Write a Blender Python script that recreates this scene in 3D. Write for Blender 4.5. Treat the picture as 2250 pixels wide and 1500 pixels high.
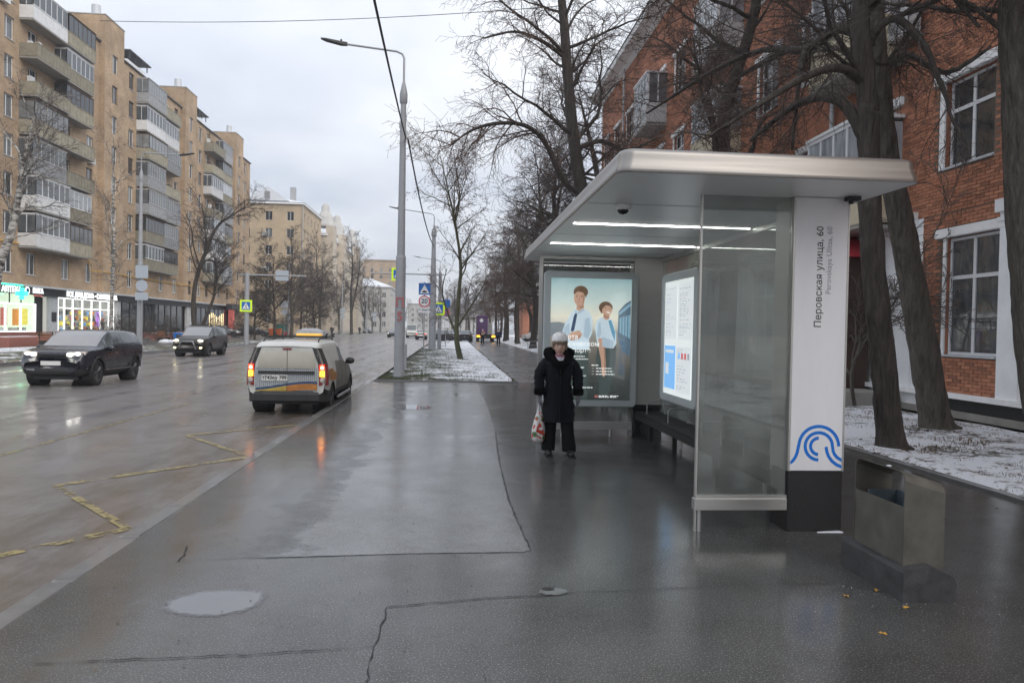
import bpy, bmesh, math, random
import numpy as np
from mathutils import Vector, Matrix, noise as mnoise
PI = math.pi; R_ = math.radians
for o in list(bpy.data.objects): bpy.data.objects.remove(o)
SC = bpy.context.scene; COL = SC.collection
# ------------------------------------------------------------------ camera
IW, IH, FP, CH = 2250.0, 1500.0, 1600.0, 1.72
def cam_axes(yaw, pitch, roll):
    w = Vector((math.sin(yaw)*math.cos(pitch), math.cos(yaw)*math.cos(pitch), math.sin(pitch)))
    r0 = Vector((math.cos(yaw), -math.sin(yaw), 0)); u0 = r0.cross(w)
    r = r0*math.cos(roll) + u0*math.sin(roll); u = u0*math.cos(roll) - r0*math.sin(roll)
    return r, u, w
CR, CU, CW = cam_axes(0.0826439, -0.0171611, R_(1.1))
CAMP = Vector((0, 0, CH))
cd = bpy.data.cameras.new('camera'); cam = bpy.data.objects.new('camera', cd); COL.objects.link(cam)
cd.sensor_width = 36; cd.lens = FP/IW*36; cd.clip_start = 0.05; cd.clip_end = 4000
cam.matrix_world = Matrix(((CR.x, CU.x, -CW.x, 0), (CR.y, CU.y, -CW.y, 0), (CR.z, CU.z, -CW.z, CH), (0, 0, 0, 1)))
SC.camera = cam
def ray(x, y): return CR*((x-IW/2)/FP) + CU*((IH/2-y)/FP) + CW
def gp(x, y, z=0.0):
    d = ray(x, y); return CAMP + d*((z-CH)/d.z)
def atY(x, y, Y):
    d = ray(x, y); return CAMP + d*(Y/d.y)
def atX(x, y, X):
    d = ray(x, y); return CAMP + d*(X/d.x)
# ------------------------------------------------------------------ world + sun
SUN_EL, SUN_AZ = R_(38), R_(140)         # azimuth clockwise from +Y: behind the camera, to the right
wd = bpy.data.worlds.new('World'); SC.world = wd; wd.use_nodes = True
nt = wd.node_tree; nt.nodes.clear()
N = nt.nodes.new; L = nt.links.new
out = N('ShaderNodeOutputWorld'); bg = N('ShaderNodeBackground'); bg.inputs['Strength'].default_value = 0.1
sky = N('ShaderNodeTexSky'); sky.sky_type = 'NISHITA'; sky.sun_disc = False
sky.sun_elevation = SUN_EL; sky.sun_rotation = SUN_AZ; sky.air_density = 1.0; sky.dust_density = 3.0
tc = N('ShaderNodeTexCoord'); sep = N('ShaderNodeSeparateXYZ'); L(tc.outputs['Generated'], sep.inputs[0])
def wmath(op, a, b=None):
    n = N('ShaderNodeMath'); n.operation = op
    for i, v in enumerate((a, b)):
        if v is None: continue
        if isinstance(v, (int, float)): n.inputs[i].default_value = v
        else: L(v, n.inputs[i])
    return n.outputs[0]
zc = wmath('MAXIMUM', sep.outputs['Z'], 0.0)
den = wmath('ADD', zc, 0.22)
comb = N('ShaderNodeCombineXYZ'); L(wmath('DIVIDE', sep.outputs['X'], den), comb.inputs[0]); L(wmath('DIVIDE', sep.outputs['Y'], den), comb.inputs[1])
nz = N('ShaderNodeTexNoise'); nz.inputs['Scale'].default_value = 0.9; nz.inputs['Detail'].default_value = 5; nz.inputs['Roughness'].default_value = 0.5
L(comb.outputs[0], nz.inputs['Vector'])
cr = N('ShaderNodeValToRGB'); L(nz.outputs['Fac'], cr.inputs[0])
cr.color_ramp.elements[0].position = 0.34; cr.color_ramp.elements[0].color = (4.35, 4.75, 5.6, 1)
cr.color_ramp.elements[1].position = 0.64; cr.color_ramp.elements[1].color = (7.35, 7.5, 7.8, 1)
grad = wmath('ADD', wmath('MULTIPLY', zc, 0.75), 0.93)       # overcast sky: brighter towards the zenith
mulc = N('ShaderNodeVectorMath'); mulc.operation = 'SCALE'; L(cr.outputs[0], mulc.inputs[0]); L(grad, mulc.inputs['Scale'])
mx = N('ShaderNodeMix'); mx.data_type = 'RGBA'; mx.inputs['Factor'].default_value = 0.9
L(sky.outputs[0], mx.inputs['A']); L(mulc.outputs[0], mx.inputs['B'])
L(mx.outputs['Result'], bg.inputs['Color']); L(bg.outputs[0], out.inputs[0])
sl = bpy.data.lights.new('sun', 'SUN'); sl.energy = 1.5; sl.angle = R_(45); sl.color = (1.0, 0.95, 0.88)
so = bpy.data.objects.new('sun', sl); COL.objects.link(so)
sdir = Vector((math.sin(SUN_AZ)*math.cos(SUN_EL), math.cos(SUN_AZ)*math.cos(SUN_EL), math.sin(SUN_EL)))
so.rotation_euler = sdir.to_track_quat('Z', 'Y').to_euler()
so.location = (20, -20, 40)
SC.view_settings.view_transform = 'Standard'; SC.view_settings.look = 'None'; SC.view_settings.gamma = 1; SC.view_settings.exposure = 0.50
SC.render.engine = 'CYCLES'
# ------------------------------------------------------------------ helpers
class MB:
    """collects geometry; build() links it as one mesh object"""
    def __init__(s): s.v = []; s.f = []; s.m = []; s.sm = []
    def add(s, vs, fs, m=0, smooth=False):
        b = len(s.v); s.v += [tuple(v) for v in vs]
        for f in fs: s.f.append(tuple(b+i for i in f)); s.m.append(m); s.sm.append(smooth)
    def box(s, x0, x1, y0, y1, z0, z1, m=0):
        s.add([(x0,y0,z0),(x1,y0,z0),(x1,y1,z0),(x0,y1,z0),(x0,y0,z1),(x1,y0,z1),(x1,y1,z1),(x0,y1,z1)],
              [(0,3,2,1),(4,5,6,7),(0,1,5,4),(1,2,6,5),(2,3,7,6),(3,0,4,7)], m)
    def bbox(s, x0, x1, y0, y1, z0, z1, b=0.01, m=0):
        """box with bevelled vertical and top edges"""
        rings = []
        for (z, i) in ((z0, 0), (z1-b, 0), (z1, b)):
            rings.append([(x0+i+b,y0+i,z),(x1-i-b,y0+i,z),(x1-i,y0+i+b,z),(x1-i,y1-i-b,z),(x1-i-b,y1-i,z),(x0+i+b,y1-i,z),(x0+i,y1-i-b,z),(x0+i,y0+i+b,z)])
        s.rings(rings, m, cap=True)
    def rings(s, rings, m=0, cap=True, smooth=False, closed=True):
        n = len(rings[0]); vs = [p for r in rings for p in r]; fs = []
        for i in range(len(rings)-1):
            for j in range(n if closed else n-1):
                k = (j+1) % n
                fs.append((i*n+j, i*n+k, (i+1)*n+k, (i+1)*n+j))
        s.add(vs, fs, m, smooth)
        if cap:
            s.add(rings[0], [tuple(range(n))[::-1]], m); s.add(rings[-1], [tuple(range(n))], m)
    def tube(s, pts, rad, n=8, m=0, cap=True, smooth=True):
        pts = [Vector(p) for p in pts]
        if isinstance(rad, (int, float)): rad = [rad]*len(pts)
        rings = []; up = None
        for i, p in enumerate(pts):
            t = (pts[min(i+1, len(pts)-1)] - pts[max(i-1, 0)]).normalized()
            if up is None:
                up = Vector((0, 0, 1)) if abs(t.z) < 0.9 else Vector((1, 0, 0))
            a = up - t*up.dot(t)
            if a.length < 1e-4: a = t.orthogonal()
            a.normalize(); b = t.cross(a); up = a
            rings.append([p + (a*math.cos(2*PI*k/n) + b*math.sin(2*PI*k/n))*rad[i] for k in range(n)])
        s.rings(rings, m, cap, smooth)
    def cyl(s, p0, p1, r0, r1=None, n=16, m=0, smooth=True):
        s.tube([p0, p1], [r0, r0 if r1 is None else r1], n, m, True, smooth)
    def lathe(s, prof, n=20, m=0, axis='z', c=(0,0,0), smooth=True, cap=True):
        rings = []
        for r, h in prof:
            ring = []
            for k in range(n):
                a = 2*PI*k/n; q = (r*math.cos(a), r*math.sin(a), h)
                if axis == 'x': q = (h, q[0], q[1])
                if axis == 'y': q = (q[1], h, q[0])
                ring.append((q[0]+c[0], q[1]+c[1], q[2]+c[2]))
            rings.append(ring)
        s.rings(rings, m, cap, smooth)
    def prism(s, poly, y0, y1, m=0):
        """poly in x,z extruded along y"""
        n = len(poly); vs = [(p[0], y0, p[1]) for p in poly] + [(p[0], y1, p[1]) for p in poly]
        fs = [tuple(range(n)), tuple(range(2*n-1, n-1, -1))]
        fs += [(i, i+n, (i+1) % n + n, (i+1) % n) for i in range(n)]
        s.add(vs, fs, m)
    def poly(s, pts, m=0): s.add(pts, [tuple(range(len(pts)))], m)
    def ball(s, c, rx, ry, rz, n=12, m=0, k=8):
        rings = []
        for i in range(k+1):
            a = -PI/2 + PI*i/k; cs = max(math.cos(a), 0.02)
            rings.append([(c[0]+rx*cs*math.cos(2*PI*j/n), c[1]+ry*cs*math.sin(2*PI*j/n), c[2]+rz*math.sin(a)) for j in range(n)])
        s.rings(rings, m, True, True)
    def mesh(s, name, mats):
        me = bpy.data.meshes.new(name); me.from_pydata(s.v, [], s.f)
        for m in (mats if isinstance(mats, (list, tuple)) else [mats]): me.materials.append(m)
        if s.f:
            me.polygons.foreach_set('material_index', s.m); me.polygons.foreach_set('use_smooth', s.sm)
        me.update(); return me
    def build(s, name, mats, parent=None, loc=(0,0,0), rot=(0,0,0)):
        return place(s.mesh(name, mats), name, parent, loc, rot)
def place(me, name, parent=None, loc=(0,0,0), rot=(0,0,0)):
    o = bpy.data.objects.new(name, me); COL.objects.link(o); o.location = loc; o.rotation_euler = rot
    if parent is not None: o.parent = parent
    return o
def tag(o, label=None, cat=None, group=None, kind=None):
    if label: o['label'] = label
    if cat: o['category'] = cat
    if group: o['group'] = group
    if kind: o['kind'] = kind
    return o
def thing(name, label, cat, loc=(0,0,0), rz=0.0, group=None):
    o = bpy.data.objects.new(name, None); COL.objects.link(o); o.empty_display_size = 0.2
    o.location = loc; o.rotation_euler = (0, 0, rz); return tag(o, label, cat, group)
def copy_tree(o, parent=None):
    c = o.copy(); COL.objects.link(c); c.parent = parent
    for ch in list(o.children): copy_tree(ch, c)
    return c
def structure(o): o['kind'] = 'structure'; return o
# ------------------------------------------------------------------ materials
MATS = {}
def nodes(m): return m.node_tree.nodes, m.node_tree.links
def pm(name, col, rough=0.6, metal=0.0, var=0.12, scale=6.0, bump=0.0, bscale=None, bdist=.02, spec=0.5, emit=None, estr=0.0, rvar=0.0, coat=0.0, stretch=(1,1,1), rand=0.0):
    """principled material whose colour, roughness and relief vary with noise"""
    m = bpy.data.materials.new(name); m.use_nodes = True; ns, ln = nodes(m); b = ns['Principled BSDF']
    b.inputs['Roughness'].default_value = rough; b.inputs['Metallic'].default_value = metal
    b.inputs['Specular IOR Level'].default_value = spec; b.inputs['Coat Weight'].default_value = coat; b.inputs['Coat Roughness'].default_value = 0.06
    t = ns.new('ShaderNodeTexCoord'); mp = ns.new('ShaderNodeMapping'); mp.inputs['Scale'].default_value = stretch
    ln.new(t.outputs['Object'], mp.inputs[0])
    n = ns.new('ShaderNodeTexNoise'); n.inputs['Scale'].default_value = scale; n.inputs['Detail'].default_value = 6; n.inputs['Roughness'].default_value = 0.65
    ln.new(mp.outputs[0], n.inputs['Vector'])
    c = ns.new('ShaderNodeValToRGB'); ln.new(n.outputs['Fac'], c.inputs[0])
    c.color_ramp.elements[0].position = 0.28; c.color_ramp.elements[1].position = 0.72
    c.color_ramp.elements[0].color = tuple(max(0, x*(1-var)) for x in col) + (1,)
    c.color_ramp.elements[1].color = tuple(min(1, x*(1+var)) for x in col) + (1,)
    src = c.outputs[0]
    if rand:
        oi = ns.new('ShaderNodeObjectInfo'); mr = ns.new('ShaderNodeMapRange'); ln.new(oi.outputs['Random'], mr.inputs[0])
        mr.inputs['To Min'].default_value = 1-rand; mr.inputs['To Max'].default_value = 1+rand
        sc_ = ns.new('ShaderNodeVectorMath'); sc_.operation = 'SCALE'; ln.new(src, sc_.inputs[0]); ln.new(mr.outputs[0], sc_.inputs['Scale']); src = sc_.outputs[0]
    ln.new(src, b.inputs['Base Color'])
    if rvar:
        mr = ns.new('ShaderNodeMapRange'); ln.new(n.outputs['Fac'], mr.inputs[0]); mr.inputs['From Min'].default_value = 0.3; mr.inputs['From Max'].default_value = 0.7
        mr.inputs['To Min'].default_value = max(0.02, rough-rvar); mr.inputs['To Max'].default_value = min(1, rough+rvar); ln.new(mr.outputs[0], b.inputs['Roughness'])
    if bump:
        n2 = ns.new('ShaderNodeTexNoise'); n2.inputs['Scale'].default_value = bscale or scale*4; n2.inputs['Detail'].default_value = 4; ln.new(mp.outputs[0], n2.inputs['Vector'])
        bp = ns.new('ShaderNodeBump'); bp.inputs['Strength'].default_value = bump; bp.inputs['Distance'].default_value = bdist
        ln.new(n2.outputs['Fac'], bp.inputs['Height']); ln.new(bp.outputs[0], b.inputs['Normal'])
    if emit:
        b.inputs['Emission Color'].default_value = tuple(emit) + (1,); b.inputs['Emission Strength'].default_value = estr
    MATS[name] = m; return m
def glow(name, col, strength):
    return pm(name, tuple(min(.8, c*.8) for c in col), 0.5, var=0.02, emit=col, estr=strength)
def thin_glass(name, tint=(0.86,0.9,0.88), rough=0.02, refl=1.0, dirt_sheen=0.05):
    m = bpy.data.materials.new(name); m.use_nodes = True; ns, ln = nodes(m)
    ns.remove(ns['Principled BSDF']); o = ns['Material Output']
    tr = ns.new('ShaderNodeBsdfTransparent'); tr.inputs[0].default_value = tint + (1,)
    gl = ns.new('ShaderNodeBsdfGlossy'); gl.inputs['Roughness'].default_value = rough; gl.inputs['Color'].default_value = (refl, refl, refl, 1)
    fr = ns.new('ShaderNodeFresnel'); ge = ns.new('ShaderNodeNewGeometry'); io = ns.new('ShaderNodeMapRange'); ln.new(ge.outputs['Backfacing'], io.inputs[0]); io.inputs['To Min'].default_value = 1.55; io.inputs['To Max'].default_value = 1/1.55; ln.new(io.outputs[0], fr.inputs['IOR'])
    m1 = ns.new('ShaderNodeMixShader'); ln.new(fr.outputs[0], m1.inputs[0]); ln.new(tr.outputs[0], m1.inputs[1]); ln.new(gl.outputs[0], m1.inputs[2])
    df = ns.new('ShaderNodeBsdfDiffuse'); df.inputs[0].default_value = (0.5,0.52,0.5,1)
    n = ns.new('ShaderNodeTexNoise'); n.inputs['Scale'].default_value = 3; n.inputs['Detail'].default_value = 5
    t = ns.new('ShaderNodeTexCoord'); ln.new(t.outputs['Object'], n.inputs['Vector'])
    mr = ns.new('ShaderNodeMapRange'); ln.new(n.outputs['Fac'], mr.inputs[0]); mr.inputs['From Min'].default_value = .35; mr.inputs['From Max'].default_value = .75
    mr.inputs['To Min'].default_value = dirt_sheen*.5; mr.inputs['To Max'].default_value = dirt_sheen*1.8
    m2 = ns.new('ShaderNodeMixShader'); ln.new(mr.outputs[0], m2.inputs[0]); ln.new(m1.outputs[0], m2.inputs[1]); ln.new(df.outputs[0], m2.inputs[2])
    ln.new(m2.outputs[0], o.inputs[0]); MATS[name] = m; return m
def text_mesh(txt, size, mat, name='lettering', parent=None, loc=(0,0,0), rot=(PI/2,0,0), align='CENTER', extrude=0.002, bold=0.0, sx=1.0, track=1.0):
    cu = bpy.data.curves.new(name, 'FONT'); cu.body = txt; cu.size = size; cu.align_x = align; cu.align_y = 'CENTER'; cu.extrude = extrude; cu.offset = bold; cu.resolution_u = 3
    cu.space_character = track
    t = bpy.data.objects.new(name, cu); COL.objects.link(t); bpy.context.view_layer.update()
    me = bpy.data.meshes.new_from_object(t.evaluated_get(bpy.context.evaluated_depsgraph_get()))
    bpy.data.objects.remove(t); bpy.data.curves.remove(cu)
    if sx != 1.0:
        for v in me.vertices: v.co.x *= sx
    me.materials.clear(); me.materials.append(mat); me.name = name
    return place(me, name, parent, loc, rot)
# general palette
pm('steel', (0.46,0.455,0.44), 0.38, 0.75, 0.05, 3, stretch=(1,1,12), rvar=.06)
pm('alu_paint', (0.44,0.48,0.485), 0.4, 0.0, 0.04, 4)
pm('galv', (0.33,0.34,0.35), 0.5, 0.4, 0.1, 5, rvar=.08)
pm('pole_grey', (0.30,0.31,0.33), 0.55, 0.1, 0.1, 4)
pm('white_paint', (0.74,0.74,0.75), 0.35, 0, 0.07, 2.5, stretch=(1,1,.18), rvar=.08)
pm('soffit', (0.86,0.86,0.85), 0.42, 0.35, 0.03, 2)
pm('black_granite', (0.012,0.012,0.013), 0.22, 0, 0.3, 20)
pm('black_plastic', (0.02,0.02,0.021), 0.5, 0, 0.2, 8)
pm('rubber', (0.018,0.018,0.018), 0.75, 0, 0.2, 12)
pm('chrome', (0.6,0.6,0.6), 0.18, 1.0, 0.02)
pm('ink_black', (0.01,0.01,0.012), 0.5, var=0.02)
pm('ink_grey', (0.32,0.33,0.35), 0.5, var=0.02)
pm('blue_logo', (0.0,0.16,0.62), 0.4, var=0.02)
pm('snow', (0.62,0.64,0.68), 0.65, 0, 0.06, 4, bump=.3, bscale=20)
pm('sign_blue', (0.01,0.13,0.45), 0.4, var=.04); pm('sign_white', (0.78,0.78,0.8), 0.4, var=.03)
pm('sign_lime', (0.62,0.85,0.02), 0.4, var=.03, emit=(0.6,0.85,0.02), estr=0.12); pm('sign_red', (0.62,0.04,0.05), 0.4, var=.04); pm('sign_back', (0.36,0.40,0.45), 0.5, var=.05)
thin_glass('shelter_glass', (0.66,0.69,0.67), 0.015, 1.0, 0.13)  # heavier film: dirt plus the grey of reflections put into the glass colour
# ================================================================== GROUND
def wet_asphalt(name, c0, c1, r_lo, r_hi, mud=None, lane=None, bump=0.25, grain=220, seed=0.0, film=0.35):
    m = bpy.data.materials.new(name); m.use_nodes = True; ns, ln = nodes(m); b = ns['Principled BSDF']
    t = ns.new('ShaderNodeTexCoord')
    off = ns.new('ShaderNodeMapping'); off.inputs['Location'].default_value = (seed, seed*.7, 0); ln.new(t.outputs['Object'], off.inputs[0])
    def noi(scale, det=5, ro=.6, st=None):
        v = off.outputs[0]
        if st:
            mp = ns.new('ShaderNodeMapping'); mp.inputs['Scale'].default_value = st; ln.new(v, mp.inputs[0]); v = mp.outputs[0]
        n = ns.new('ShaderNodeTexNoise'); n.inputs['Scale'].default_value = scale; n.inputs['Detail'].default_value = det; n.inputs['Roughness'].default_value = ro; ln.new(v, n.inputs['Vector']); return n.outputs['Fac']
    def mrng(s, a, bb, c, d):
        r = ns.new('ShaderNodeMapRange'); ln.new(s, r.inputs[0])
        for i, v in zip(('From Min','From Max','To Min','To Max'), (a, bb, c, d)): r.inputs[i].default_value = v
        return r.outputs[0]
    def mth(op, a, c=None):
        n = ns.new('ShaderNodeMath'); n.operation = op
        for i, v in enumerate((a, c)):
            if v is None: continue
            if isinstance(v, (int, float)): n.inputs[i].default_value = v
            else: ln.new(v, n.inputs[i])
        return n.outputs[0]
    big = noi(0.55, 6, .62); mid = noi(3.2, 6, .7); fine = noi(grain, 2, .6); speck = noi(90, 3, .7)
    mx = ns.new('ShaderNodeMix'); mx.data_type = 'RGBA'; mx.inputs['A'].default_value = c0+(1,); mx.inputs['B'].default_value = c1+(1,)
    ln.new(mth('ADD', mth('MULTIPLY', mid, .55), mth('MULTIPLY', speck, .45)), mx.inputs['Factor']); col = mx.outputs['Result']
    stn = ns.new('ShaderNodeMix'); stn.data_type = 'RGBA'; stn.blend_type = 'MULTIPLY'; ln.new(mrng(noi(1.3, 8, .75), .46, .64, 0, .85), stn.inputs['Factor']); ln.new(col, stn.inputs['A']); stn.inputs['B'].default_value = (.62,.57,.52,1); col = stn.outputs['Result']
    # aggregate: pale chips
    chips = mrng(fine, .57, .66, 0, .75)
    mc = ns.new('ShaderNodeMix'); mc.data_type = 'RGBA'; ln.new(chips, mc.inputs['Factor']); ln.new(col, mc.inputs['A']); mc.inputs['B'].default_value = (.26,.255,.25,1); col = mc.outputs['Result']
    sp = ns.new('ShaderNodeSeparateXYZ'); ln.new(t.outputs['Object'], sp.inputs[0])
    wet = mrng(mth('ADD', mth('MULTIPLY', big, .7), mth('MULTIPLY', mid, .3)), film, film+.28, 0, 1)
    if mud:      # muddy film lying along the gutter: (x centre, half width, colour, strength)
        for (xc, hw, mcol, st) in mud:
            d = mth('ABSOLUTE', mth('SUBTRACT', mth('ADD', sp.outputs['X'], mth('MULTIPLY', noi(.9, 4, .6, (1,.35,1)), 1.2)), xc+.6))
            k = mth('MULTIPLY', mrng(d, 0, hw, 1, 0), mrng(noi(2.2, 6, .7, (1,.25,1)), .38, .62, 0, st))
            mm = ns.new('ShaderNodeMix'); mm.data_type = 'RGBA'; ln.new(k, mm.inputs['Factor']); ln.new(col, mm.inputs['A']); mm.inputs['B'].default_value = mcol+(1,); col = mm.outputs['Result']
            wet = mth('MAXIMUM', wet, mth('MULTIPLY', k, .9))
    if lane:     # worn wheel tracks, along y
        tr = mrng(mth('SINE', mth('MULTIPLY', mth('ADD', sp.outputs['X'], mth('MULTIPLY', noi(.25, 3), .5)), 2*PI/1.75)), .0, .9, 0, 1)
        wet = mth('MAXIMUM', mth('MULTIPLY', wet, .8), mth('MULTIPLY', mth('MULTIPLY', tr, mrng(noi(1.1, 4, .6, (1,.12,1)), .35, .6, 0, 1)), lane))
    ln.new(col, b.inputs['Base Color'])
    b.inputs['Roughness'].default_value = .55; b.inputs['IOR'].default_value = 1.45; b.inputs['Specular IOR Level'].default_value = 0.35
    # film of water over the stones
    b.inputs['Coat IOR'].default_value = 1.42; ln.new(mrng(wet, 0, 1, .72, 1.0), b.inputs['Coat Weight']); ln.new(mrng(wet, 0, 1, r_hi, r_lo), b.inputs['Coat Roughness'])
    bp = ns.new('ShaderNodeBump'); bp.inputs['Distance'].default_value = 0.006
    bp.inputs['Strength'].default_value = min(1, bump*1.6); ln.new(mth('ADD', fine, mth('MULTIPLY', speck, .6)), bp.inputs['Height'])
    bp2 = ns.new('ShaderNodeBump'); bp2.inputs['Distance'].default_value = 0.03; bp2.inputs['Strength'].default_value = 0.10
    ln.new(noi(2.0, 3, .5), bp2.inputs['Height']); ln.new(bp.outputs[0], b.inputs['Normal'])
    bp3 = ns.new('ShaderNodeBump'); bp3.inputs['Distance'].default_value = .002; ln.new(mrng(wet, 0, 1, .30, .06), bp3.inputs['Strength']); ln.new(speck, bp3.inputs['Height']); ln.new(bp2.outputs[0], bp3.inputs['Normal']); ln.new(bp3.outputs[0], b.inputs['Coat Normal'])
    MATS[name] = m; return m
def snow_grass(name, snow_amt, grass=(0.055,0.07,0.025), earth=(0.06,0.042,0.025), scale=3.0, seed=0, xr=None):
    m = bpy.data.materials.new(name); m.use_nodes = True; ns, ln = nodes(m); b = ns['Principled BSDF']
    t = ns.new('ShaderNodeTexCoord'); mp = ns.new('ShaderNodeMapping'); mp.inputs['Location'].default_value = (seed, seed, 0); ln.new(t.outputs['Object'], mp.inputs[0])
    def noi(s, d=6, r=.7):
        n = ns.new('ShaderNodeTexNoise'); n.inputs['Scale'].default_value = s; n.inputs['Detail'].default_value = d; n.inputs['Roughness'].default_value = r; ln.new(mp.outputs[0], n.inputs['Vector']); return n
    a = noi(scale*.35); c = noi(scale*4, 8, .8); g = noi(scale*1.4)
    mixg = ns.new('ShaderNodeMix'); mixg.data_type = 'RGBA'; mixg.inputs['A'].default_value = earth+(1,); mixg.inputs['B'].default_value = grass+(1,)
    r0 = ns.new('ShaderNodeMapRange'); ln.new(g.outputs['Fac'], r0.inputs[0]); r0.inputs['From Min'].default_value = .4; r0.inputs['From Max'].default_value = .6; ln.new(r0.outputs[0], mixg.inputs['Factor'])
    ad = ns.new('ShaderNodeMath'); ad.operation = 'ADD'; ln.new(a.outputs['Fac'], ad.inputs[0]); ln.new(c.outputs['Fac'], ad.inputs[1])
    val = ad.outputs[0]
    if xr:       # thinner snow towards the road side
        sp = ns.new('ShaderNodeSeparateXYZ'); ln.new(t.outputs['Object'], sp.inputs[0])
        rx = ns.new('ShaderNodeMapRange'); ln.new(sp.outputs['X'], rx.inputs[0]); rx.inputs['From Min'].default_value = xr[0]; rx.inputs['From Max'].default_value = xr[1]; rx.inputs['To Min'].default_value = -.12; rx.inputs['To Max'].default_value = .12
        a2 = ns.new('ShaderNodeMath'); a2.operation = 'ADD'; ln.new(val, a2.inputs[0]); ln.new(rx.outputs[0], a2.inputs[1]); val = a2.outputs[0]
    r1 = ns.new('ShaderNodeMapRange'); ln.new(val, r1.inputs[0]); r1.inputs['From Min'].default_value = 1.07-snow_amt*.3; r1.inputs['From Max'].default_value = 1.19-snow_amt*.3
    mx = ns.new('ShaderNodeMix'); mx.data_type = 'RGBA'; ln.new(r1.outputs[0], mx.inputs['Factor']); ln.new(mixg.outputs['Result'], mx.inputs['A']); mx.inputs['B'].default_value = (.72,.74,.78,1)
    ln.new(mx.outputs['Result'], b.inputs['Base Color']); b.inputs['Roughness'].default_value = .8
    bp = ns.new('ShaderNodeBump'); bp.inputs['Strength'].default_value = .7; bp.inputs['Distance'].default_value = .04; ln.new(val, bp.inputs['Height']); ln.new(bp.outputs[0], b.inputs['Normal'])
    MATS[name] = m; return m
MUD = (0.075,0.052,0.028)
wet_asphalt('pavement_asphalt', (.028,.029,.029), (.068,.069,.068), .02, .13, mud=[(-2.0,.9,(.06,.045,.028),.8)], bump=.45, grain=100, film=.42)
wet_asphalt('patch_asphalt', (.080,.084,.086), (.150,.156,.158), .05, .20, bump=.45, grain=90, seed=23, film=.44)
wet_asphalt('road_asphalt', (.110,.099,.096), (.205,.186,.180),   .06, .26, mud=[(-3.1,1.0,MUD,.95),(-3.9,.8,(.06,.048,.03),.7),(-6.2,.7,(.05,.042,.034),.6)], lane=.75, bump=.35, grain=160, seed=11, film=.46)
wet_asphalt('path_asphalt', (.065,.065,.066), (.105,.102,.10), .16, .42, bump=.2, seed=5)
wet_asphalt('far_asphalt', (.06,.058,.055), (.09,.088,.085), .25, .5, bump=.1, seed=3)
snow_grass('verge_snow', .66, scale=2.2, xr=(-2.4,2.2)); snow_grass('lawn_snow', .66, grass=(.06,.06,.03), earth=(.07,.05,.03), scale=2.6, seed=9); snow_grass('left_verge', .12, scale=1.6, seed=4)
pm('kerb_stone', (0.12,0.118,0.115), 0.45, 0, 0.35, 5, coat=.8, bump=.15, bscale=60, rvar=.1)
pm('water', (0.12,0.122,0.128), 0.02, 0, 0.05, spec=.85)
def soft_edge(m):
    """shallow water thins out towards its rim"""
    ns, ln = nodes(m); a = ns.new('ShaderNodeAttribute'); a.attribute_name = 'edge'; t = ns.new('ShaderNodeTexCoord')
    n = ns.new('ShaderNodeTexNoise'); n.inputs['Scale'].default_value = 22; n.inputs['Detail'].default_value = 6; ln.new(t.outputs['Object'], n.inputs['Vector'])
    k = ns.new('ShaderNodeMath'); k.operation = 'MULTIPLY_ADD'; ln.new(n.outputs['Fac'], k.inputs[0]); k.inputs[1].default_value = .30; ln.new(a.outputs['Fac'], k.inputs[2])
    r = ns.new('ShaderNodeMapRange'); ln.new(k.outputs[0], r.inputs[0]); r.inputs['From Min'].default_value = .17; r.inputs['From Max'].default_value = .36
    tr = ns.new('ShaderNodeBsdfTransparent'); mx = ns.new('ShaderNodeMixShader'); ln.new(r.outputs[0], mx.inputs[0]); ln.new(tr.outputs[0], mx.inputs[1]); ln.new(ns['Principled BSDF'].outputs[0], mx.inputs[2]); ln.new(mx.outputs[0], ns['Material Output'].inputs[0])
soft_edge(MATS['water'])
pm('crack', (0.012,0.012,0.012), 0.6, 0, .2)
def worn_paint(name, col, keep):
    m = pm(name, col, .35, 0, .3, 9, bump=.2, bscale=120, rvar=.12); ns, ln = nodes(m)
    n = ns.new('ShaderNodeTexNoise'); n.inputs['Scale'].default_value = 5; n.inputs['Detail'].default_value = 9; n.inputs['Roughness'].default_value = .8; t = ns.new('ShaderNodeTexCoord'); ln.new(t.outputs['Object'], n.inputs['Vector'])
    r = ns.new('ShaderNodeMapRange'); ln.new(n.outputs['Fac'], r.inputs[0]); r.inputs['From Min'].default_value = .62-keep*.3; r.inputs['From Max'].default_value = .70-keep*.3
    tr = ns.new('ShaderNodeBsdfTransparent'); mx = ns.new('ShaderNodeMixShader'); ln.new(r.outputs[0], mx.inputs[0]); ln.new(tr.outputs[0], mx.inputs[1]); ln.new(ns['Principled BSDF'].outputs[0], mx.inputs[2]); ln.new(mx.outputs[0], ns['Material Output'].inputs[0])
worn_paint('yellow_line', (.27,.215,.085), .58); worn_paint('white_line', (.24,.235,.22), .35)
RZ = -0.12; KX0, KX1 = -2.62, -2.46; LKX = -17.5
def sheet(name, x0, x1, y0, y1, z, mat, nx=1, ny=1):
    b = MB(); vs = []; fs = []
    for j in range(ny+1):
        for i in range(nx+1): vs.append((x0+(x1-x0)*i/nx, y0+(y1-y0)*j/ny, z))
    for j in range(ny):
        for i in range(nx): k = j*(nx+1)+i; fs.append((k, k+1, k+nx+2, k+nx+1))
    b.add(vs, fs); return structure(b.build(name, mat))
sheet('ground', -1500, 1500, -600, 2500, -.30, MATS['far_asphalt'])
sheet('road', LKX, KX0+.02, -60, 700, RZ, MATS['road_asphalt'])
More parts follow.
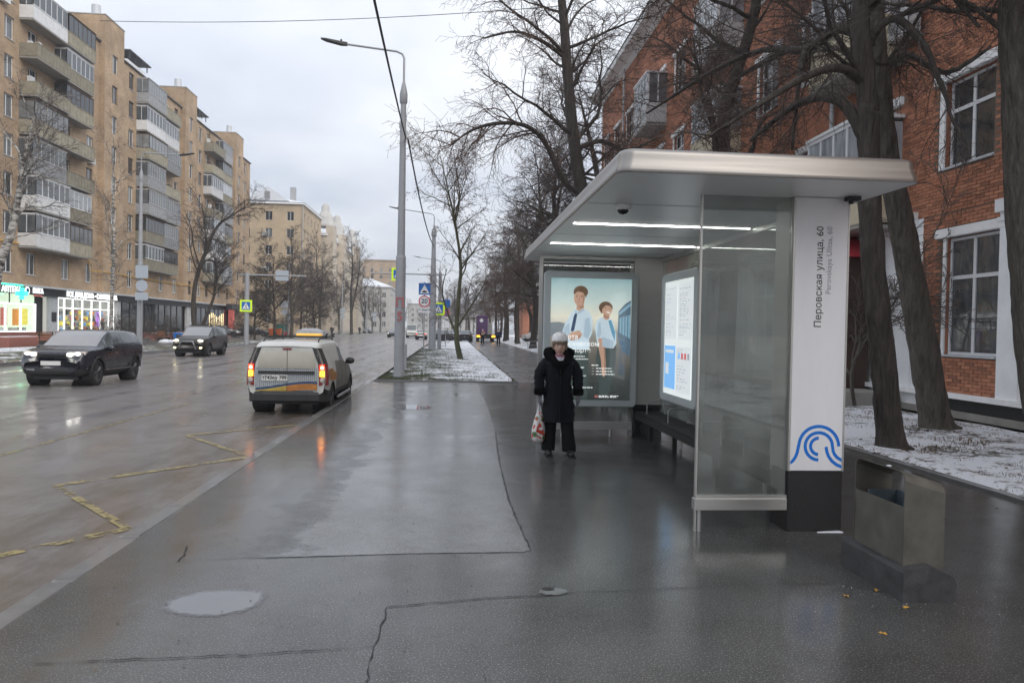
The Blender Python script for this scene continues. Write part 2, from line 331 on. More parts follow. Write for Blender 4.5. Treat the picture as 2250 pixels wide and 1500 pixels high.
# pavement slab: one solid with its edge hidden behind the kerb
def slab(name, x0, x1, y0, y1, z, mat):
    b = MB(); b.box(x0, x1, y0, y1, -.29, z); return structure(b.build(name, mat))
slab('pavement', KX1, 6.0, -60, 23.2, 0, MATS['pavement_asphalt'])
slab('footpath', 2.14, 6.0, 23.2, 260, -.002, MATS['path_asphalt'])
slab('side_pavement', -33.2, -22.2, -60, 133, 0, MATS['path_asphalt'])
slab('side_pavement', -27.5, -22.2, 133.0, 400, -.003, MATS['path_asphalt'])
# verges: gently uneven turf
def turf(name, x0, x1, y0, y1, z, mat, step, amp, seed):
    nx, ny = max(2, int((x1-x0)/step)), max(2, int((y1-y0)/step)); b = MB(); vs = []; fs = []
    for j in range(ny+1):
        for i in range(nx+1):
            x = x0+(x1-x0)*i/nx; y = y0+(y1-y0)*j/ny
            e = 0 if i in (0, nx) or j in (0, ny) else 1
            vs.append((x, y, z + e*amp*(.6+mnoise.noise((x*.9+seed, y*.9, 0))) + e*.012*mnoise.noise((x*6, y*6, seed))))
    for j in range(ny):
        for i in range(nx): k = j*(nx+1)+i; fs.append((k, k+1, k+nx+2, k+nx+1))
    b.add(vs, fs, 0, True); return structure(b.build(name, mat))
turf('verge', -2.30, 2.02, 23.3, 57.7, .03, MATS['verge_snow'], .2, .03, 1)
turf('verge', -2.30, 2.02, 58.4, 150, .03, MATS['verge_snow'], .8, .03, 2)
turf('lawn', 6.1, 10.3, -20, 53, .02, MATS['lawn_snow'], .16, .05, 3)
turf('lawn', 6.1, 60, 53.1, 200, .02, MATS['lawn_snow'], 1.2, .1, 6)
turf('side_verge', -22.15, -17.72, -20, 54, .02, MATS['left_verge'], .4, .05, 4)
turf('side_verge', -22.15, -17.72, 60, 300, .02, MATS['left_verge'], .8, .05, 5)
slab('crossing_pad', -22.15, -17.72, 54.1, 59.9, .004, MATS['path_asphalt'])
slab('crossing_pad', -2.40, 2.13, 57.8, 58.3, .004, MATS['path_asphalt'])
# kerbs: stones one by one near the camera, one long run beyond
def kerb(name, x0, x1, y0, y1, zt, step, nstone, seed):
    root = structure(bpy.data.objects.new(name, None)); COL.objects.link(root); rnd = random.Random(seed)
    me = []
    for k in range(4):
        b = MB(); b.bbox(x0, x1, .006, step-.006, -.28, zt, .012); me.append(b.mesh('kerb_stone', MATS['kerb_stone']))
    for k in range(nstone):
        o = place(me[k % 4], 'kerb_stone', root, (rnd.uniform(-.006,.006), y0+k*step, rnd.uniform(-.006,.004)), (0, 0, rnd.uniform(-.003,.003)))
    if y0+nstone*step < y1:
        b = MB(); b.bbox(x0, x1, y0+nstone*step+.006, y1, -.28, zt, .012); b.build('kerb_run', MATS['kerb_stone'], root)
    return root
kerb('kerb', KX0, KX1, -1.0, 260, .006, 1.0, 42, 1)
kerb('side_kerb', -17.70, -17.52, 12.0, 400, .04, 1.0, 60, 2)
for nm, a in (('verge_edging', (2.03, 2.13, 23.2, 150, .05)), ('lawn_edging', (6.0, 6.1, -10, 200, .04))):
    b = MB(); b.bbox(a[0], a[1], a[2], a[3], -.2, a[4], .01); structure(b.build(nm, MATS['kerb_stone']))
b = MB(); b.bbox(-2.42, 2.03, 23.2, 23.29, -.2, .045, .01); structure(b.build('verge_edging', MATS['kerb_stone']))
# ---- painted markings (sheets 4 mm above the road)
def ribbon(name, pts, w, z, mat, wob=0.0, seed=0, step=.25):
    rnd = random.Random(seed); P = []
    for a, c in zip(pts[:-1], pts[1:]):
        a = Vector(a); c = Vector(c); n = max(1, int((c-a).length/step))
        for i in range(n): P.append(a+(c-a)*i/n)
    P.append(Vector(pts[-1])); vs = []
    for i, p in enumerate(P):
        t = (P[min(i+1, len(P)-1)]-P[max(i-1, 0)]).normalized(); nrm = Vector((-t.y, t.x))
        ww = w*.5*(1+rnd.uniform(-wob, wob)); sh = nrm*rnd.uniform(-wob, wob)*w*.5
        q = p+sh; vs += [(q.x+nrm.x*ww, q.y+nrm.y*ww, z), (q.x-nrm.x*ww, q.y-nrm.y*ww, z)]
    b = MB(); b.add(vs, [(2*i, 2*i+1, 2*i+3, 2*i+2) for i in range(len(P)-1)]); return structure(b.build(name, mat))
ZM = RZ+.004
zz = [(-4.39,-.2)]                                  # yellow bus-stop zigzag
ys = [-2.0, 1.8, 5.0, 6.75, 8.45, 10.3, 12.25, 14.1, 15.9, 17.8, 19.6, 21.5]
zz = [((-4.36 if (i % 2 == 0) else -2.84), y) for i, y in enumerate([1.2, 3.0, 4.9, 6.72, 8.45, 10.3, 12.2, 14.0, 15.9])]
zz = [(-4.36,.9),(-2.84,2.8),(-4.36,4.9),(-2.84,6.70),(-4.36,8.46),(-2.75,10.31),(-4.28,12.25),(-2.8,13.6)]
for i in range(len(zz)-1): ribbon('zigzag_line', [zz[i], zz[i+1]], .12 if i % 2 == 0 else .085, ZM+.0006*i, MATS['yellow_line'], .12, i)
ribbon('lane_line', [(-6.04,10.2),(-5.95,17.2)], .07, ZM, MATS['yellow_line'], .3, 31)
ribbon('lane_line', [(-6.25,10.6),(-6.2,13.5)], .05, ZM, MATS['white_line'], .4, 32)
for k in range(12): ribbon('lane_line', [(-9.3,22+k*9.0),(-9.3,25+k*9.0)], .10, ZM, MATS['white_line'], .25, 40+k)
for k in range(12): ribbon('lane_line', [(-13.3,18+k*9.0),(-13.3,21+k*9.0)], .10, ZM, MATS['white_line'], .25, 60+k)
a0, a1, a2 = gp(0,918,ZM), gp(150,922,ZM), gp(215,893,ZM)
ribbon('worn_marking', [(a0.x,a0.y),(a1.x,a1.y),(a2.x,a2.y)], .10, ZM, MATS['white_line'], .3, 80)
a0, a1 = gp(0,922,ZM), gp(70,908,ZM); ribbon('worn_marking', [(a0.x,a0.y),(a1.x,a1.y)], .1, ZM+.001, MATS['white_line'], .3, 81)
# letter-like worn white box beside the van
for q in (((385,930),(470,905)),((385,932),(540,932)),((540,905),(548,930))):
    p0, p1 = gp(*q[0], ZM), gp(*q[1], ZM); ribbon('worn_marking', [(p0.x,p0.y),(p1.x,p1.y)], .16, ZM+.0012, MATS['white_line'], .3, q[0][0])
for k in range(9): ribbon('crossing_stripe', [(LKX+1.0+k*1.55,55.2),(LKX+1.0+k*1.55,59.2)], .5, ZM, MATS['white_line'], .1, 90+k, 1.0)
# ---- cracks and joints in the pavement
def crack(name, pix, w, seed, jit=.02):
    P = [gp(x, y, 0) for x, y in pix]; rnd = random.Random(seed); Q = []
    for a, c in zip(P[:-1], P[1:]):
        n = max(2, int((c-a).length/.05))
        for i in range(n):
            p = a+(c-a)*i/n; Q.append((p.x+rnd.gauss(0, jit*.25), p.y+rnd.gauss(0, jit*.25)))
    Q.append((P[-1].x, P[-1].y))
    vs = []
    for i, p in enumerate(Q):
        t = Vector(Q[min(i+1, len(Q)-1)])-Vector(Q[max(i-1, 0)]); t.normalize()
        ww = w*.36*rnd.uniform(.15, 1.5); vs += [(p[0]-t.y*ww, p[1]+t.x*ww, .006), (p[0]+t.y*ww, p[1]-t.x*ww, .006)]
    b = MB(); b.add(vs, [(2*i, 2*i+1, 2*i+3, 2*i+2) for i in range(len(Q)-1)]); return structure(b.build(name, MATS['crack']))
crack('pavement_crack', [(1088,948),(1098,1020),(1118,1100),(1145,1165),(1166,1208)], .022, 1)
crack('pavement_crack', [(850,1334),(980,1322),(1100,1313),(1213,1307)], .014, 2)
crack('pavement_crack', [(1222,1305),(1420,1295),(1700,1284),(1850,1283),(1940,1300)], .008, 3)
crack('pavement_crack', [(850,1334),(838,1375),(820,1430),(803,1500)], .012, 4, .03)
crack('pavement_crack', [(80,1457),(300,1449),(560,1438),(822,1421)], .012, 5)
crack('pavement_crack', [(392,1232),(408,1215),(410,1200)], .018, 6)
crack('pavement_crack', [(400,1232),(640,1224),(900,1216),(1150,1213)], .007, 7)
# ---- standing water
def blob(name, cx, cy, rx, ry, z, mat, seed, ang=0.0, n=150, rough=.16):
    vs = [(cx, cy, z)]
    for k in range(n):
        a = 2*PI*k/n; r = 1+rough*mnoise.noise((math.cos(a)*1.6+seed, math.sin(a)*1.6, seed))*2+.05*mnoise.noise((math.cos(a)*6, math.sin(a)*6, seed))+.025*mnoise.noise((math.cos(a)*19, math.sin(a)*19, seed))
        x, y = rx*r*math.cos(a), ry*r*math.sin(a)
        vs.append((cx+x*math.cos(ang)-y*math.sin(ang), cy+x*math.sin(ang)+y*math.cos(ang), z))
    b = MB(); b.add(vs, [(0, 1+k, 1+(k+1) % n) for k in range(n)]); o = structure(b.build(name, mat))
    at = o.data.attributes.new('edge', 'FLOAT', 'POINT'); at.data.foreach_set('value', [1.0]+[0.0]*n); return o
blob('puddle', -1.42, 4.60, .33, .235, .003, MATS['water'], 3.1, .15, rough=.07)
q = gp(905,895); blob('puddle', q.x, q.y, .45, .5, .0065, MATS['water'], 12)
P = [gp(*q) for q in ((410,1229),(640,1224),(900,1216),(1150,1213),(1166,1208),(1145,1165),(1118,1100),(1098,1020),(1088,948))]
P = [(p.x, p.y) for p in P] + [(.80,15.0),(.82,23.15),(-1.72,23.15),(-1.70,14.0),(-1.80,8.0)]
b = MB(); b.poly([(x, y, .003) for x, y in P]); structure(b.build('asphalt_patch', MATS['patch_asphalt']))
def feather(m, x0, x1):
    """the worn edge of the patch breaks up into the asphalt below"""
    ns, ln = nodes(m); t = ns.new('ShaderNodeTexCoord'); sp = ns.new('ShaderNodeSeparateXYZ'); ln.new(t.outputs['Object'], sp.inputs[0])
    n = ns.new('ShaderNodeTexNoise'); n.inputs['Scale'].default_value = 1.6; n.inputs['Detail'].default_value = 9; n.inputs['Roughness'].default_value = .72; ln.new(t.outputs['Object'], n.inputs['Vector'])
    a = ns.new('ShaderNodeMath'); a.operation = 'MULTIPLY_ADD'; ln.new(n.outputs['Fac'], a.inputs[0]); a.inputs[1].default_value = 1.6; ln.new(sp.outputs['X'], a.inputs[2])
    r = ns.new('ShaderNodeMapRange'); ln.new(a.outputs[0], r.inputs[0]); r.inputs['From Min'].default_value = x0+.8; r.inputs['From Max'].default_value = x1+.8
    tr = ns.new('ShaderNodeBsdfTransparent'); mx = ns.new('ShaderNodeMixShader'); ln.new(r.outputs[0], mx.inputs[0]); ln.new(tr.outputs[0], mx.inputs[1]); ln.new(ns['Principled BSDF'].outputs[0], mx.inputs[2]); ln.new(mx.outputs[0], ns['Material Output'].inputs[0])
feather(MATS['patch_asphalt'], -1.55, -1.05)
# ================================================================== BUS SHELTER
pm('poster_skin', (.62,.38,.27), .5, var=.06, emit=(.62,.38,.27), estr=.42); pm('poster_hair', (.16,.085,.045), .5, var=.2, scale=30, emit=(.16,.085,.045), estr=.4)
pm('poster_shirt', (.55,.64,.70), .5, var=.10, scale=4, emit=(.55,.64,.70), estr=.55); pm('poster_shirt_fold', (.42,.52,.60), .5, var=.05, emit=(.42,.52,.60), estr=.5)
pm('poster_tie', (.03,.06,.14), .5, emit=(.03,.06,.14), estr=.4); pm('poster_scarf', (.10,.32,.48), .5, emit=(.10,.32,.48), estr=.45)
pm('poster_trousers', (.05,.068,.065), .5, var=.2, emit=(.05,.068,.065), estr=.6)
pm('poster_bus', (.10,.16,.22), .5, var=.2, emit=(.10,.16,.22), estr=.5); pm('poster_bus_light', (.22,.38,.48), .5, emit=(.22,.38,.48), estr=.6)
pm('poster_lip', (.45,.17,.14), .5, emit=(.45,.17,.14), estr=.4)
pm('poster_city', (.20,.23,.25), .5, var=.3, scale=6, emit=(.2,.23,.25), estr=.5)
pm('print_white', (.8,.8,.8), .5, var=.01, emit=(.9,.92,.9), estr=.6)
pm('panel_light', (.75,.78,.77), .5, var=.02, emit=(.86,.93,.90), estr=.40)
pm('panel_sheet', (.7,.73,.74), .5, var=.03, emit=(.72,.77,.79), estr=.42); pm('panel_blue', (.18,.42,.75), .5, var=.12, scale=3, emit=(.2,.45,.8), estr=.55)
pm('panel_ink', (.30,.33,.36), .5, emit=(.4,.44,.47), estr=.4); pm('panel_red', (.6,.12,.12), .5, emit=(.6,.12,.12), estr=.4)
glow('strip_light', (1.0,.98,.95), 13.0)
def poster_sky():
    m = bpy.data.materials.new('poster_print'); m.use_nodes = True; ns, ln = nodes(m); b = ns['Principled BSDF']
    t = ns.new('ShaderNodeTexCoord'); sp = ns.new('ShaderNodeSeparateXYZ'); ln.new(t.outputs['Generated'], sp.inputs[0])
    r = ns.new('ShaderNodeValToRGB'); e = r.color_ramp.elements
    e[0].position = 0; e[0].color = (.030,.036,.036,1); e[1].position = 1; e[1].color = (.25,.40,.42,1)
    for p, c in ((.18,(.05,.055,.052)), (.42,(.17,.15,.125)), (.56,(.30,.29,.26)), (.60,(.52,.49,.42)), (.68,(.72,.68,.56)), (.8,(.56,.64,.60)), (.93,(.40,.53,.53))):
        q = e.new(p); q.color = c+(1,)
    n = ns.new('ShaderNodeTexNoise'); n.inputs['Scale'].default_value = 4.5; n.inputs['Detail'].default_value = 7; ln.new(t.outputs['Generated'], n.inputs['Vector'])
    a = ns.new('ShaderNodeMath'); a.operation = 'MULTIPLY_ADD'; ln.new(n.outputs['Fac'], a.inputs[0]); a.inputs[1].default_value = .10; ln.new(sp.outputs['Z'], a.inputs[2])
    a2 = ns.new('ShaderNodeMath'); a2.operation = 'SUBTRACT'; ln.new(a.outputs[0], a2.inputs[0]); a2.inputs[1].default_value = .05
    ln.new(a2.outputs[0], r.inputs[0]); ln.new(r.outputs[0], b.inputs['Base Color']); ln.new(r.outputs[0], b.inputs['Emission Color']); b.inputs['Emission Strength'].default_value = .56; b.inputs['Roughness'].default_value = .3
    MATS['poster_print'] = m
poster_sky()
SX, SY = 2.4, 9.0
shelter = thing('bus_shelter', 'brushed metal and glass bus shelter with a cantilevered flat roof', 'bus shelter', (SX, SY, 0))
def sb(b, name, mat, parent=None):
    p = parent or shelter
    return b.build(name, mat, p, (-SX, -SY, 0) if p is shelter else (0,0,0))
ZS = 2.91
def rrect(x0, x1, y0, y1, r, n=8):
    pts = []
    for (cx, cy, a0, rr) in ((x1-r[1], y0+r[1], -90, r[1]), (x1-r[2], y1-r[2], 0, r[2]), (x0+r[3], y1-r[3], 90, r[3]), (x0+r[0], y0+r[0], 180, r[0])):
        for k in range(n+1): a = R_(a0+90*k/n); pts.append((cx+rr*math.cos(a), cy+rr*math.sin(a)))
    return pts
RX0, RX1, RY0, RY1 = 1.22, 3.60, 5.38, 12.62
b = MB(); rings = []
for z, off in ((ZS,-.004),(ZS+.004,.0),(ZS+.03,.0),(ZS+.06,-.008),(ZS+.09,-.016),(ZS+.12,-.021),(ZS+.145,-.023),(ZS+.165,-.027),(ZS+.18,-.037),(ZS+.19,-.055),(ZS+.197,-.09),(ZS+.205,-.4)):
    rings.append([(x, y, z) for x, y in rrect(RX0-off, RX1+off, RY0-off, RY1+off, (.10,.07,.07,.08))])
b.rings(rings, 0, False, True); b.poly(rings[-1])
roof = sb(b, 'roof', pm('brushed_roof', (.27,.255,.24), .36, .8, .07, 3, stretch=(.3,.3,14), rvar=.06))
b = MB(); b.poly([(x, y, ZS+.002) for x, y in rrect(RX0+.006, RX1-.006, RY0+.006, RY1-.006, (.095,.07,.07,.08))][::-1]); sf = sb(b, 'soffit', MATS['soffit'], roof)
for y in (8.06, 9.95):
    b = MB(); b.box(1.33, 3.36, y-.008, y+.008, ZS-.006, ZS+.001); sb(b, 'light_strip', MATS['strip_light'], roof)
for y in (6.75, 9.0, 11.0):
    b = MB(); b.box(1.24, 3.53, y-.0015, y+.0015, ZS-.0015, ZS+.001); sb(b, 'panel_joint', MATS['ink_grey'], roof)
b = MB(); b.lathe([(.075,0),(.078,-.03),(.07,-.045),(.052,-.05)], 20, c=(1.59,6.79,ZS)); d = sb(b, 'camera_dome', MATS['white_paint'])
b = MB(); b.lathe([(.054,-.048),(.05,-.068),(.033,-.084),(.006,-.09)], 18, c=(1.59,6.79,ZS)); b.build('lens', MATS['black_granite'], d)
b = MB(); b.box(3.36,3.47,5.98,6.06,ZS-.035,ZS-.001); b.cyl((3.4,6.02,ZS-.035),(3.4,6.02,ZS-.06),.02,n=10); sb(b, 'sensor', MATS['black_plastic'])
# pillars
for (y0, y1, front) in ((6.10,6.45,True),(11.60,11.95,False)):
    b = MB(); b.bbox(2.945, 3.435, y0+.004, y1-.004, 0, .53, .004); sb(b, 'pillar_base', MATS['black_granite'])
    b = MB(); b.box(2.95, 3.43, y0+.012, y1-.006, .531, ZS)
    for x in (2.935, 3.425): b.box(x, x+.016, y0-.001, y1, .531, ZS-.001)
    pil = sb(b, 'pillar', MATS['steel'])
    if front:
        b = MB(); b.box(2.953, 3.423, y0, y0+.011, .537, ZS-.004); sb(b, 'sign_panel', MATS['white_paint'], pil)
    else:
        for z0, z1 in ((.536,1.60),(1.606,ZS-.004)):
            b = MB(); b.box(3.02, 3.423, y0+.002, y0+.011, z0, z1); sb(b, 'cladding_panel', MATS['steel'], pil)
def px_len(npx, Y): return npx*(Y*1.03)/FP
for txt, cx, cy, npx, mat, sz in (('Перовская улица, 60', 1800, 608, 222, 'ink_black', .1), ('Perovskaya Ulitsa, 60', 1822, 572, 148, 'ink_grey', .07)):
    c = atY(cx, cy, 6.1)
    o = text_mesh(txt, sz, MATS[mat], 'lettering', shelter, (0,0,0), (PI/2, -PI/2, 0), bold=0, extrude=.0008)
    ln_ = max(v.co.x for v in o.data.vertices)-min(v.co.x for v in o.data.vertices); k = px_len(npx, 6.1)/ln_
    mxv = (max(v.co.x for v in o.data.vertices)+min(v.co.x for v in o.data.vertices))/2
    for v in o.data.vertices: v.co.x = (v.co.x-mxv)*k; v.co.y *= k
    o.location = (c.x-SX, 6.0990-SY, c.z); o.rotation_euler = (PI/2, -PI/2, 0)
    o.rotation_mode = 'XYZ'
    o.matrix_local = Matrix.Translation((c.x-SX, 6.0985-SY, c.z)) @ Matrix.Rotation(PI/2, 4, 'X') @ Matrix.Rotation(PI/2, 4, 'Z')
def LG(x, y): p = atY(1700+x/3, 880+y/3, 6.1); return Vector((p.x, p.z))
def arcp(cx, cy, r, a0, a1, n=24): return [(cx+r*math.cos(R_(a0+(a1-a0)*k/n)), cy-r*math.sin(R_(a0+(a1-a0)*k/n))) for k in range(n+1)]
logo = [[(106,410),(125,396),(142,372),(155,340),(163,300)] + arcp(297,300,131,180,0)[1:],
        arcp(297,300,93,265,0)[:] + [(391,330),(398,352),(414,378),(438,398),(471,410)],
        arcp(297,300,54,265,90)[::-1],
        [(345,303),(350,335),(362,368),(384,398),(412,420),(440,432),(471,437)]]
logo[1] = arcp(297,300,90,268,0) + [(391,330),(400,352),(418,374),(442,388),(471,393)]
b = MB()
for pl in logo:
    P = [LG(*q) for q in pl]; vs = []
    for i, p in enumerate(P):
        t = (P[min(i+1, len(P)-1)]-P[max(i-1, 0)]).normalized(); n_ = Vector((-t.y, t.x))*.0140
        for s in (1, -1): vs.append((min(3.421, max(2.955, p.x+n_.x*s)), 6.0985, p.y+n_.y*s))
    b.add(vs, [(2*i, 2*i+1, 2*i+3, 2*i+2) for i in range(len(P)-1)])
sb(b, 'wave_emblem', MATS['blue_logo'])
b = MB(); q = [(3.2,6.062),(3.43,6.055),(3.42,6.095),(3.3,6.085)]; b.rings([[(x,y,0.001) for x,y in q],[(x,y+.008,.008) for x,y in q]]); sb(b, 'snow_remnant', MATS['snow'])
# end screen beside the near pillar
b = MB(); b.box(2.135,2.93,6.135,6.147,.31,ZS-.003); sb(b, 'glass_pane', MATS['shelter_glass'])
b = MB(); b.box(2.12,2.137,6.125,6.157,.0,ZS-.003); sb(b, 'post', MATS['steel'])
b = MB(); b.bbox(2.11,2.94,6.10,6.18,.19,.29,.006); b.box(2.125,2.94,6.118,6.164,.291,.315); sb(b, 'bottom_rail', MATS['steel'])
b = MB(); b.cyl((2.165,6.14,0),(2.165,6.14,.19),.022,n=14); sb(b, 'foot', MATS['steel'])
# far end screen with the light box
b = MB(); b.box(1.39,1.445,11.62,11.70,0,ZS-.002); sb(b, 'post', MATS['steel'])
b = MB(); b.box(1.448,2.945,11.655,11.667,.25,ZS-.003); sb(b, 'glass_pane', MATS['shelter_glass'])
b = MB(); b.bbox(1.446,2.945,11.62,11.70,.12,.24,.006); sb(b, 'bottom_rail', MATS['steel'])
b = MB(); b.box(1.446,2.945,11.645,11.68,2.80,2.815); sb(b, 'glazing_bar', MATS['steel'])
b = MB(); b.box(1.446,2.945,11.63,11.69,ZS-.05,ZS-.003); sb(b, 'top_rail', MATS['steel'])
for x in (1.8, 2.6):
    b = MB(); b.cyl((x,11.66,0),(x,11.66,.12),.022,n=12); sb(b, 'foot', MATS['steel'])
def frame_rr(x0, x1, z0, z1, r, ix, iz, y0, y1, n=6):
    """rounded picture frame in x,z with a rectangular opening; front at y0"""
    o = rrect(x0, x1, z0, z1, (r,)*4, n); i = rrect(x0+ix, x1-ix, z0+iz, z1-iz, (.012,)*4, n)
    e = rrect(x0+.012, x1-.012, z0+.012, z1-.012, (r-.01,)*4, n)
    rg = lambda pts, y: [(p[0], y, p[1]) for p in pts]
    b = MB(); b.rings([rg(o, y1), rg(o, y0+.012), rg(e, y0), rg(i, y0), rg(i, y0+.03)], 0, False); b.poly(rg(o, y1)[::-1]); return b
AX0, AX1, AZ0, AZ1 = 1.455, 2.975, .50, 2.66
fr = frame_rr(AX0, AX1, AZ0, AZ1, .07, .105, .11, 11.50, 11.64)
box = sb(fr, 'light_box', MATS['alu_paint'])
b = MB(); b.box(AX0+.1, AX1-.1, 11.525, 11.535, AZ0+.105, AZ1-.105); sb(b, 'poster', MATS['poster_print'], box)
def PP(x, y): return (AX0+.105+(x-200)/560*(AX1-AX0-.21), AZ1-.11-(y-165)/830*(AZ1-AZ0-.22))
_lay = [0]
def print_poly(name, pts, mat):
    _lay[0] += 1; b = MB(); y = 11.5245-.0006*_lay[0]; b.poly([(PP(*p)[0], y, PP(*p)[1]) for p in pts][::-1]); return sb(b, name, MATS[mat], box)
def ov(cx, cy, rx, ry, n=20, tilt=0): return [(cx+rx*math.cos(2*PI*k/n)*math.cos(tilt)-ry*math.sin(2*PI*k/n)*math.sin(tilt), cy+rx*math.cos(2*PI*k/n)*math.sin(tilt)+ry*math.sin(2*PI*k/n)*math.cos(tilt)) for k in range(n)]
print_poly('print_shape', [(200,470),(260,466),(300,474),(300,560),(200,560)], 'poster_city')
print_poly('print_shape', [(672,385),(715,335),(757,308),(757,700),(700,655),(668,560)], 'poster_bus')
print_poly('print_shape', [(676,392),(757,322),(757,345),(677,412)], 'poster_bus_light')
for k in range(4): print_poly('print_shape', [(680+k*20,430-k*6),(694+k*20,424-k*6),(694+k*20,540+k*12),(680+k*20,530+k*10)], 'poster_bus_light')
# seated man of the poster: trousers, shirt, arms, tie, neck, head
print_poly('print_shape', [(335,640),(465,640),(470,800),(465,990),(350,990)], 'poster_trousers')
print_poly('print_shape', [(372,372),(425,365),(470,395),(492,440),(490,540),(470,580),(475,650),(330,650),(322,590),(285,530),(300,480),(338,410)], 'poster_shirt')
print_poly('print_shape', [(440,440),(470,430),(482,520),(462,580),(430,560)], 'poster_shirt_fold')
print_poly('print_shape', [(300,500),(330,470),(340,560),(316,575),(290,540)], 'poster_shirt_fold')
print_poly('print_shape', [(320,560),(345,535),(400,520),(424,548),(400,580),(345,590)], 'poster_skin')
print_poly('print_shape', [(375,400),(385,410),(366,520),(352,532),(342,522),(362,420)], 'poster_tie')
print_poly('print_shape', [(380,330),(428,320),(430,372),(400,392),(378,380)], 'poster_skin')
print_poly('print_shape', ov(406,258,50,42), 'poster_hair')
print_poly('print_shape', ov(397,300,38,52, tilt=.08), 'poster_skin')
print_poly('print_shape', [(356,262),(372,240),(405,236),(436,252),(446,300),(436,285),(420,262),(385,256),(364,272)], 'poster_hair')
for ex in (380,410): print_poly('print_shape', ov(ex,292,6,2.5,8), 'poster_hair')
print_poly('print_shape', ov(392,326,11,2.5,8), 'poster_lip')
pm('poster_skin_shade', (.45,.25,.17), .5, var=.06, emit=(.45,.25,.17), estr=.4)
print_poly('print_shape', [(418,268),(434,292),(430,330),(414,350),(420,320)], 'poster_skin_shade')
print_poly('print_shape', [(382,350),(400,356),(424,346),(428,366),(402,372)], 'poster_skin_shade')
print_poly('print_shape', [(393,296),(399,296),(401,316),(392,316)], 'poster_skin_shade')
for e0, e1 in (((372,282),(388,280)),((402,281),(419,284))): print_poly('print_shape', [e0, e1, (e1[0], e1[1]+3), (e0[0], e0[1]+3)], 'poster_hair')
print_poly('print_shape', [(330,580),(345,568),(400,552),(415,560),(395,582),(345,591)], 'poster_skin_shade')
print_poly('print_shape', [(372,376),(384,398),(400,388),(425,368),(432,384),(404,404),(384,412),(366,396)], 'poster_shirt_fold')
# standing woman of the poster
print_poly('print_shape', [(530,625),(658,620),(655,760),(625,900),(612,960),(545,960),(540,800),(518,720)], 'poster_trousers')
print_poly('print_shape', [(545,430),(590,420),(628,450),(655,540),(660,605),(640,640),(530,632),(520,575),(508,500),(520,450)], 'poster_shirt')
print_poly('print_shape', [(600,450),(620,446),(650,530),(648,590),(625,540)], 'poster_scarf')
print_poly('print_shape', [(532,572),(576,572),(580,640),(588,730),(590,820),(575,838),(562,820),(556,730),(536,640)], 'poster_skin')
print_poly('print_shape', [(570,390),(610,400),(604,438),(585,448),(562,430)], 'poster_skin')
print_poly('print_shape', ov(580,362,48,42), 'poster_hair')
print_poly('print_shape', ov(590,375,35,44, tilt=.25), 'poster_skin')
print_poly('print_shape', [(540,372),(552,340),(590,326),(622,346),(628,378),(610,352),(580,346),(556,372),(550,408)], 'poster_hair')
print_poly('print_shape', [(568,404),(590,420),(606,416),(604,430),(584,436),(566,422)], 'poster_skin_shade')
print_poly('print_shape', [(568,580),(578,600),(584,680),(588,760),(588,815),(578,800),(574,700)], 'poster_skin_shade')
print_poly('print_shape', [(530,470),(545,460),(552,540),(540,570),(522,560)], 'poster_shirt_fold')
print_poly('print_shape', [(560,560),(640,590),(636,636),(560,630)], 'poster_shirt_fold')
for ex in (578,608): print_poly('print_shape', ov(ex,366+(ex-578)*.1,6,2.2,8), 'poster_hair')
print_poly('print_shape', ov(597,394,14,4,10,.15), 'print_white')
def ptext(txt, x, y, h, right=False):
    X, Z = PP(x, y); o = text_mesh(txt, h, MATS['print_white'], 'lettering', box, (X, 11.484, Z), (PI/2,0,0), 'RIGHT' if right else 'LEFT', extrude=.0005, bold=.0009)
    return o
ptext('Работа', 392, 567, .105, True); ptext('в Московском', 540, 613, .105, True); ptext('транспорте', 481, 657, .105, True)
b = MB()
rr = random.Random(4)
for (x0, x1, y) in ((330,440,698),(330,462,716),(320,440,774),(320,420,806),(330,452,830),(330,497,910),(487,536,757),(520,626,778),(520,638,798),(520,648,818),(542,606,966),(542,612,974),(620,678,966),(620,664,974)):
    x = x0
    while x < x1:
        w = rr.uniform(10, 24); p = PP(x, y-3); q = PP(min(x+w, x1), y+3); b.box(p[0], q[0], 11.484, 11.4845, q[1], p[1]); x += w+4
for y in (778,798,818): p = PP(492,y-1); q = PP(504,y+1); b.box(p[0], q[0], 11.484, 11.4845, q[1], p[1])
tag(sb(b, 'small_print', MATS['print_white'], box), kind='stuff')
b = MB(); p = PP(513,962); q = PP(536,978); b.box(p[0], q[0], 11.4835, 11.484, q[1], p[1]); sb(b, 'print_shape', MATS['poster_lip'], box)
b = MB(); b.box(AX0+.1, AX1-.1, 11.480, 11.4825, AZ0+.105, AZ1-.105)
sb(b, 'cover_glass', thin_glass('cover_glass', (.97,.98,.98), .03, .9, .02), box)
# back wall glazing
for y0, y1 in ((6.46,9.02),(9.03,11.59)):
    b = MB(); b.box(3.40,3.412,y0,y1,.25,ZS-.06); sb(b, 'glass_pane', MATS['shelter_glass'])
b = MB(); b.bbox(3.37,3.44,6.452,11.598,.12,.24,.006); sb(b, 'bottom_rail', MATS['steel'])
b = MB(); b.box(3.38,3.432,6.452,11.598,ZS-.06,ZS-.003); sb(b, 'top_rail', MATS['steel'])
for y in (7.6, 9.02, 10.5):
    b = MB(); b.cyl((3.405,y,0),(3.405,y,.12),.022,n=12); sb(b, 'foot', MATS['steel'])
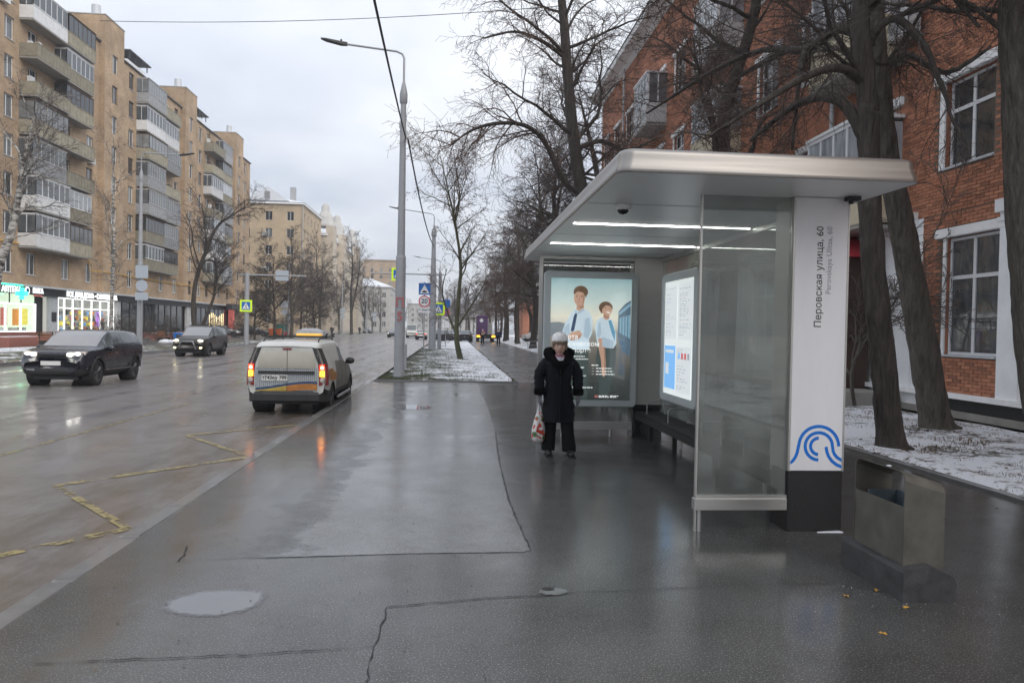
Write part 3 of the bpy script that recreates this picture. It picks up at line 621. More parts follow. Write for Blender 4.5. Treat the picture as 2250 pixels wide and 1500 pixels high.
# information board, facing the kerb
ib = bpy.data.objects.new('information_board', None); COL.objects.link(ib); ib.parent = shelter; ib.location = (3.05-SX, 10.45-SY, 0); ib.rotation_euler = (0, 0, -PI/2)
fb = frame_rr(0, 1.55, .74, 2.54, .08, .13, .11, 0, .12); fb.build('frame', MATS['alu_paint'], ib)
b = MB(); b.box(.125,1.425,.018,.026,.845,2.435); b.build('light_panel', MATS['panel_light'], ib)
b = MB(); b.box(.2,1.35,.121,.34,1.2,2.0); b.build('bracket', MATS['steel'], ib)
for (x0, x1, z0, z1, mat) in ((.17,.70,1.62,2.37,'panel_sheet'),(.78,1.37,1.62,2.39,'panel_sheet'),(.17,.66,.93,1.53,'panel_blue'),(.72,1.33,.90,1.53,'panel_sheet')):
    b = MB(); b.box(x0, x1, .0135, .0175, z0, z1); sh = b.build('timetable_sheet' if mat != 'panel_blue' else 'map_sheet', MATS[mat], ib)
    b = MB(); z = z1-.05
    while z > z0+.05:
        if rr.random() < .8:
            x = x0+.04
            for k in range(rr.randint(2,4)):
                w = rr.uniform(.05,.12)
                if x+w < x1-.03: b.box(x, x+w, .0125, .013, z, z+.009)
                x += w+rr.uniform(.02,.06)
        z -= rr.uniform(.022,.045)
    if mat != 'panel_blue': tag(b.build('printed_lines', MATS['panel_ink'], ib), kind='stuff')
    else:
        b = MB(); b.box(x0+.06, x0+.2, .0125, .013, z0+.2, z0+.36); b.box(x0+.05, x1-.06, .0125, .013, z1-.1, z1-.06); b.build('map_inset', MATS['panel_sheet'], ib)
for k, mt in enumerate(('panel_blue','panel_red','panel_red','panel_ink')):
    b = MB(); b.box(.80+k*.13,.88+k*.13,.0115,.0122,1.36,1.44); b.build('pictogram', MATS[mt], ib)
# bench with slats and armrests
pm('bench_slat', (.018,.018,.018), .6, 0, .15, 6, stretch=(1,.1,1))
bench = []
for k in range(6):
    b = MB(); x = 2.96+k*.066; b.bbox(x, x+.046, 6.52, 11.45, .42, .45, .008); sb(b, 'seat_slat', MATS['bench_slat'])
b = MB(); b.box(2.955,2.972,6.52,11.45,.32,.415); sb(b, 'seat_beam', MATS['bench_slat'])
for y in (6.62, 7.26, 7.9, 8.54, 9.9, 11.0):
    b = MB(); b.tube([(3.02,y,.45),(3.02,y,.62),(3.05,y,.65),(3.27,y,.65),(3.30,y,.62),(3.30,y,.45)], .009, 8); sb(b, 'armrest', MATS['galv'])
for y in (6.9, 8.4, 10.0, 11.2):
    b = MB(); b.box(3.12,3.18,y-.02,y+.02,0,.385); b.box(2.99,3.34,y-.02,y+.02,.385,.418); sb(b, 'bench_leg', MATS['black_plastic'])
# ================================================================== LITTER BIN
pm('bin_metal', (.105,.10,.085), .55, .2, .32, 5, rvar=.12, bump=.08, bscale=12); pm('bin_liner', (.10,.13,.15), .5, .2, .2, 6)
pm('concrete_dark', (.045,.045,.047), .55, 0, .45, 9, bump=.25, bscale=90, rvar=.15)
bx0, by0 = 3.13, 4.86
binr = thing('litter_bin', 'dented grey sheet metal litter bin on a dark concrete block', 'litter bin', (bx0, by0, 0))
def bb(b, name, mat): return b.build(name, MATS[mat], binr, (-bx0,-by0,0))
b = MB(); X0, X1, Y0, Y1, ZT = 2.975, 3.255, 4.52, 5.12, .835
prof = [(Y0,.2)] + [(Y0, ZT-.06), (Y0+.012, ZT-.025), (Y0+.04, ZT-.006), (Y0+.07, ZT), (Y1-.07, ZT), (Y1-.03, ZT-.008), (Y1-.008, ZT-.04)] + [(Y1,.2)]
inner = [(y+(.008 if y < 4.8 else -.008), z-(.0 if z < .3 else .008)) for y, z in prof]
ro = []
for (y, z), (yi, zi) in zip(prof, inner): dz = .085 if z > .3 else 0; ro.append([(X0,y,z),(X1,y,z-dz),(X1,yi,zi-dz),(X0,yi,zi)])
b.rings(ro, 0, True); bb(b, 'shell', 'bin_metal')
for x in (X0+.004, X1-.012):
    b = MB(); b.box(x, x+.008, Y0+.012, Y1-.012, .2, .60 if x < 3.1 else .60); bb(b, 'side_panel', 'bin_metal')
b = MB(); b.box(X0+.03, X1-.03, Y0+.05, Y0+.06, .25, .62); b.box(X0+.03, X1-.03, Y1-.14, Y1-.13, .25, .62); b.box(X1-.04, X1-.03, Y0+.06, Y1-.14, .25, .62); b.box(X0+.03,X0+.04,Y0+.06,Y1-.14,.25,.58); b.box(X0+.04,X1-.04,Y0+.06,Y1-.14,.25,.26); bb(b, 'liner', 'bin_liner')
b = MB(); pr = [(2.935,0),(3.30,0),(3.30,.12),(3.29,.16),(3.13,.235),(3.10,.235),(2.945,.215),(2.935,.19)]
b.prism(pr, 4.45, 5.20); base = b; 
for i, v in enumerate(base.v): base.v[i] = (v[0]+.006*mnoise.noise((v[0]*9, v[1]*7, v[2]*9)), v[1]+.004*mnoise.noise((v[2]*9, v[0]*7, 3)), v[2])
bb(base, 'concrete_base', 'concrete_dark')
b = MB(); b.box(2.98,3.005,4.72,4.74,ZT-.002,ZT+.006); bb(b, 'snow_remnant', 'snow')
# ================================================================== LAMP POSTS, SIGNS
def lamp_post(loc, label, armdir=-1, h=9.2, r=.16, zj=4.0, arm=(2.6,1.85), rod=.035, group=None):
    t = thing('street_lamp', label, 'street lamp', loc, 0, group)
    b = MB(); b.tube([(0,0,0),(0,0,zj)], [r*1.12, r], 18); b.cyl((0,0,zj-.02),(0,0,zj+.06), r*1.04, r*.95, 18); b.tube([(0,0,zj+.05),(0,0,h)], [r*.82, r*.55], 18); b.build('pole', MATS['pole_grey'], t)
    b = MB(); b.lathe([(r*.62,h-.15),(r*.8,h-.1),(r*.8,h+.18),(r*.5,h+.42),(rod,h+.6)], 16); b.build('collar', MATS['pole_grey'], t)
    d = armdir; ax, az = arm; b = MB()
    b.tube([(0,0,h+.5),(0,0,h+1.35),(d*.06,0,h+1.48),(d*.25,0,h+1.56),(d*ax,0,h+az)], rod, 10); b.build('arm', MATS['galv'], t)
    b = MB(); x = d*ax; z = h+az
    b.rings([[(x-d*.1,-.04,z-.06),(x-d*.1,.04,z-.06),(x-d*.1,.04,z+.05),(x-d*.1,-.04,z+.05)],[(x+d*.12,-.12,z-.03),(x+d*.12,.12,z-.03),(x+d*.12,.09,z+.06),(x+d*.12,-.09,z+.06)],
             [(x+d*.6,-.13,z+.08),(x+d*.6,.13,z+.08),(x+d*.6,.1,z+.13),(x+d*.6,-.1,z+.13)],[(x+d*.75,-.06,z+.12),(x+d*.75,.06,z+.12),(x+d*.75,.05,z+.15),(x+d*.75,-.05,z+.15)]])
    b.cyl((x+d*.1,0,z+.05),(x+d*.1,0,z+.14),.03,n=8); b.build('lamp_head', MATS['black_plastic'], t)
    return t
pm('graffiti_red', (.38,.13,.13), .5, var=.4, scale=20)
lp = lamp_post((-1.72,24.35,0), 'tall grey street lamp with red painted number at the verge corner', arm=(1.95,1.72))
for ch, z in (('П',2.5),('5',2.05)): text_mesh(ch, .42, MATS['graffiti_red'], 'painted_number', lp, (0,-.181,z), (PI/2,0,0), bold=.01, extrude=.004)
b = MB(); b.bbox(.15,.24,-.08,.08,.35,1.15,.01); b.build('service_box', MATS['pole_grey'], lp)
lamp_post((-1.45,54.6,0), 'grey street lamp rising behind the speed limit sign', h=8.6, r=.24, zj=5.6)
lamp_post((-1.6,92,0), 'grey street lamp further along the verge by parked cars', h=8.6)
lamp_post((-18.55,45.1,0), 'grey street lamp with back of signs behind the dark cars', 1, h=10.2, r=.15, zj=5.2, arm=(2.3,1.5))
lamp_post((-20.4,93,0), 'slim grey street lamp beside the overhead sign gantry', 1, h=8.6, r=.13, arm=(2.3,1.5))
lamp_post((-19.0,128,0), 'grey street lamp by the tan building corner', 1, h=8.6, r=.13, arm=(2.3,1.5))
lamp_post((-19.0,165,0), 'distant grey street lamp on the far verge', 1, h=8.6, r=.13, arm=(2.3,1.5))
lamp_post((-19.0,200,0), 'most distant grey street lamp near the white roofed house', 1, h=8.6, r=.13, arm=(2.3,1.5))
def cross_face(b_, t, y, s, loc=(0,0,0), lime=True):
    """pedestrian-crossing sign on the side facing -y: lime border, blue square, white triangle, walker on stripes"""
    x, z = loc[0], loc[2]; y = loc[1]
    if lime:
        b = MB(); b.box(x-s*.66,x+s*.66,y,y+.02,z-s*.66,z+s*.66); b.build('border', MATS['sign_lime'], t)
    b = MB(); b.box(x-s*.46,x+s*.46,y-.006,y-.001,z-s*.46,z+s*.46); b.build('blue_panel', MATS['sign_blue'], t)
    b = MB(); b.prism([(x-s*.40,z-s*.36),(x+s*.40,z-s*.36),(x,z+s*.38)], y-.010, y-.0065); b.build('white_triangle', MATS['sign_white'], t)
    b = MB(); yy = y-.013
    b.box(x-.03*s,x+.05*s,yy,y-.0105,z-.06*s,z+.10*s); b.box(x-.02*s,x+.05*s,yy,y-.0105,z+.11*s,z+.19*s)
    for a in (-1, 1): b.prism([(x+a*.02*s,z-.05*s),(x+a*.14*s,z-.26*s),(x+a*.08*s,z-.26*s),(x-a*.03*s,z-.05*s)], yy, y-.0105)
    for k in range(4): b.box(x-.28*s+k*.16*s, x-.2*s+k*.16*s, yy, y-.0105, z-.34*s, z-.28*s)
    b.build('walker', MATS['ink_black'], t)
g = thing('sign_gantry', 'grey cantilever sign post with lime bordered crossing sign across the road', 'sign post', (-16.95,61.9,0))
b = MB(); b.tube([(0,0,0),(0,0,5.95)], [.2,.17], 14); b.build('pole', MATS['pole_grey'], g)
b = MB(); b.tube([(-.6,0,5.78),(4.8,0,5.78)], .06, 8); b.build('arm', MATS['galv'], g)
b = MB(); b.box(2.3,3.35,-.02,.02,5.35,6.2); b.build('sign_back', MATS['sign_back'], g)
cross_face(None, g, 0, .74, (0,-.24,3.2))
g = thing('sign_gantry', 'grey cantilever sign post reaching over the road from the verge', 'sign post', (-.95,56.0,0))
b = MB(); b.tube([(0,0,0),(0,0,5.9)], [.15,.12], 12); b.build('pole', MATS['pole_grey'], g)
b = MB(); b.tube([(.3,0,5.75),(-5.2,0,5.75)], .05, 8); b.build('arm', MATS['galv'], g)
cross_face(None, g, 0, .74, (-3.2,-.09,5.7)); cross_face(None, g, 0, .74, (-.1,-.2,3.15))
sp = thing('speed_sign_post', 'thin post with blue speed bump sign above a 20 speed limit', 'road sign', (-1.72,45.3,0))
b = MB(); b.cyl((0,0,0),(0,0,4.5),.035,n=10); b.build('post', MATS['galv'], sp)
b = MB(); b.box(-.36,.36,-.06,-.04,3.72,4.44); b.build('bump_sign', MATS['sign_blue'], sp)
b = MB(); b.prism([(-.3,3.8),(.3,3.8),(0,4.36)], -.066, -.0605); b.build('white_triangle', MATS['sign_white'], sp)
b = MB(); b.prism([(-.17,3.86),(.17,3.86),(.1,3.95),(0,3.99),(-.1,3.95)], -.071, -.0665); b.build('bump_symbol', MATS['ink_black'], sp)
b = MB(); b.lathe([(.36,-.06),(.36,-.04)], 28, axis='y', c=(0,0,3.32)); b.build('red_ring', MATS['sign_red'], sp)
b = MB(); b.lathe([(.29,-.066),(.29,-.0605)], 28, axis='y', c=(0,0,3.32)); b.build('white_disc', MATS['sign_white'], sp)
text_mesh('20', .40, MATS['ink_black'], 'lettering', sp, (0,-.069,3.32), (PI/2,0,0), bold=.006)
b = MB(); b.box(-.36,.36,-.06,-.04,2.62,2.94); b.build('distance_plate', MATS['sign_white'], sp)
text_mesh('↑ 40м ↑', .19, MATS['ink_black'], 'lettering', sp, (0,-.063,2.78), (PI/2,0,0))
ps = thing('parking_sign_post', 'leaning stack of parking and no stopping signs behind the lamp', 'road sign', (-.55,66,0))
b = MB(); b.cyl((0,0,0),(0,0,4.3),.035,n=8); b.build('post', MATS['galv'], ps)
b = MB(); b.box(-.35,.35,-.06,-.04,3.55,4.25); b.build('blue_panel', MATS['sign_blue'], ps)
b = MB(); b.lathe([(.34,-.06),(.34,-.04)], 20, axis='y', c=(0,0,3.1)); b.build('no_stopping_disc', MATS['sign_red'], ps)
b = MB(); b.lathe([(.26,-.066),(.26,-.0605)], 20, axis='y', c=(0,0,3.1)); b.build('blue_disc', MATS['sign_blue'], ps)
for k in (1,-1):
    b = MB(); b.tube([(-.2,-.069,3.1-.2*k),(.2,-.069,3.1+.2*k)], .035, 4, smooth=False); b.build('red_bar', MATS['sign_red'], ps)
for z0, z1 in ((2.45,2.68),(1.7,2.35)):
    b = MB(); b.box(-.3,.3,-.06,-.04,z0,z1); b.build('plate', MATS['sign_white'], ps)
# signs seen from behind, on the far side
sbk = thing('traffic_sign', 'backs of three grey signs on a post beside the tall lamp', 'road sign', (-18.3,44.7,0))
b = MB(); b.box(-.36,.36,0,.02,4.3,5.05); b.build('sign_back', MATS['sign_back'], sbk)
b = MB(); b.lathe([(.34,0),(.34,.02)], 20, axis='y', c=(0,0,3.85)); b.build('sign_back', MATS['sign_back'], sbk)
b = MB(); b.box(-.36,.36,0,.02,3.0,3.45); b.build('sign_back', MATS['sign_back'], sbk)
b = MB(); b.cyl((0,.05,0),(0,.05,5),.03,n=8); b.build('post', MATS['galv'], sbk)
for (px, Y, lab) in ((624,88,'back of round sign and plate on a post before the tan building'),(752,120,'back of a square sign on a post near the big bare tree'),(822,150,'small far sign back on a thin post by the road')):
    p = atY(px, 735, Y); t = thing('traffic_sign', lab, 'road sign', (p.x, p.y, 0))
    b = MB(); b.cyl((0,.05,0),(0,.05,4.6),.04,n=8); b.build('post', MATS['galv'], t)
    b = MB(); b.box(-.42,.42,0,.02,3.7,4.5); b.build('sign_back', MATS['sign_back'], t)
    b = MB(); b.lathe([(.38,0),(.38,.02)], 18, axis='y', c=(0,0,3.2)); b.build('sign_back', MATS['sign_back'], t)
# overhead cables
def sag(a, c, s, n=18):
    a = Vector(a); c = Vector(c); return [a+(c-a)*(i/n) - Vector((0,0,s*4*(i/n)*(1-i/n))) for i in range(n+1)]
pm('cable', (.03,.028,.03), .6, var=.2, scale=30)
p0 = atY(824,0,12.0); d_ = (p0-Vector((-1.7,24.3,7.9))); e0 = Vector((-1.7,24.3,7.9))+d_*2.3
b = MB(); b.tube(sag(e0, (-1.62,24.25,7.9), .25), .022, 6); tag(b.build('power_cable', MATS['cable']), 'thick black overhead cable running down to the lamp with red number', 'cable')
b = MB(); b.tube(sag((-1.55,24.4,7.9), (-1.45,54.5,7.8), .6), .03, 6); tag(b.build('power_cable', MATS['cable']), 'overhead cable strung between the two lamps on the verge', 'cable')
p0, p1 = atY(255,45,46), atY(1105,18,38); b = MB(); b.tube(sag(p0+(p0-p1)*.05, p1+(p1-p0)*.12, .35), .018, 5); tag(b.build('span_wire', MATS['cable']), 'thin wire spanning high across the street', 'cable')
# ================================================================== BUILDINGS
def brick_tex(name, c1, c2, mortar, w=.25, h=.075, ms=.008, rough=.85, var=.25, axis='x', bump=.3):
    m = bpy.data.materials.new(name); m.use_nodes = True; ns, ln = nodes(m); b = ns['Principled BSDF']
    t = ns.new('ShaderNodeTexCoord'); sp = ns.new('ShaderNodeSeparateXYZ'); ln.new(t.outputs['Object'], sp.inputs[0])
    ad = ns.new('ShaderNodeMath'); ad.operation = 'ADD'; ln.new(sp.outputs['X'], ad.inputs[0]); ln.new(sp.outputs['Y'], ad.inputs[1])
    cb = ns.new('ShaderNodeCombineXYZ'); ln.new(ad.outputs[0], cb.inputs[0]); ln.new(sp.outputs['Z'], cb.inputs[1])
    br = ns.new('ShaderNodeTexBrick'); ln.new(cb.outputs[0], br.inputs['Vector']); br.inputs['Scale'].default_value = 1
    br.inputs['Brick Width'].default_value = w; br.inputs['Row Height'].default_value = h; br.inputs['Mortar Size'].default_value = ms
    br.inputs['Color1'].default_value = c1+(1,); br.inputs['Color2'].default_value = c2+(1,); br.inputs['Mortar'].default_value = mortar+(1,); br.inputs['Bias'].default_value = -.1
    n = ns.new('ShaderNodeTexNoise'); n.inputs['Scale'].default_value = .35; n.inputs['Detail'].default_value = 9; n.inputs['Roughness'].default_value = .72; ln.new(t.outputs['Object'], n.inputs['Vector'])
    mr = ns.new('ShaderNodeMapRange'); ln.new(n.outputs['Fac'], mr.inputs[0]); mr.inputs['From Min'].default_value = .3; mr.inputs['From Max'].default_value = .7; mr.inputs['To Min'].default_value = 1-var; mr.inputs['To Max'].default_value = 1+var
    sc_ = ns.new('ShaderNodeVectorMath'); sc_.operation = 'SCALE'; ln.new(br.outputs['Color'], sc_.inputs[0]); ln.new(mr.outputs[0], sc_.inputs['Scale'])
    ln.new(sc_.outputs[0], b.inputs['Base Color']); b.inputs['Roughness'].default_value = rough; b.inputs['Specular IOR Level'].default_value = .25
    bp = ns.new('ShaderNodeBump'); bp.inputs['Strength'].default_value = bump; bp.inputs['Distance'].default_value = .01; bp.invert = True; ln.new(br.outputs['Fac'], bp.inputs['Height']); ln.new(bp.outputs[0], b.inputs['Normal'])
    MATS[name] = m; return m
brick_tex('tan_brick', (.42,.30,.195), (.335,.235,.15), (.32,.255,.19), var=.38)
brick_tex('yellow_brick', (.47,.37,.25), (.42,.325,.215), (.40,.32,.23), var=.22)
brick_tex('red_brick', (.42,.175,.10), (.33,.13,.075), (.30,.17,.12), var=.35)
pm('mortar', (.17,.115,.085), .9, var=.2, scale=10)
def island_brick(name, cols, rough=.8):
    m = bpy.data.materials.new(name); m.use_nodes = True; ns, ln = nodes(m); b = ns['Principled BSDF']
    g = ns.new('ShaderNodeNewGeometry'); oi = ns.new('ShaderNodeObjectInfo'); ad = ns.new('ShaderNodeMath'); ad.operation = 'ADD'; ln.new(g.outputs['Random Per Island'], ad.inputs[0]); ln.new(oi.outputs['Random'], ad.inputs[1])
    fr = ns.new('ShaderNodeMath'); fr.operation = 'FRACT'; ln.new(ad.outputs[0], fr.inputs[0])
    r = ns.new('ShaderNodeValToRGB'); e = r.color_ramp.elements; e[0].color = cols[0]+(1,); e[1].color = cols[-1]+(1,)
    for i, c in enumerate(cols[1:-1]): q = e.new((i+1)/(len(cols)-1)); q.color = c+(1,)
    ln.new(fr.outputs[0], r.inputs[0])
    n = ns.new('ShaderNodeTexNoise'); n.inputs['Scale'].default_value = 22; n.inputs['Detail'].default_value = 6; t = ns.new('ShaderNodeTexCoord'); ln.new(t.outputs['Object'], n.inputs['Vector'])
    mr = ns.new('ShaderNodeMapRange'); ln.new(n.outputs['Fac'], mr.inputs[0]); mr.inputs['To Min'].default_value = .55; mr.inputs['To Max'].default_value = 1.45
    s = ns.new('ShaderNodeVectorMath'); s.operation = 'SCALE'; ln.new(r.outputs[0], s.inputs[0]); ln.new(mr.outputs[0], s.inputs['Scale']); ln.new(s.outputs[0], b.inputs['Base Color']); b.inputs['Roughness'].default_value = rough
    bp = ns.new('ShaderNodeBump'); bp.inputs['Strength'].default_value = .5; bp.inputs['Distance'].default_value = .006; ln.new(n.outputs['Fac'], bp.inputs['Height']); ln.new(bp.outputs[0], b.inputs['Normal'])
    MATS[name] = m
island_brick('brick', [(.43,.175,.10),(.34,.135,.075),(.47,.21,.12),(.38,.15,.085),(.23,.10,.06),(.44,.19,.105)])
pm('stucco_white', (.80,.81,.82), .8, var=.1, scale=1.5, bump=.15, bscale=30); pm('trim_white', (.82,.82,.82), .6, var=.08, scale=4)
pm('pvc', (.66,.67,.68), .4, var=.03); pm('old_frame', (.45,.44,.42), .6, var=.15, scale=8)
pm('roof_dark', (.05,.05,.055), .6, var=.2); pm('concrete', (.30,.285,.26), .8, var=.2, scale=2, bump=.2); pm('stained_panel', (.26,.235,.175), .75, var=.3, scale=2.2, rand=.25)
pm('white_panel', (.56,.565,.57), .6, var=.12, scale=2, rand=.15); pm('grey_panel', (.27,.275,.285), .65, var=.25, scale=3, rand=.25); pm('wood_dark', (.09,.06,.045), .7, var=.3, scale=5)
pm('gas_pipe', (.55,.33,.05), .5, var=.1); pm('metal_white', (.5,.52,.54), .5, .1, .15, 4)
def pane_mat(name, dark, pale, rough=.04, spec=.8):
    m = bpy.data.materials.new(name); m.use_nodes = True; ns, ln = nodes(m); b = ns['Principled BSDF']
    oi = ns.new('ShaderNodeObjectInfo'); r = ns.new('ShaderNodeValToRGB'); ln.new(oi.outputs['Random'], r.inputs[0]); r.color_ramp.interpolation = 'LINEAR'
    r.color_ramp.elements[0].position = .35; r.color_ramp.elements[0].color = dark+(1,); r.color_ramp.elements[1].position = .95; r.color_ramp.elements[1].color = pale+(1,)
    n = ns.new('ShaderNodeTexNoise'); n.inputs['Scale'].default_value = 2.2; n.inputs['Detail'].default_value = 3; t = ns.new('ShaderNodeTexCoord'); mp = ns.new('ShaderNodeMapping'); mp.inputs['Scale'].default_value = (3,1,.6); ln.new(t.outputs['Object'], mp.inputs[0]); ln.new(mp.outputs[0], n.inputs['Vector'])
    mr = ns.new('ShaderNodeMapRange'); ln.new(n.outputs['Fac'], mr.inputs[0]); mr.inputs['To Min'].default_value = .3; mr.inputs['To Max'].default_value = 1.7
    s = ns.new('ShaderNodeVectorMath'); s.operation = 'SCALE'; ln.new(r.outputs[0], s.inputs[0]); ln.new(mr.outputs[0], s.inputs['Scale']); ln.new(s.outputs[0], b.inputs['Base Color'])
    b.inputs['Roughness'].default_value = rough; b.inputs['Specular IOR Level'].default_value = spec; MATS[name] = m
pane_mat('window_pane', (.03,.035,.04), (.20,.21,.215)); pane_mat('balcony_pane', (.07,.08,.09), (.30,.32,.34), .08); pane_mat('dark_pane', (.015,.018,.02), (.05,.055,.06))
def wall_holes(x0, x1, z0, z1, holes, depth=.18, y=0.0, matf=None, cuts_x=(), cuts_z=(), b=None):
    """wall face (outside is -y) with rectangular openings and their reveals"""
    b = b or MB()
    xs = sorted(set([x0, x1] + [h[0] for h in holes] + [h[1] for h in holes] + list(cuts_x))); zs = sorted(set([z0, z1] + [h[2] for h in holes] + [h[3] for h in holes] + list(cuts_z)))
    xs = [v for v in xs if x0 <= v <= x1]; zs = [v for v in zs if z0 <= v <= z1]
    for i in range(len(xs)-1):
        for j in range(len(zs)-1):
            cx, cz = (xs[i]+xs[i+1])/2, (zs[j]+zs[j+1])/2
            if any(h[0] < cx < h[1] and h[2] < cz < h[3] for h in holes): continue
            b.add([(xs[i],y,zs[j]),(xs[i+1],y,zs[j]),(xs[i+1],y,zs[j+1]),(xs[i],y,zs[j+1])], [(0,1,2,3)], matf(cx, cz) if matf else 0)
    for (a, c, e, f) in holes:
        b.add([(a,y,e),(a,y+depth,e),(a,y+depth,f),(a,y,f)], [(0,1,2,3)]); b.add([(c,y,e),(c,y,f),(c,y+depth,f),(c,y+depth,e)], [(0,1,2,3)])
        b.add([(a,y,f),(a,y+depth,f),(c,y+depth,f),(c,y,f)], [(0,1,2,3)]); b.add([(a,y,e),(c,y,e),(c,y+depth,e),(a,y+depth,e)], [(0,1,2,3)])
    return b
WCACHE = {}
def window(parent, x, z, w, h, y=.12, style='two', frame='pvc', pane='window_pane', sill=True, name='window'):
    """window at lower-left corner x,z; parts frame / pane / sill made once per size"""
    key = (round(w,2), round(h,2), style, frame, pane, sill)
    if key not in WCACHE:
        f = MB(); t = .06
        f.box(0,w,0,.06,0,t); f.box(0,w,0,.06,h-t,h); f.box(0,t,0,.06,t,h-t); f.box(w-t,w,0,.06,t,h-t)
        if style in ('two','three','transom'):
            for xx in ([w*.5] if style != 'three' else [w/3, 2*w/3]): f.box(xx-.04,xx+.04,.004,.055,t,h-t)
        if style == 'transom': f.box(t,w-t,.002,.058,h*.66-.04,h*.66+.04)
        if style == 'side': f.box(w*.36-.035,w*.36+.035,.004,.055,t,h-t)
        p = MB(); p.box(t*.5,w-t*.5,.03,.035,t*.5,h-t*.5)
        s = MB(); s.box(-.04,w+.04,-.06-y,.0,-.045,-.003)
        WCACHE[key] = (f.mesh('frame', MATS[frame]), p.mesh('pane', MATS[pane]), s.mesh('sill', MATS['metal_white']))
    f, p, s = WCACHE[key]
    o = place(f, name, parent, (x, y, z)); place(p, 'pane', o)
    if sill: place(s, 'sill', o)
    return o
# ------------------------------------------------------------------ nine-storey block across the road
LB = thing('apartment_block', 'nine storey tan brick apartment block with glazed balconies above lit shops', 'building', (-33.7, 48, 0), PI/2)
Y0L = 48.0; rl = random.Random(7); STO = 2.93; Z2 = 4.55
units = [51.4, 72.4, 93.3, 114.2]; XEND = 124.0-Y0L
holes = []; wins = []; bal = []; thol = []
for ui, B in enumerate(units):
    u = B-Y0L
    for k in range(8):
        zb = Z2+k*STO
        wins.append((u+1.55, zb+.75, 1.15, 1.72, 'tower'))
        wins.append((u+4.35, zb+.8, .55, 1.5, 'n'))
        wins.append((u+6.35, zb+.75, 1.2, 1.72, 'w'))
        if u+22 < XEND:
            wins.append((u+18.7, zb+.75, 1.2, 1.72, 'w'))
            wins.append((u+9.4, zb+.75, 1.25, 1.72, 'w')); wins.append((u+14.6, zb+.75, 1.25, 1.72, 'w'))
            if k >= 1: bal.append((u, k, zb))
    if u+22 < XEND:
        for q in (9.2, 14.8): wins.append((u+q+1.0, 27.2, .5, .75, 'attic'))
wins = [w for w in wins if w[0]+w[2] < XEND-.3]
fronts = [(w[0], w[0]+w[2], w[1], w[1]+w[3]) for w in wins if w[4] != 'tower']
b = wall_holes(0, XEND, 4.45, 28.1, fronts); b.box(0, XEND, .3, 14, 4.45, 28.0)
b.box(XEND-.02, XEND+.0, .02, 14, 0, 28.0); LBw = b.build('wall', MATS['tan_brick'], LB)
for ui, B in enumerate(units):
    u = B-Y0L
    if u+4 > XEND: continue
    th = [(w[0], w[0]+w[2], w[1], w[1]+w[3]) for w in wins if w[4] == 'tower' and abs(w[0]-u-1.55) < .01]
    b = wall_holes(u, u+4.05, 4.45, 30.7, th, y=-.5)
    b.add([(u,-.5,4.45),(u,-.5,30.7),(u,6.0,30.7),(u,6.0,28),(u,0,28),(u,0,4.45)], [(0,1,2,3,4,5)]); b.add([(u+4.05,-.5,4.45),(u+4.05,0,4.45),(u+4.05,0,28),(u+4.05,6,28),(u+4.05,6,30.7),(u+4.05,-.5,30.7)], [(0,1,2,3,4,5)])
    b.poly([(u,-.5,30.7),(u+4.05,-.5,30.7),(u+4.05,6,30.7),(u,6,30.7)])
    tw = b.build('stair_tower', MATS['tan_brick'], LB)
    b = MB(); b.box(u-.05,u+4.1,-.56,6.05,30.7,30.78); b.build('coping', MATS['metal_white'], tw)
    b = MB(); b.cyl((u+1.0,.8,30.78),(u+1.0,.8,31.9),.42,n=14); b.build('vent', MATS['metal_white'], tw)
    # lift penthouse with a canopy on thin posts
    b = MB(); b.box(u-6.8,u-2.2,3.5,8.5,28.1,31.5); ph = b.build('penthouse', MATS['stucco_white'], LB)
    b = MB(); b.box(u-7.3,u-1.5,3.0,9.0,32.3,32.42)
    for xx in (-6.9,-5.4,-3.9,-2.2):
        b.box(u+xx,u+xx+.1,3.2,3.3,31.5,32.3)
    b.build('canopy', MATS['roof_dark'], ph)
    b = MB(); b.box(u-1.6,u-.1,2.0,4.0,28.1,30.2); b.build('roof_hatch', MATS['stained_panel'], LB)
for w in wins:
    st = 'two' if w[4] != 'n' else 'one'; fr = 'pvc' if rl.random() < .72 else 'wood_dark'
    if w[4] == 'attic': window(LB, w[0], w[1], w[2], w[3], .14, 'one', 'wood_dark', 'dark_pane', False); continue
    window(LB, w[0], w[1], w[2], w[3], (.12 if w[4] != 'tower' else -.38), st if rl.random() < .5 else 'side', fr)
b = MB(); b.box(-.1,XEND+.1,-.18,.4,28.1,28.24); b.box(-.1,XEND+.1,.3,14.1,28.02,28.1); b.build('roof_edge', MATS['roof_dark'], LB)
b = MB(); b.box(0,XEND,.4,14,28.24,28.27); b.build('roof', MATS['roof_dark'], LB)
BC = {}
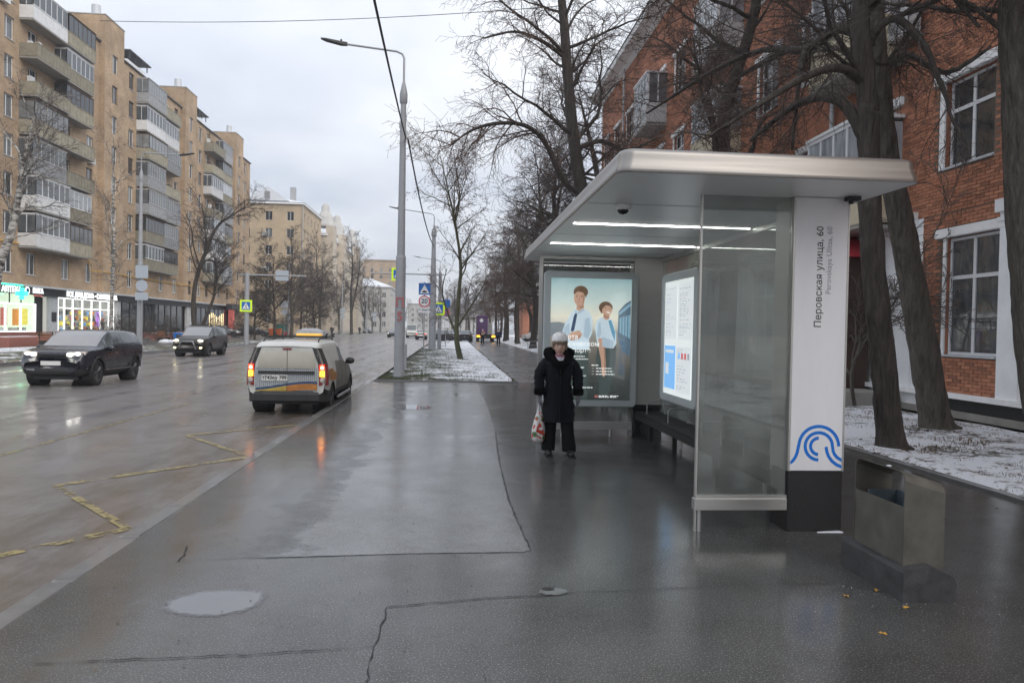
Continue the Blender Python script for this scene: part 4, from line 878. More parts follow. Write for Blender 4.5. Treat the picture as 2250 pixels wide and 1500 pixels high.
def balcony(parent, x, z, w, d, kind):
    if (w, d, kind) not in BC:
        s = MB(); s.box(0,w,-d,0,-.16,0); par = MB(); gl = None; fr = None
        pmat = {'open':'stained_panel','glazed':'stained_panel','white':'white_panel','metal':'grey_panel','dark':'stained_panel'}[kind]
        hgt = 1.0
        par.box(0,w,-d-.02,-d+.03,-.05,hgt); par.box(-.0,.04,-d+.03,0,-.05,hgt); par.box(w-.04,w,-d+.03,0,-.05,hgt)
        for k in range(int(w/.55)+1): par.box(min(k*.55, w-.03), min(k*.55+.03, w), -d-.035, -d-.021, -.03, hgt-.02)
        par.box(-.02,w+.02,-d-.05,-d+.05,hgt,hgt+.04)
        if kind != 'open':
            fr = MB(); gl = MB(); n = 6 if kind != 'metal' else 8; top = 2.5; t = .07 if kind in ('white','glazed') else .045
            for k in range(n+1): xx = min(w-t, w*k/n); fr.box(xx, xx+t, -d, -d+.05, hgt+.04, top)
            fr.box(0,w,-d-.004,-d+.054,top-.09,top); fr.box(0,w,-d-.004,-d+.054,hgt+.04,hgt+.1)
            for k in range(3): yy = -d*(1-k/2.0); fr.box(0,.05,yy,yy+.05,hgt+.04,top); fr.box(w-.05,w,yy,yy+.05,hgt+.04,top)
            fr.box(.002,.048,-d+.05,0,top-.08,top-.002); fr.box(w-.048,w-.002,-d+.05,0,top-.08,top-.002); fr.box(-.03,w+.03,-d-.06,0,top,top+.05)
            gl.box(.02,w-.02,-d+.02,-d+.026,hgt+.06,top-.05); gl.box(.018,.026,-d+.05,0,hgt+.06,top-.05); gl.box(w-.026,w-.018,-d+.05,0,hgt+.06,top-.05)
        fm = {'glazed':'pvc','white':'pvc','metal':'old_frame','dark':'wood_dark'}.get(kind, 'pvc')
        BC[(w,d,kind)] = (s.mesh('slab', MATS['concrete']), par.mesh('parapet', MATS[pmat]), fr.mesh('glazing_frame', MATS[fm]) if fr else None, gl.mesh('glazing', MATS['balcony_pane' if kind != 'dark' else 'window_pane']) if gl else None)
    s, p, f, g = BC[(w,d,kind)]
    o = place(p, 'balcony', parent, (x, 0, z)); place(s, 'slab', o)
    if f: place(f, 'glazing_frame', o); place(g, 'glazing', o)
    return o
seq1 = ['white','dark','metal','open','glazed','white','white','metal']; 
kinds = {0: (['glazed','white','metal','dark','glazed','white','metal'], ['dark','glazed','open','white','metal','glazed','dark']),
         1: (['white','metal','glazed','open','white','white','metal'], ['white','dark','white','open','metal','white','open']),
         2: (['dark','glazed','metal','white','white','open','open'], ['metal','white','dark','white','white','glazed','open'])}
# bottom (k=1) to top (k=7): left column, right column, per section
kinds[1] = (['glazed','dark','metal','open','glazed','white','metal'], ['dark','metal','white','open','metal','white','open'])
kinds[2] = (['open','white','dark','metal','white','open','open'], ['metal','white','white','metal','white','dark','open'])
for (u, k, zb) in bal:
    si = [i for i, B in enumerate(units) if abs(B-Y0L-u) < .1][0]; ks = kinds[si % 3]
    KK = ['glazed','white','metal','dark','open','dark','metal','glazed']; d1 = rl.choice((1.05,1.2,1.35)); d2 = rl.choice((.9,1.0,1.15)); k1 = ks[0][(k-1) % 7] if rl.random() < .5 else rl.choice(KK); k2 = ks[1][(k-1) % 7] if rl.random() < .5 else rl.choice(KK)
    o1 = balcony(LB, u+8.2, zb-.02, 5.0, d1, k1); o2 = balcony(LB, u+13.25, zb-.02, 4.6, d2, k2)
    for oo, kk, ww_ in ((o1, k1, 5.0), (o2, k2, 4.6)):
        if kk == 'open':
            b = MB()
            for q in range(5): xx = rl.uniform(.2, ww_-.8); b.box(xx, xx+rl.uniform(.2,.6), -.6, -.3, 0, rl.uniform(.7,1.7), q % 3)
            tag(b.build('balcony_clutter', [MATS['wood_dark'], MATS['white_panel'], MATS['stained_panel']], oo), kind='stuff')
for (yw, z) in ((57.0, 25.2), (70.2, 16.2), (90.0, 10.2)):
    u = yw-Y0L; b = MB(); b.bbox(u,u+.8,-.42,-.1,z,z+.55,.02); b.lathe([(.2,-.425),(.2,-.421)], 14, axis='y', c=(u+.3,0,z+.28)); ac = b.build('air_conditioner', MATS['white_panel'], LB)
b = MB(); b.tube([(8,-.12,7.6),(21.8,-.12,7.6),(22.6,-.12,7.2),(22.6,-.12,6.4),(24.2,-.65,6.4),(28.6,-.65,6.4),(28.8,-.12,6.4),(45,-.12,6.4),(45.2,-.6,6.4),(49.8,-.6,6.4),(50,-.12,6.4),(66,-.12,6.4)], .05, 6); b.build('gas_pipe', MATS['gas_pipe'], LB)
# --- ground floor shops
glow('interior_glow', (.78,.90,.74), .75); glow('led_white', (.95,.98,1.0), 1.5); glow('led_green', (.05,.9,.55), 1.3); glow('sign_lit', (1,1,1), 1.15); glow('led_violet', (.6,.25,.9), .8); glow('warm_lamp', (1.0,.78,.42), 1.6); glow('warm_interior', (.55,.45,.28), .55); glow('goods_wall_glow', (.62,.60,.55), .42)
pm('shop_dark', (.03,.03,.033), .4, var=.15); pm('granite_red', (.26,.10,.075), .55, var=.25, scale=9, rand=.1); pm('poster_red', (.45,.10,.08), .5, emit=(.5,.12,.1), estr=.5); pm('poster_orange', (.75,.28,.04), .5, emit=(.8,.3,.05), estr=.5); pm('poster_yellow', (.85,.68,.05), .5, emit=(.9,.75,.1), estr=.6)
pane_mat('shop_glass', (.02,.024,.026), (.03,.035,.037), .05, .8)
thin_glass('shop_clear', (.9,.93,.92), .01, 1.0, .02)
b = MB(); L0 = lambda yw: yw-Y0L
b.box(0,XEND,3.0,3.1,0,4.4); b.build('shop_back_wall', MATS['shop_dark'], LB)
b = MB(); b.box(-.1,XEND+.1,-.75,.02,4.30,4.45); b.build('shop_canopy', MATS['metal_white'], LB)
b = MB(); b.box(0,XEND-12,-.30,-.02,3.72,4.295); b.build('shop_fascia', MATS['shop_dark'], LB)
b = MB(); b.box(0,L0(62),-.16,.3,0,.75); b.box(L0(64),XEND,-.16,.3,0,.55); b.build('shop_plinth', MATS['granite_red'], LB)
# pharmacy
b = MB(); b.box(0,L0(62),1.4,1.5,.7,4.2); b.build('glow_wall', MATS['interior_glow'], LB)  # wall glows by itself, in place of lamps inside the shop
b = MB(); b.box(L0(62),L0(62.08),.0,1.5,.7,4.2); b.build('glow_wall', MATS['interior_glow'], LB)  # glowing return wall added to brighten the view into the shop
b = MB(); b.box(0,L0(62),-.03,-.02,.76,3.72); b.build('shop_pane', MATS['shop_clear'], LB)
for yw in (50.8,53.2,55.6,58.0,60.0,61.95):
    b = MB(); b.box(L0(yw)-.05,L0(yw)+.05,-.10,-.035,.76,2.9); b.build('led_frame', MATS['led_white'], LB)
for z in (.76, 2.9):
    b = MB(); b.box(0,L0(62),-.11,-.036,z,z+.09); b.build('led_frame', MATS['led_white'], LB)
for yw in (54.2,56.4,58.5,60.0,61.9):
    b = MB(); b.box(L0(yw)-.05,L0(yw)+.05,-.08,-.033,2.99,3.72); b.build('mullion', MATS['shop_dark'], LB)
for yw, mt, z0, z1 in ((55.9,'poster_orange',1.2,2.6),(58.2,'poster_red',1.25,2.6),(59.7,'poster_orange',1.25,2.55),(60.9,'poster_yellow',1.3,2.6)):
    b = MB(); b.box(L0(yw)-.45,L0(yw)+.35,.12,.16,z0,z1); b.build('shop_poster', MATS[mt], LB)
    b = MB(); b.box(L0(yw)-.38,L0(yw)+.28,.20,.5,.76,1.1); b.build('display_stand', MATS['white_panel'], LB)
tx = [('АПТЕКА', 58.55, .62, 'sign_lit'), ('ВИТА', 61.55, .62, 'sign_lit')]
text_mesh('АПТЕКА', .62, MATS['sign_lit'], 'shop_lettering', LB, (L0(58.3),-.34,3.98), (PI/2,0,0), bold=.012, extrude=.02)
text_mesh('ВИТА', .55, MATS['sign_lit'], 'shop_lettering', LB, (L0(61.85),-.34,4.02), (PI/2,0,0), bold=.012, extrude=.02)
b = MB(); b.lathe([(.3,-.36),(.3,-.31)], 20, axis='y', c=(L0(60.35),0,4.0)); b.build('shop_emblem', MATS['sign_lit'], LB)
b = MB(); b.lathe([(.2,-.37),(.2,-.361)], 16, axis='y', c=(L0(60.35),0,4.0)); b.build('shop_emblem', MATS['sign_blue'], LB)
b = MB(); b.box(L0(61.2),L0(62.5),-.33,-.305,3.62,3.71); b.build('shop_strip', MATS['poster_red'], LB)
b = MB(); yy = L0(58.6); b.box(yy-.04,yy+.04,-1.35,-.45,3.55,3.87); b.box(yy-.04,yy+.04,-1.06,-.74,3.25,4.17); b.build('pharmacy_cross', MATS['led_green'], LB)
b = MB(); b.box(0,L0(59),-.78,-.755,4.28,4.38); b.build('led_edge', MATS['led_green'], LB)
# entrance
b = MB(); b.box(L0(62.1),L0(63.9),.4,.46,0,3.6); b.build('shop_door', MATS['shop_dark'], LB)
b = MB(); b.box(L0(63.9),L0(65.3),-.1,.1,.55,3.7); b.build('pier', MATS['metal_white'], LB)
b = MB(); b.box(L0(64.3),L0(65.0),-.14,-.101,1.6,2.4); b.build('notice_board', MATS['shop_dark'], LB)
# household goods shop
b = MB(); b.box(L0(65.3),L0(75.6),1.2,1.3,.55,3.7); b.build('glow_wall', MATS['goods_wall_glow'], LB)  # glowing wall stands in for the light inside the shop
b = MB(); b.box(L0(75.6),L0(75.68),.0,1.3,.55,3.7); b.build('glow_wall', MATS['goods_wall_glow'], LB)  # added glowing return wall, brightening the far end of the window
b = MB(); b.box(L0(65.3),L0(75.6),-.03,-.02,.56,3.72); b.build('shop_pane', MATS['shop_clear'], LB)
for yw in (65.35,66.4,67.8,69.5,71.2,72.9,74.6,75.6):
    b = MB(); b.box(L0(yw)-.05,L0(yw)+.05,-.10,-.035,.56,3.66); b.build('led_frame', MATS['sign_lit'], LB)
for z in (.56, 2.75, 3.6):
    b = MB(); b.box(L0(65.3),L0(75.65),-.11,-.036,z,z+.08); b.build('led_frame', MATS['sign_lit'], LB)
cols = ['poster_red','poster_yellow','panel_blue','white_panel','grey_panel','wood_dark','poster_orange']; gm = MB()
for sx in range(34):
    for sz in range(4):
        if rl.random() < .85:
            x = L0(66.6)+sx*.26; z = .75+sz*.5; gm.box(x, x+rl.uniform(.12,.24), .5+rl.random()*.3, .9, z, z+rl.uniform(.15,.42), rl.randrange(7))
for sz in range(5): gm.box(L0(66.5),L0(75.5),.45,1.0,.70+sz*.5,.74+sz*.5,4)
tag(gm.build('shop_goods', [MATS[c] for c in cols], LB), kind='stuff')
b = MB(); b.box(L0(73.0),L0(73.5),.25,.4,1.2,2.6); b.build('violet_lamp', MATS['led_violet'], LB)
text_mesh('ВСЕ ДЛЯ ДОМА • САНТЕХНИКА', .62, MATS['sign_lit'], 'shop_lettering', LB, (L0(71.0),-.34,3.99), (PI/2,0,0), bold=.016, extrude=.02, sx=.98)
# dark glazing further along
for (ya, yb) in ((77.5,94.3),(97.5,112.0)):
    b = MB(); b.box(L0(ya),L0(yb),-.02,.0,.56,3.72); b.build('shop_pane', MATS['shop_glass'], LB)
    n = int((yb-ya)/1.7)
    for k in range(n+1):
        x = L0(ya)+(L0(yb)-L0(ya))*k/n; b = MB(); b.box(x-.04,x+.04,-.08,-.021,.56,3.72); b.build('mullion', MATS['shop_dark'], LB)
for yw in (76.5,95.9,97.1): 
    b = MB(); b.box(L0(yw)-.4,L0(yw)+.4,-.2,.1,0,4.29); b.build('pier', MATS['white_panel'], LB)
for k in range(9):
    yw = 104.5+k*.75; b = MB(); b.box(L0(yw),L0(yw)+.14,-.062,-.03,.9,2.9+.3*math.sin(k)); b.build('lit_tube', MATS['warm_lamp'], LB)
b = MB(); b.box(L0(109.5),L0(118.5),-1.6,-.8,3.75,4.6); b.build('sign_box', MATS['shop_dark'], LB)
b = MB(); b.box(L0(113.2),L0(114.0),-.7,.0,0,4.2); b.build('entrance_post', MATS['poster_red'], LB)
b = MB(); b.box(L0(114),XEND,-.01,.2,0,4.3); b.build('end_wall', MATS['tan_brick'], LB)
# ------------------------------------------------------------------ generic far block
def block(name, label, loc, x0, x1, y0, y1, z1, wallmat, sto, first, front=None, side=None, rz=0, ww=1.3, wh=1.7, roofm='snow', hip=0, group=None, trim=True):
    """box block; front windows on the y0 face, side windows on the x1 face (column centres)"""
    t = thing(name, label, 'building', loc, rz, group)
    fl = int((z1-first-.6)/sto)+1
    hf = [(c-ww/2, c+ww/2, first+k*sto, first+k*sto+wh) for c in (front or []) for k in range(fl) if first+k*sto+wh < z1-.4]
    b = wall_holes(x0, x1, 0, z1, hf, .2, y0)
    hs = [(c-ww/2, c+ww/2, first+k*sto, first+k*sto+wh) for c in (side or []) for k in range(fl) if first+k*sto+wh < z1-.4]
    s = wall_holes(y0, y1, 0, z1, hs, .2, 0)
    b.add([(x1-v[1], v[0], v[2]) for v in s.v], s.f)
    b.poly([(x0,y0,0),(x0,y0,z1),(x0,y1,z1),(x0,y1,0)]); b.poly([(x1,y1,0),(x0,y1,0),(x0,y1,z1),(x1,y1,z1)]); b.poly([(x0+.3,y0+.3,z1-.05),(x1-.3,y0+.3,z1-.05),(x1-.3,y1-.3,z1-.05),(x0+.3,y1-.3,z1-.05)])
    b.build('wall', MATS[wallmat], t)
    for h in hf: window(t, h[0], h[2], ww, wh, y0+.13, 'two', 'pvc' if rl.random() < .6 else 'old_frame', sill=False)
    for h in hs:
        o = window(t, 0, 0, ww, wh, 0, 'two', 'pvc' if rl.random() < .6 else 'old_frame', sill=False); o.location = (x1-.13, h[0], h[2]); o.rotation_euler = (0,0,PI/2)
    b = MB(); b.box(x0-.4,x1+.4,y0-.4,y1+.4,z1,z1+.35)
    b.build('cornice', MATS['stucco_white' if trim else wallmat], t)
    b = MB(); zc = z1+.36
    if hip:
        i = min(x1-x0, y1-y0)*.5-.5
        b.rings([[(x0-.5,y0-.5,zc),(x1+.5,y0-.5,zc),(x1+.5,y1+.5,zc),(x0-.5,y1+.5,zc)],[(x0+i,y0+i,zc+hip),(x1-i,y0+i,zc+hip),(x1-i,y1-i,zc+hip),(x0+i,y1-i,zc+hip)]])
    else: b.box(x0-.2,x1+.2,y0-.2,y1+.2,zc,zc+.15)
    b.build('roof', MATS[roofm], t); return t
pm('plaster_pale', (.48,.42,.34), .85, var=.15, scale=.6); pm('plaster_grey', (.42,.41,.39), .85, var=.15, scale=.6)
B2 = block('apartment_house', 'yellow brick house with snowy hipped roof behind the bare trees', (-28.8,142,0), -17, 0, 0, 20, 24.6, 'yellow_brick', 3.25, 2.0, [-14.5,-10.3,-6.2,-2.2], [2.5,6.0,9.5,13,16.5], hip=2.4)
b = MB(); b.prism([(-10.5,25.2),(-2.5,25.2),(-6.5,27.9)], -.2, 6); b.build('dormer', MATS['snow'], B2); b = MB(); b.box(-7.0,-6.0,-.3,-.21,25.5,26.9); b.build('dormer_window', MATS['grey_panel'], B2)
b = MB(); b.box(-3.2,-2.2,4,5,25.5,28.6); b.build('chimney', MATS['grey_panel'], B2)
for z in (19.6,13.0): b = MB(); b.bbox(-7.3,-6.4,-.4,-.02,z-1.1,z-.4,.03); b.build('air_conditioner', MATS['white_panel'], B2)
b = MB(); b.cyl((.08,-.1,0),(.08,-.1,24.5),.09,n=8); b.build('drainpipe', MATS['galv'], B2)
B3 = block('apartment_house', 'long pale house with domed corner turrets along the street', (-28.0,163.5,0), -14, 0, 0, 66, 21.5, 'plaster_pale', 3.2, 1.6, [-10,-6,-2], [3+3.3*i for i in range(19)], hip=2.2, ww=1.3)
for yy in (2.5, 19, 45):
    b = MB(); b.box(.0,1.6,yy-2.4,yy+2.4,0,23.6); tw = b.build('turret', MATS['plaster_pale'], B3)
    b = MB(); b.lathe([(2.4,0),(2.5,.4),(1.9,.6),(1.8,2.0),(1.2,3.2),(.9,3.5),(.9,4.6),(.4,5.2)], 12, c=(-.6,yy,23.6)); b.build('dome', MATS['plaster_grey'], tw)
    for k in range(6):
        w_ = window(B3, 0, 0, 1.2, 1.7, 0, 'two', 'old_frame', sill=False); w_.location = (1.60, yy-.6, 2.0+k*3.2); w_.rotation_euler = (0,0,PI/2)
        w_.location.x = 1.605
block('apartment_house', 'far tan block rising above the white roofed house', (-27,330,0), -20, 4, 0, 30, 31, 'tan_brick', 3.0, 2.0, [-17,-13,-9,-5,-1,2.5], None, roofm='roof_dark', trim=False)
block('apartment_house', 'white roofed pale house set back at the road bend', (-20.5,243,0), -16, 0, 0, 30, 14.6, 'plaster_grey', 3.2, 1.6, [-13,-9,-5,-2], [3,7,11,15,19,23,27], hip=3.0)
block('apartment_house', 'grey far house closing the end of the street', (-16,430,0), -10, 40, 0, 16, 15, 'plaster_grey', 3.1, 1.8, [-7+4*i for i in range(12)], None, roofm='roof_dark', trim=False)
block('low_brick_house', 'low red brick house glimpsed behind the tree trunks', (12.5,128,0), 0, 34, 0, 14, 7.2, 'red_brick', 3.4, 1.2, [3+4*i for i in range(8)], None, roofm='snow', trim=True)
block('brick_house', 'tall red brick house standing beyond the lime tree row', (17,84,0), 0, 26, 0, 22, 14.5, 'red_brick', 3.5, 1.4, [3+4*i for i in range(6)], None, roofm='roof_dark', trim=True)
# ------------------------------------------------------------------ brick house on the right
RB = thing('brick_house', 'four storey red brick house with white window surrounds behind the shelter', 'building', (10.8, 53.3, 0), -PI/2)
XR = lambda yw: 53.3-yw
sills = [1.33, 5.42, 9.42, 13.42]; WH = [2.56, 1.9, 1.9, 1.9]
cols_ = [14.55+3.35*i for i in range(12)] + [11.2, 7.85, 4.5, 1.1]
cols_ = [c if abs(c-14.55) > .1 else 14.6 for c in cols_]
balY = (21.25+3.35*2, 21.25+3.35*5)
rh = []; rw = []
for c in cols_:
    for k in range(4):
        if k == 0 and 16.5 < c < 20.2: continue
        cc = c-.2 if (k == 0 and abs(c-14.6) < .1) else c
        w = 1.54 if k == 0 else 1.46
        h = (XR(cc)-w/2, XR(cc)+w/2, sills[k], sills[k]+WH[k]); rh.append(h); rw.append((h, k, c))
ZNB = (XR(17.2), XR(12.4))
inzone = lambda x, z: (ZNB[0] < x < ZNB[1] and 4.45 < z < 9.3) or (XR(16.0) < x < XR(13.62) and .52 < z < 4.45)
def rmat(x, z):
    if inzone(x, z): return 1
    if z < 4.45 and x < XR(16.0): return 2
    if z < .52: return 3
    if z < 4.45 and x > XR(13.62) and x < XR(12.9): return 2
    return 0
b = wall_holes(0, 60, 0, 18.6, rh, .22, 0, rmat, [ZNB[0], ZNB[1], XR(16.0), XR(13.62), XR(12.9)], [.52, 4.45, 9.3])
b.box(0, 60, .4, 15, 0, 18.5); b.add([(0,0,0),(0,0,18.6),(0,15,18.6),(0,15,0)], [(0,1,2,3)])
b.build('wall', [MATS['red_brick'], MATS['mortar'], MATS['stucco_white'], MATS['black_plastic']], RB)
for h, k, c in rw:
    fr = 'pvc' if (k == 0 or rl.random() < .5) else 'old_frame'
    window(RB, h[0]+.02, h[2]+.02, h[1]-h[0]-.04, h[3]-h[2]-.04, .10 if k else .06, 'transom', fr, 'dark_pane' if rl.random() < .5 else 'window_pane', True)
# surrounds: lintel and jambs
SUR = {}
for h, k, c in rw:
    key = 0 if k == 0 else 1
    if key not in SUR:
        w = h[1]-h[0]; hh = h[3]-h[2]; l = MB(); l.box(-.30,w+.30,-.10,.03,hh+.01,hh+.20); l.box(-.24,w+.24,-.07,.02,hh-.001,hh+.01)
        j = MB()
        if key: j.box(-.16,-.002,-.04,.02,-.0,hh-.002)
        else: j.box(-.10,-.002,-.03,.02,-.0,hh-.002)
        SUR[key] = (l.mesh('lintel', MATS['trim_white']), j.mesh('jamb', MATS['trim_white']))
    o = place(SUR[key][0], 'lintel', RB, (h[0],0,h[2])); place(SUR[key][1], 'jamb', RB, (h[0],0,h[2]))
# bricks: the ones that can be told apart, by the near windows
def nobrick(x, z, w, hgt):
    for h, k, c in rw:
        e = .17 if k else .11
        if x+w > h[0]-e and x < h[1]+.01 and z+hgt > h[2]-.05 and z < h[3]: return True
        if x+w > h[0]-.30 and x < h[1]+.30 and z+hgt > h[3] and z < h[3]+.20: return True
    return False
one = MB(); one.box(0,.238,-.010,.004,0,.063); hal = MB(); hal.box(0,.113,-.010,.004,0,.063)
BM = one.mesh('brick', MATS['brick']); BH = hal.mesh('brick', MATS['brick']); rest = MB(); cand = []
row = 0; z = .535
while z < 9.25:
    zone = (XR(16.0)+.01, XR(13.62)-.01) if z+.07 < 4.45 else (ZNB[0]+.01, ZNB[1]-.01)
    if z < 4.45 and z+.075 > 4.45: z = 4.46; row += 1; continue
    x = zone[0]; first = True
    while x < zone[1]-.05:
        w = .113 if (first and row % 2) else .238; first = False; w = min(w, zone[1]-x)
        if not nobrick(x, z, w, .063):
            cand.append((x, z, w))
        x += w+.012
    z += .075; row += 1
# the 300 that show largest: beside the lower window, full bricks
cand.sort(key=lambda q: (abs(q[2]-.238) > .001, (XR(13.7)-q[0])**2*.6+(q[1]-2.6)**2))
for i, (x, z, w) in enumerate(cand):
    dy = rl.uniform(-.004,.003); dz = rl.uniform(-.0015,.0015)
    if i < 300: place(BM, 'brick', RB, (x, dy, z+dz))
    else: rest.box(x, x+w, -.010+dy, .004, z+dz, z+dz+.063)
tag(rest.build('brick_courses', MATS['brick'], RB), kind='stuff')
b = MB(); b.box(0,60,-.16,.0,.42,.53); b.build('plinth_ledge', MATS['trim_white'], RB)
b = MB(); b.box(0,60,-.05,-.001,.0,.15); b.build('plinth', MATS['concrete'], RB)
for k, yw in enumerate((13.25, 16.55, 20.4, 23.0, 26.3, 29.7, 33, 36.4, 39.8, 43.1, 46.5, 50, 9.6, 6.2)):
    b = MB(); x = XR(yw); b.box(x-.28,x+.28,-.09,.0,.531,4.2); b.box(x-.36,x+.36,-.15,.0,4.2,4.45); b.box(x-.33,x+.33,-.12,0,4.02,4.1); b.build('pilaster', MATS['stucco_white'], RB)
b = MB(); b.box(0,XR(16.2),-.14,.0,4.46,4.62); b.build('string_course', MATS['trim_white'], RB)
b = MB(); b.rings([[(-.6,0,18.3),(60,0,18.3)],[(-.6,-.25,18.5),(60,-.25,18.5)],[(-.6,-.8,18.6),(60,-.8,18.6)],[(-.6,-.85,18.85),(60,-.85,18.85)],[(-.6,.3,19.1),(60,.3,19.1)]], 0, False, closed=False); b.box(-.6,-.55,-.8,15,18.5,18.9); b.build('cornice', MATS['stucco_white'], RB)
b = MB(); b.rings([[(-.7,-.9,18.9),(60,-.9,18.9)],[(-.7,7,22.5),(60,7,22.5)],[(-.7,15.5,18.9),(60,15.5,18.9)]], 0, False, closed=False); b.add([(-.7,-.9,18.9),(-.7,7,22.5),(-.7,15.5,18.9)], [(0,1,2)]); b.build('roof', MATS['roof_dark'], RB)
for yw in (46, 20.0): b = MB(); b.cyl((XR(yw),-.14,.5),(XR(yw),-.14,18.4),.07,n=8); b.build('drainpipe', MATS['metal_white'], RB)
pm('cream_siding', (.52,.46,.33), .6, var=.06); 
for yw in (18.2, 28.3, 38.2):
    for k in (1,2,3):
        z = sills[k]-.95; x = XR(yw)-1.35
        b = MB(); b.box(x,x+2.7,-1.05,0,z-.15,z); bo = b.build('balcony', MATS['concrete'], RB)
        b = MB(); b.box(x,x+2.7,-1.07,-1.02,z-.05,z+1.0); b.box(x,x+.05,-1.02,0,z-.05,z+1.0); b.box(x+2.65,x+2.7,-1.02,0,z-.05,z+1.0); b.build('parapet', MATS['cream_siding' if k != 3 else 'white_panel'], bo)
        b = MB()
        for q in range(5): xx = x+q*.655; b.box(xx,xx+.08,-1.05,-1.0,z+1.0,z+2.5)
        for q in range(2): yy = -1.0+q*.5; b.box(x,x+.06,yy,yy+.06,z+1.0,z+2.5); b.box(x+2.64,x+2.7,yy,yy+.06,z+1.0,z+2.5)
        b.box(x,x+2.7,-1.06,-.99,z+2.42,z+2.52); b.box(x-.05,x+2.75,-1.1,0,z+2.52,z+2.6); b.build('glazing_frame', MATS['pvc'], bo)
        b = MB(); b.box(x+.03,x+2.67,-1.03,-1.024,z+1.0,z+2.45); b.box(x+.03,x+.036,-1.0,0,z+1.0,z+2.45); b.box(x+2.66,x+2.668,-1.0,0,z+1.0,z+2.45); b.build('glazing', MATS['balcony_pane'], bo)
b = MB(); x = XR(16.95); b.bbox(x,x+.85,-.46,-.12,8.75,9.4,.03); ac = b.build('air_conditioner', MATS['white_panel'], RB)
b = MB(); b.lathe([(.24,-.468),(.22,-.462)], 18, axis='y', c=(x+.34,0,9.07)); b.build('fan_grille', MATS['grey_panel'], ac)
b = MB(); b.box(x+.05,x+.1,-.44,0,8.70,8.75); b.box(x+.75,x+.8,-.44,0,8.70,8.75); b.build('bracket', MATS['galv'], ac)
# entrance with red canopy and stoop
pm('door_brown', (.055,.028,.02), .55, var=.2, stretch=(1,1,.2)); pm('canopy_red', (.55,.05,.07), .5, var=.1)
b = MB(); b.box(XR(19.5),XR(17.95),-1.0,-.095,.36,3.7); b.build('porch', MATS['door_brown'], RB)
b = MB(); b.box(XR(19.3),XR(18.3),-1.03,-1.001,.38,2.5); b.build('door', MATS['door_brown'], RB)
b = MB(); b.prism([(XR(19.8),3.72),(XR(17.6),3.72),(XR(18.7),4.35)], -1.5, -.1); b.build('porch_canopy', MATS['canopy_red'], RB)
b = MB(); b.box(XR(19.9),XR(16.6),-1.7,-.17,0,.36); b.build('stoop', MATS['concrete'], RB)
b = MB(); b.box(XR(18.2),XR(18.0),-1.012,-1.002,1.9,2.15); b.build('notice', MATS['white_panel'], RB)
b = MB(); b.box(XR(18.19),XR(18.03),-1.012,-1.002,1.5,1.85); b.build('notice', MATS['panel_red'], RB)
# ================================================================== TREES
pm('bark_dark', (.050,.040,.032), .75, var=.6, scale=14, bump=1.0, bscale=20, bdist=.09, stretch=(1,1,.16)); pm('bark_wet', (.05,.044,.036), .65, var=.45, scale=8, bump=1.0, bscale=22, stretch=(1,1,.3), rvar=.1)
pm('bark_grey', (.085,.074,.06), .85, var=.6, scale=13, bump=1.0, bscale=19, bdist=.09, stretch=(1,1,.2)); pm('bark_moss', (.075,.075,.04), .85, var=.45, scale=5, bump=.8, bscale=24, stretch=(1,1,.4))
pm('twig', (.050,.036,.030), .7, var=.3, scale=3); pm('twig_red', (.085,.052,.038), .7, var=.3, scale=3); pm('twig_grey', (.10,.082,.07), .8, var=.3, scale=3); pm('seed_brown', (.12,.07,.035), .8, var=.3, scale=4)
def birch_bark():
    m = bpy.data.materials.new('birch_bark'); m.use_nodes = True; ns, ln = nodes(m); b = ns['Principled BSDF']
    t = ns.new('ShaderNodeTexCoord'); mp = ns.new('ShaderNodeMapping'); mp.inputs['Scale'].default_value = (1.2,1.2,4); ln.new(t.outputs['Object'], mp.inputs[0])
    n = ns.new('ShaderNodeTexNoise'); n.inputs['Scale'].default_value = 1.6; n.inputs['Detail'].default_value = 6; n.inputs['Roughness'].default_value = .75; ln.new(mp.outputs[0], n.inputs['Vector'])
    r = ns.new('ShaderNodeValToRGB'); e = r.color_ramp.elements; e[0].position = .42; e[0].color = (.03,.026,.024,1); e[1].position = .56; e[1].color = (.42,.40,.37,1); ln.new(n.outputs['Fac'], r.inputs[0]); ln.new(r.outputs[0], b.inputs['Base Color']); b.inputs['Roughness'].default_value = .8
    MATS['birch_bark'] = m
birch_bark()
def tubes(polys, nside):
    V = []; F = []
    for pts, rad in polys:
        n = len(pts); base = len(V); up = None
        for i in range(n):
            a = pts[i-1] if i else pts[0]; c = pts[i+1] if i < n-1 else pts[i]
            t = (c-a); t.normalize()
            if up is None: up = t.orthogonal()
            u = up-t*up.dot(t)
            if u.length < 1e-5: u = t.orthogonal()
            u.normalize(); w = t.cross(u); up = u; p = pts[i]; r = rad[i]
            for k in range(nside):
                an = 2*PI*k/nside; V.append((p.x+(u.x*math.cos(an)+w.x*math.sin(an))*r, p.y+(u.y*math.cos(an)+w.y*math.sin(an))*r, p.z+(u.z*math.cos(an)+w.z*math.sin(an))*r))
        for i in range(n-1):
            for k in range(nside):
                q = (k+1) % nside; F.append((base+i*nside+k, base+i*nside+q, base+(i+1)*nside+q, base+(i+1)*nside+k))
    return V, F
def smooth_path(pts, rad, n):
    P = [Vector(p) for p in pts]; out = []; ro = []
    for i in range(len(P)-1):
        p0 = P[max(i-1,0)]; p1 = P[i]; p2 = P[i+1]; p3 = P[min(i+2,len(P)-1)]
        for k in range(n):
            t = k/n; out.append(.5*((2*p1)+(p2-p0)*t+(2*p0-5*p1+4*p2-p3)*t*t+(3*p1-p0-3*p2+p3)*t*t*t)); ro.append(rad[i]+(rad[i+1]-rad[i])*t)
    out.append(P[-1]); ro.append(rad[-1]); return out, ro
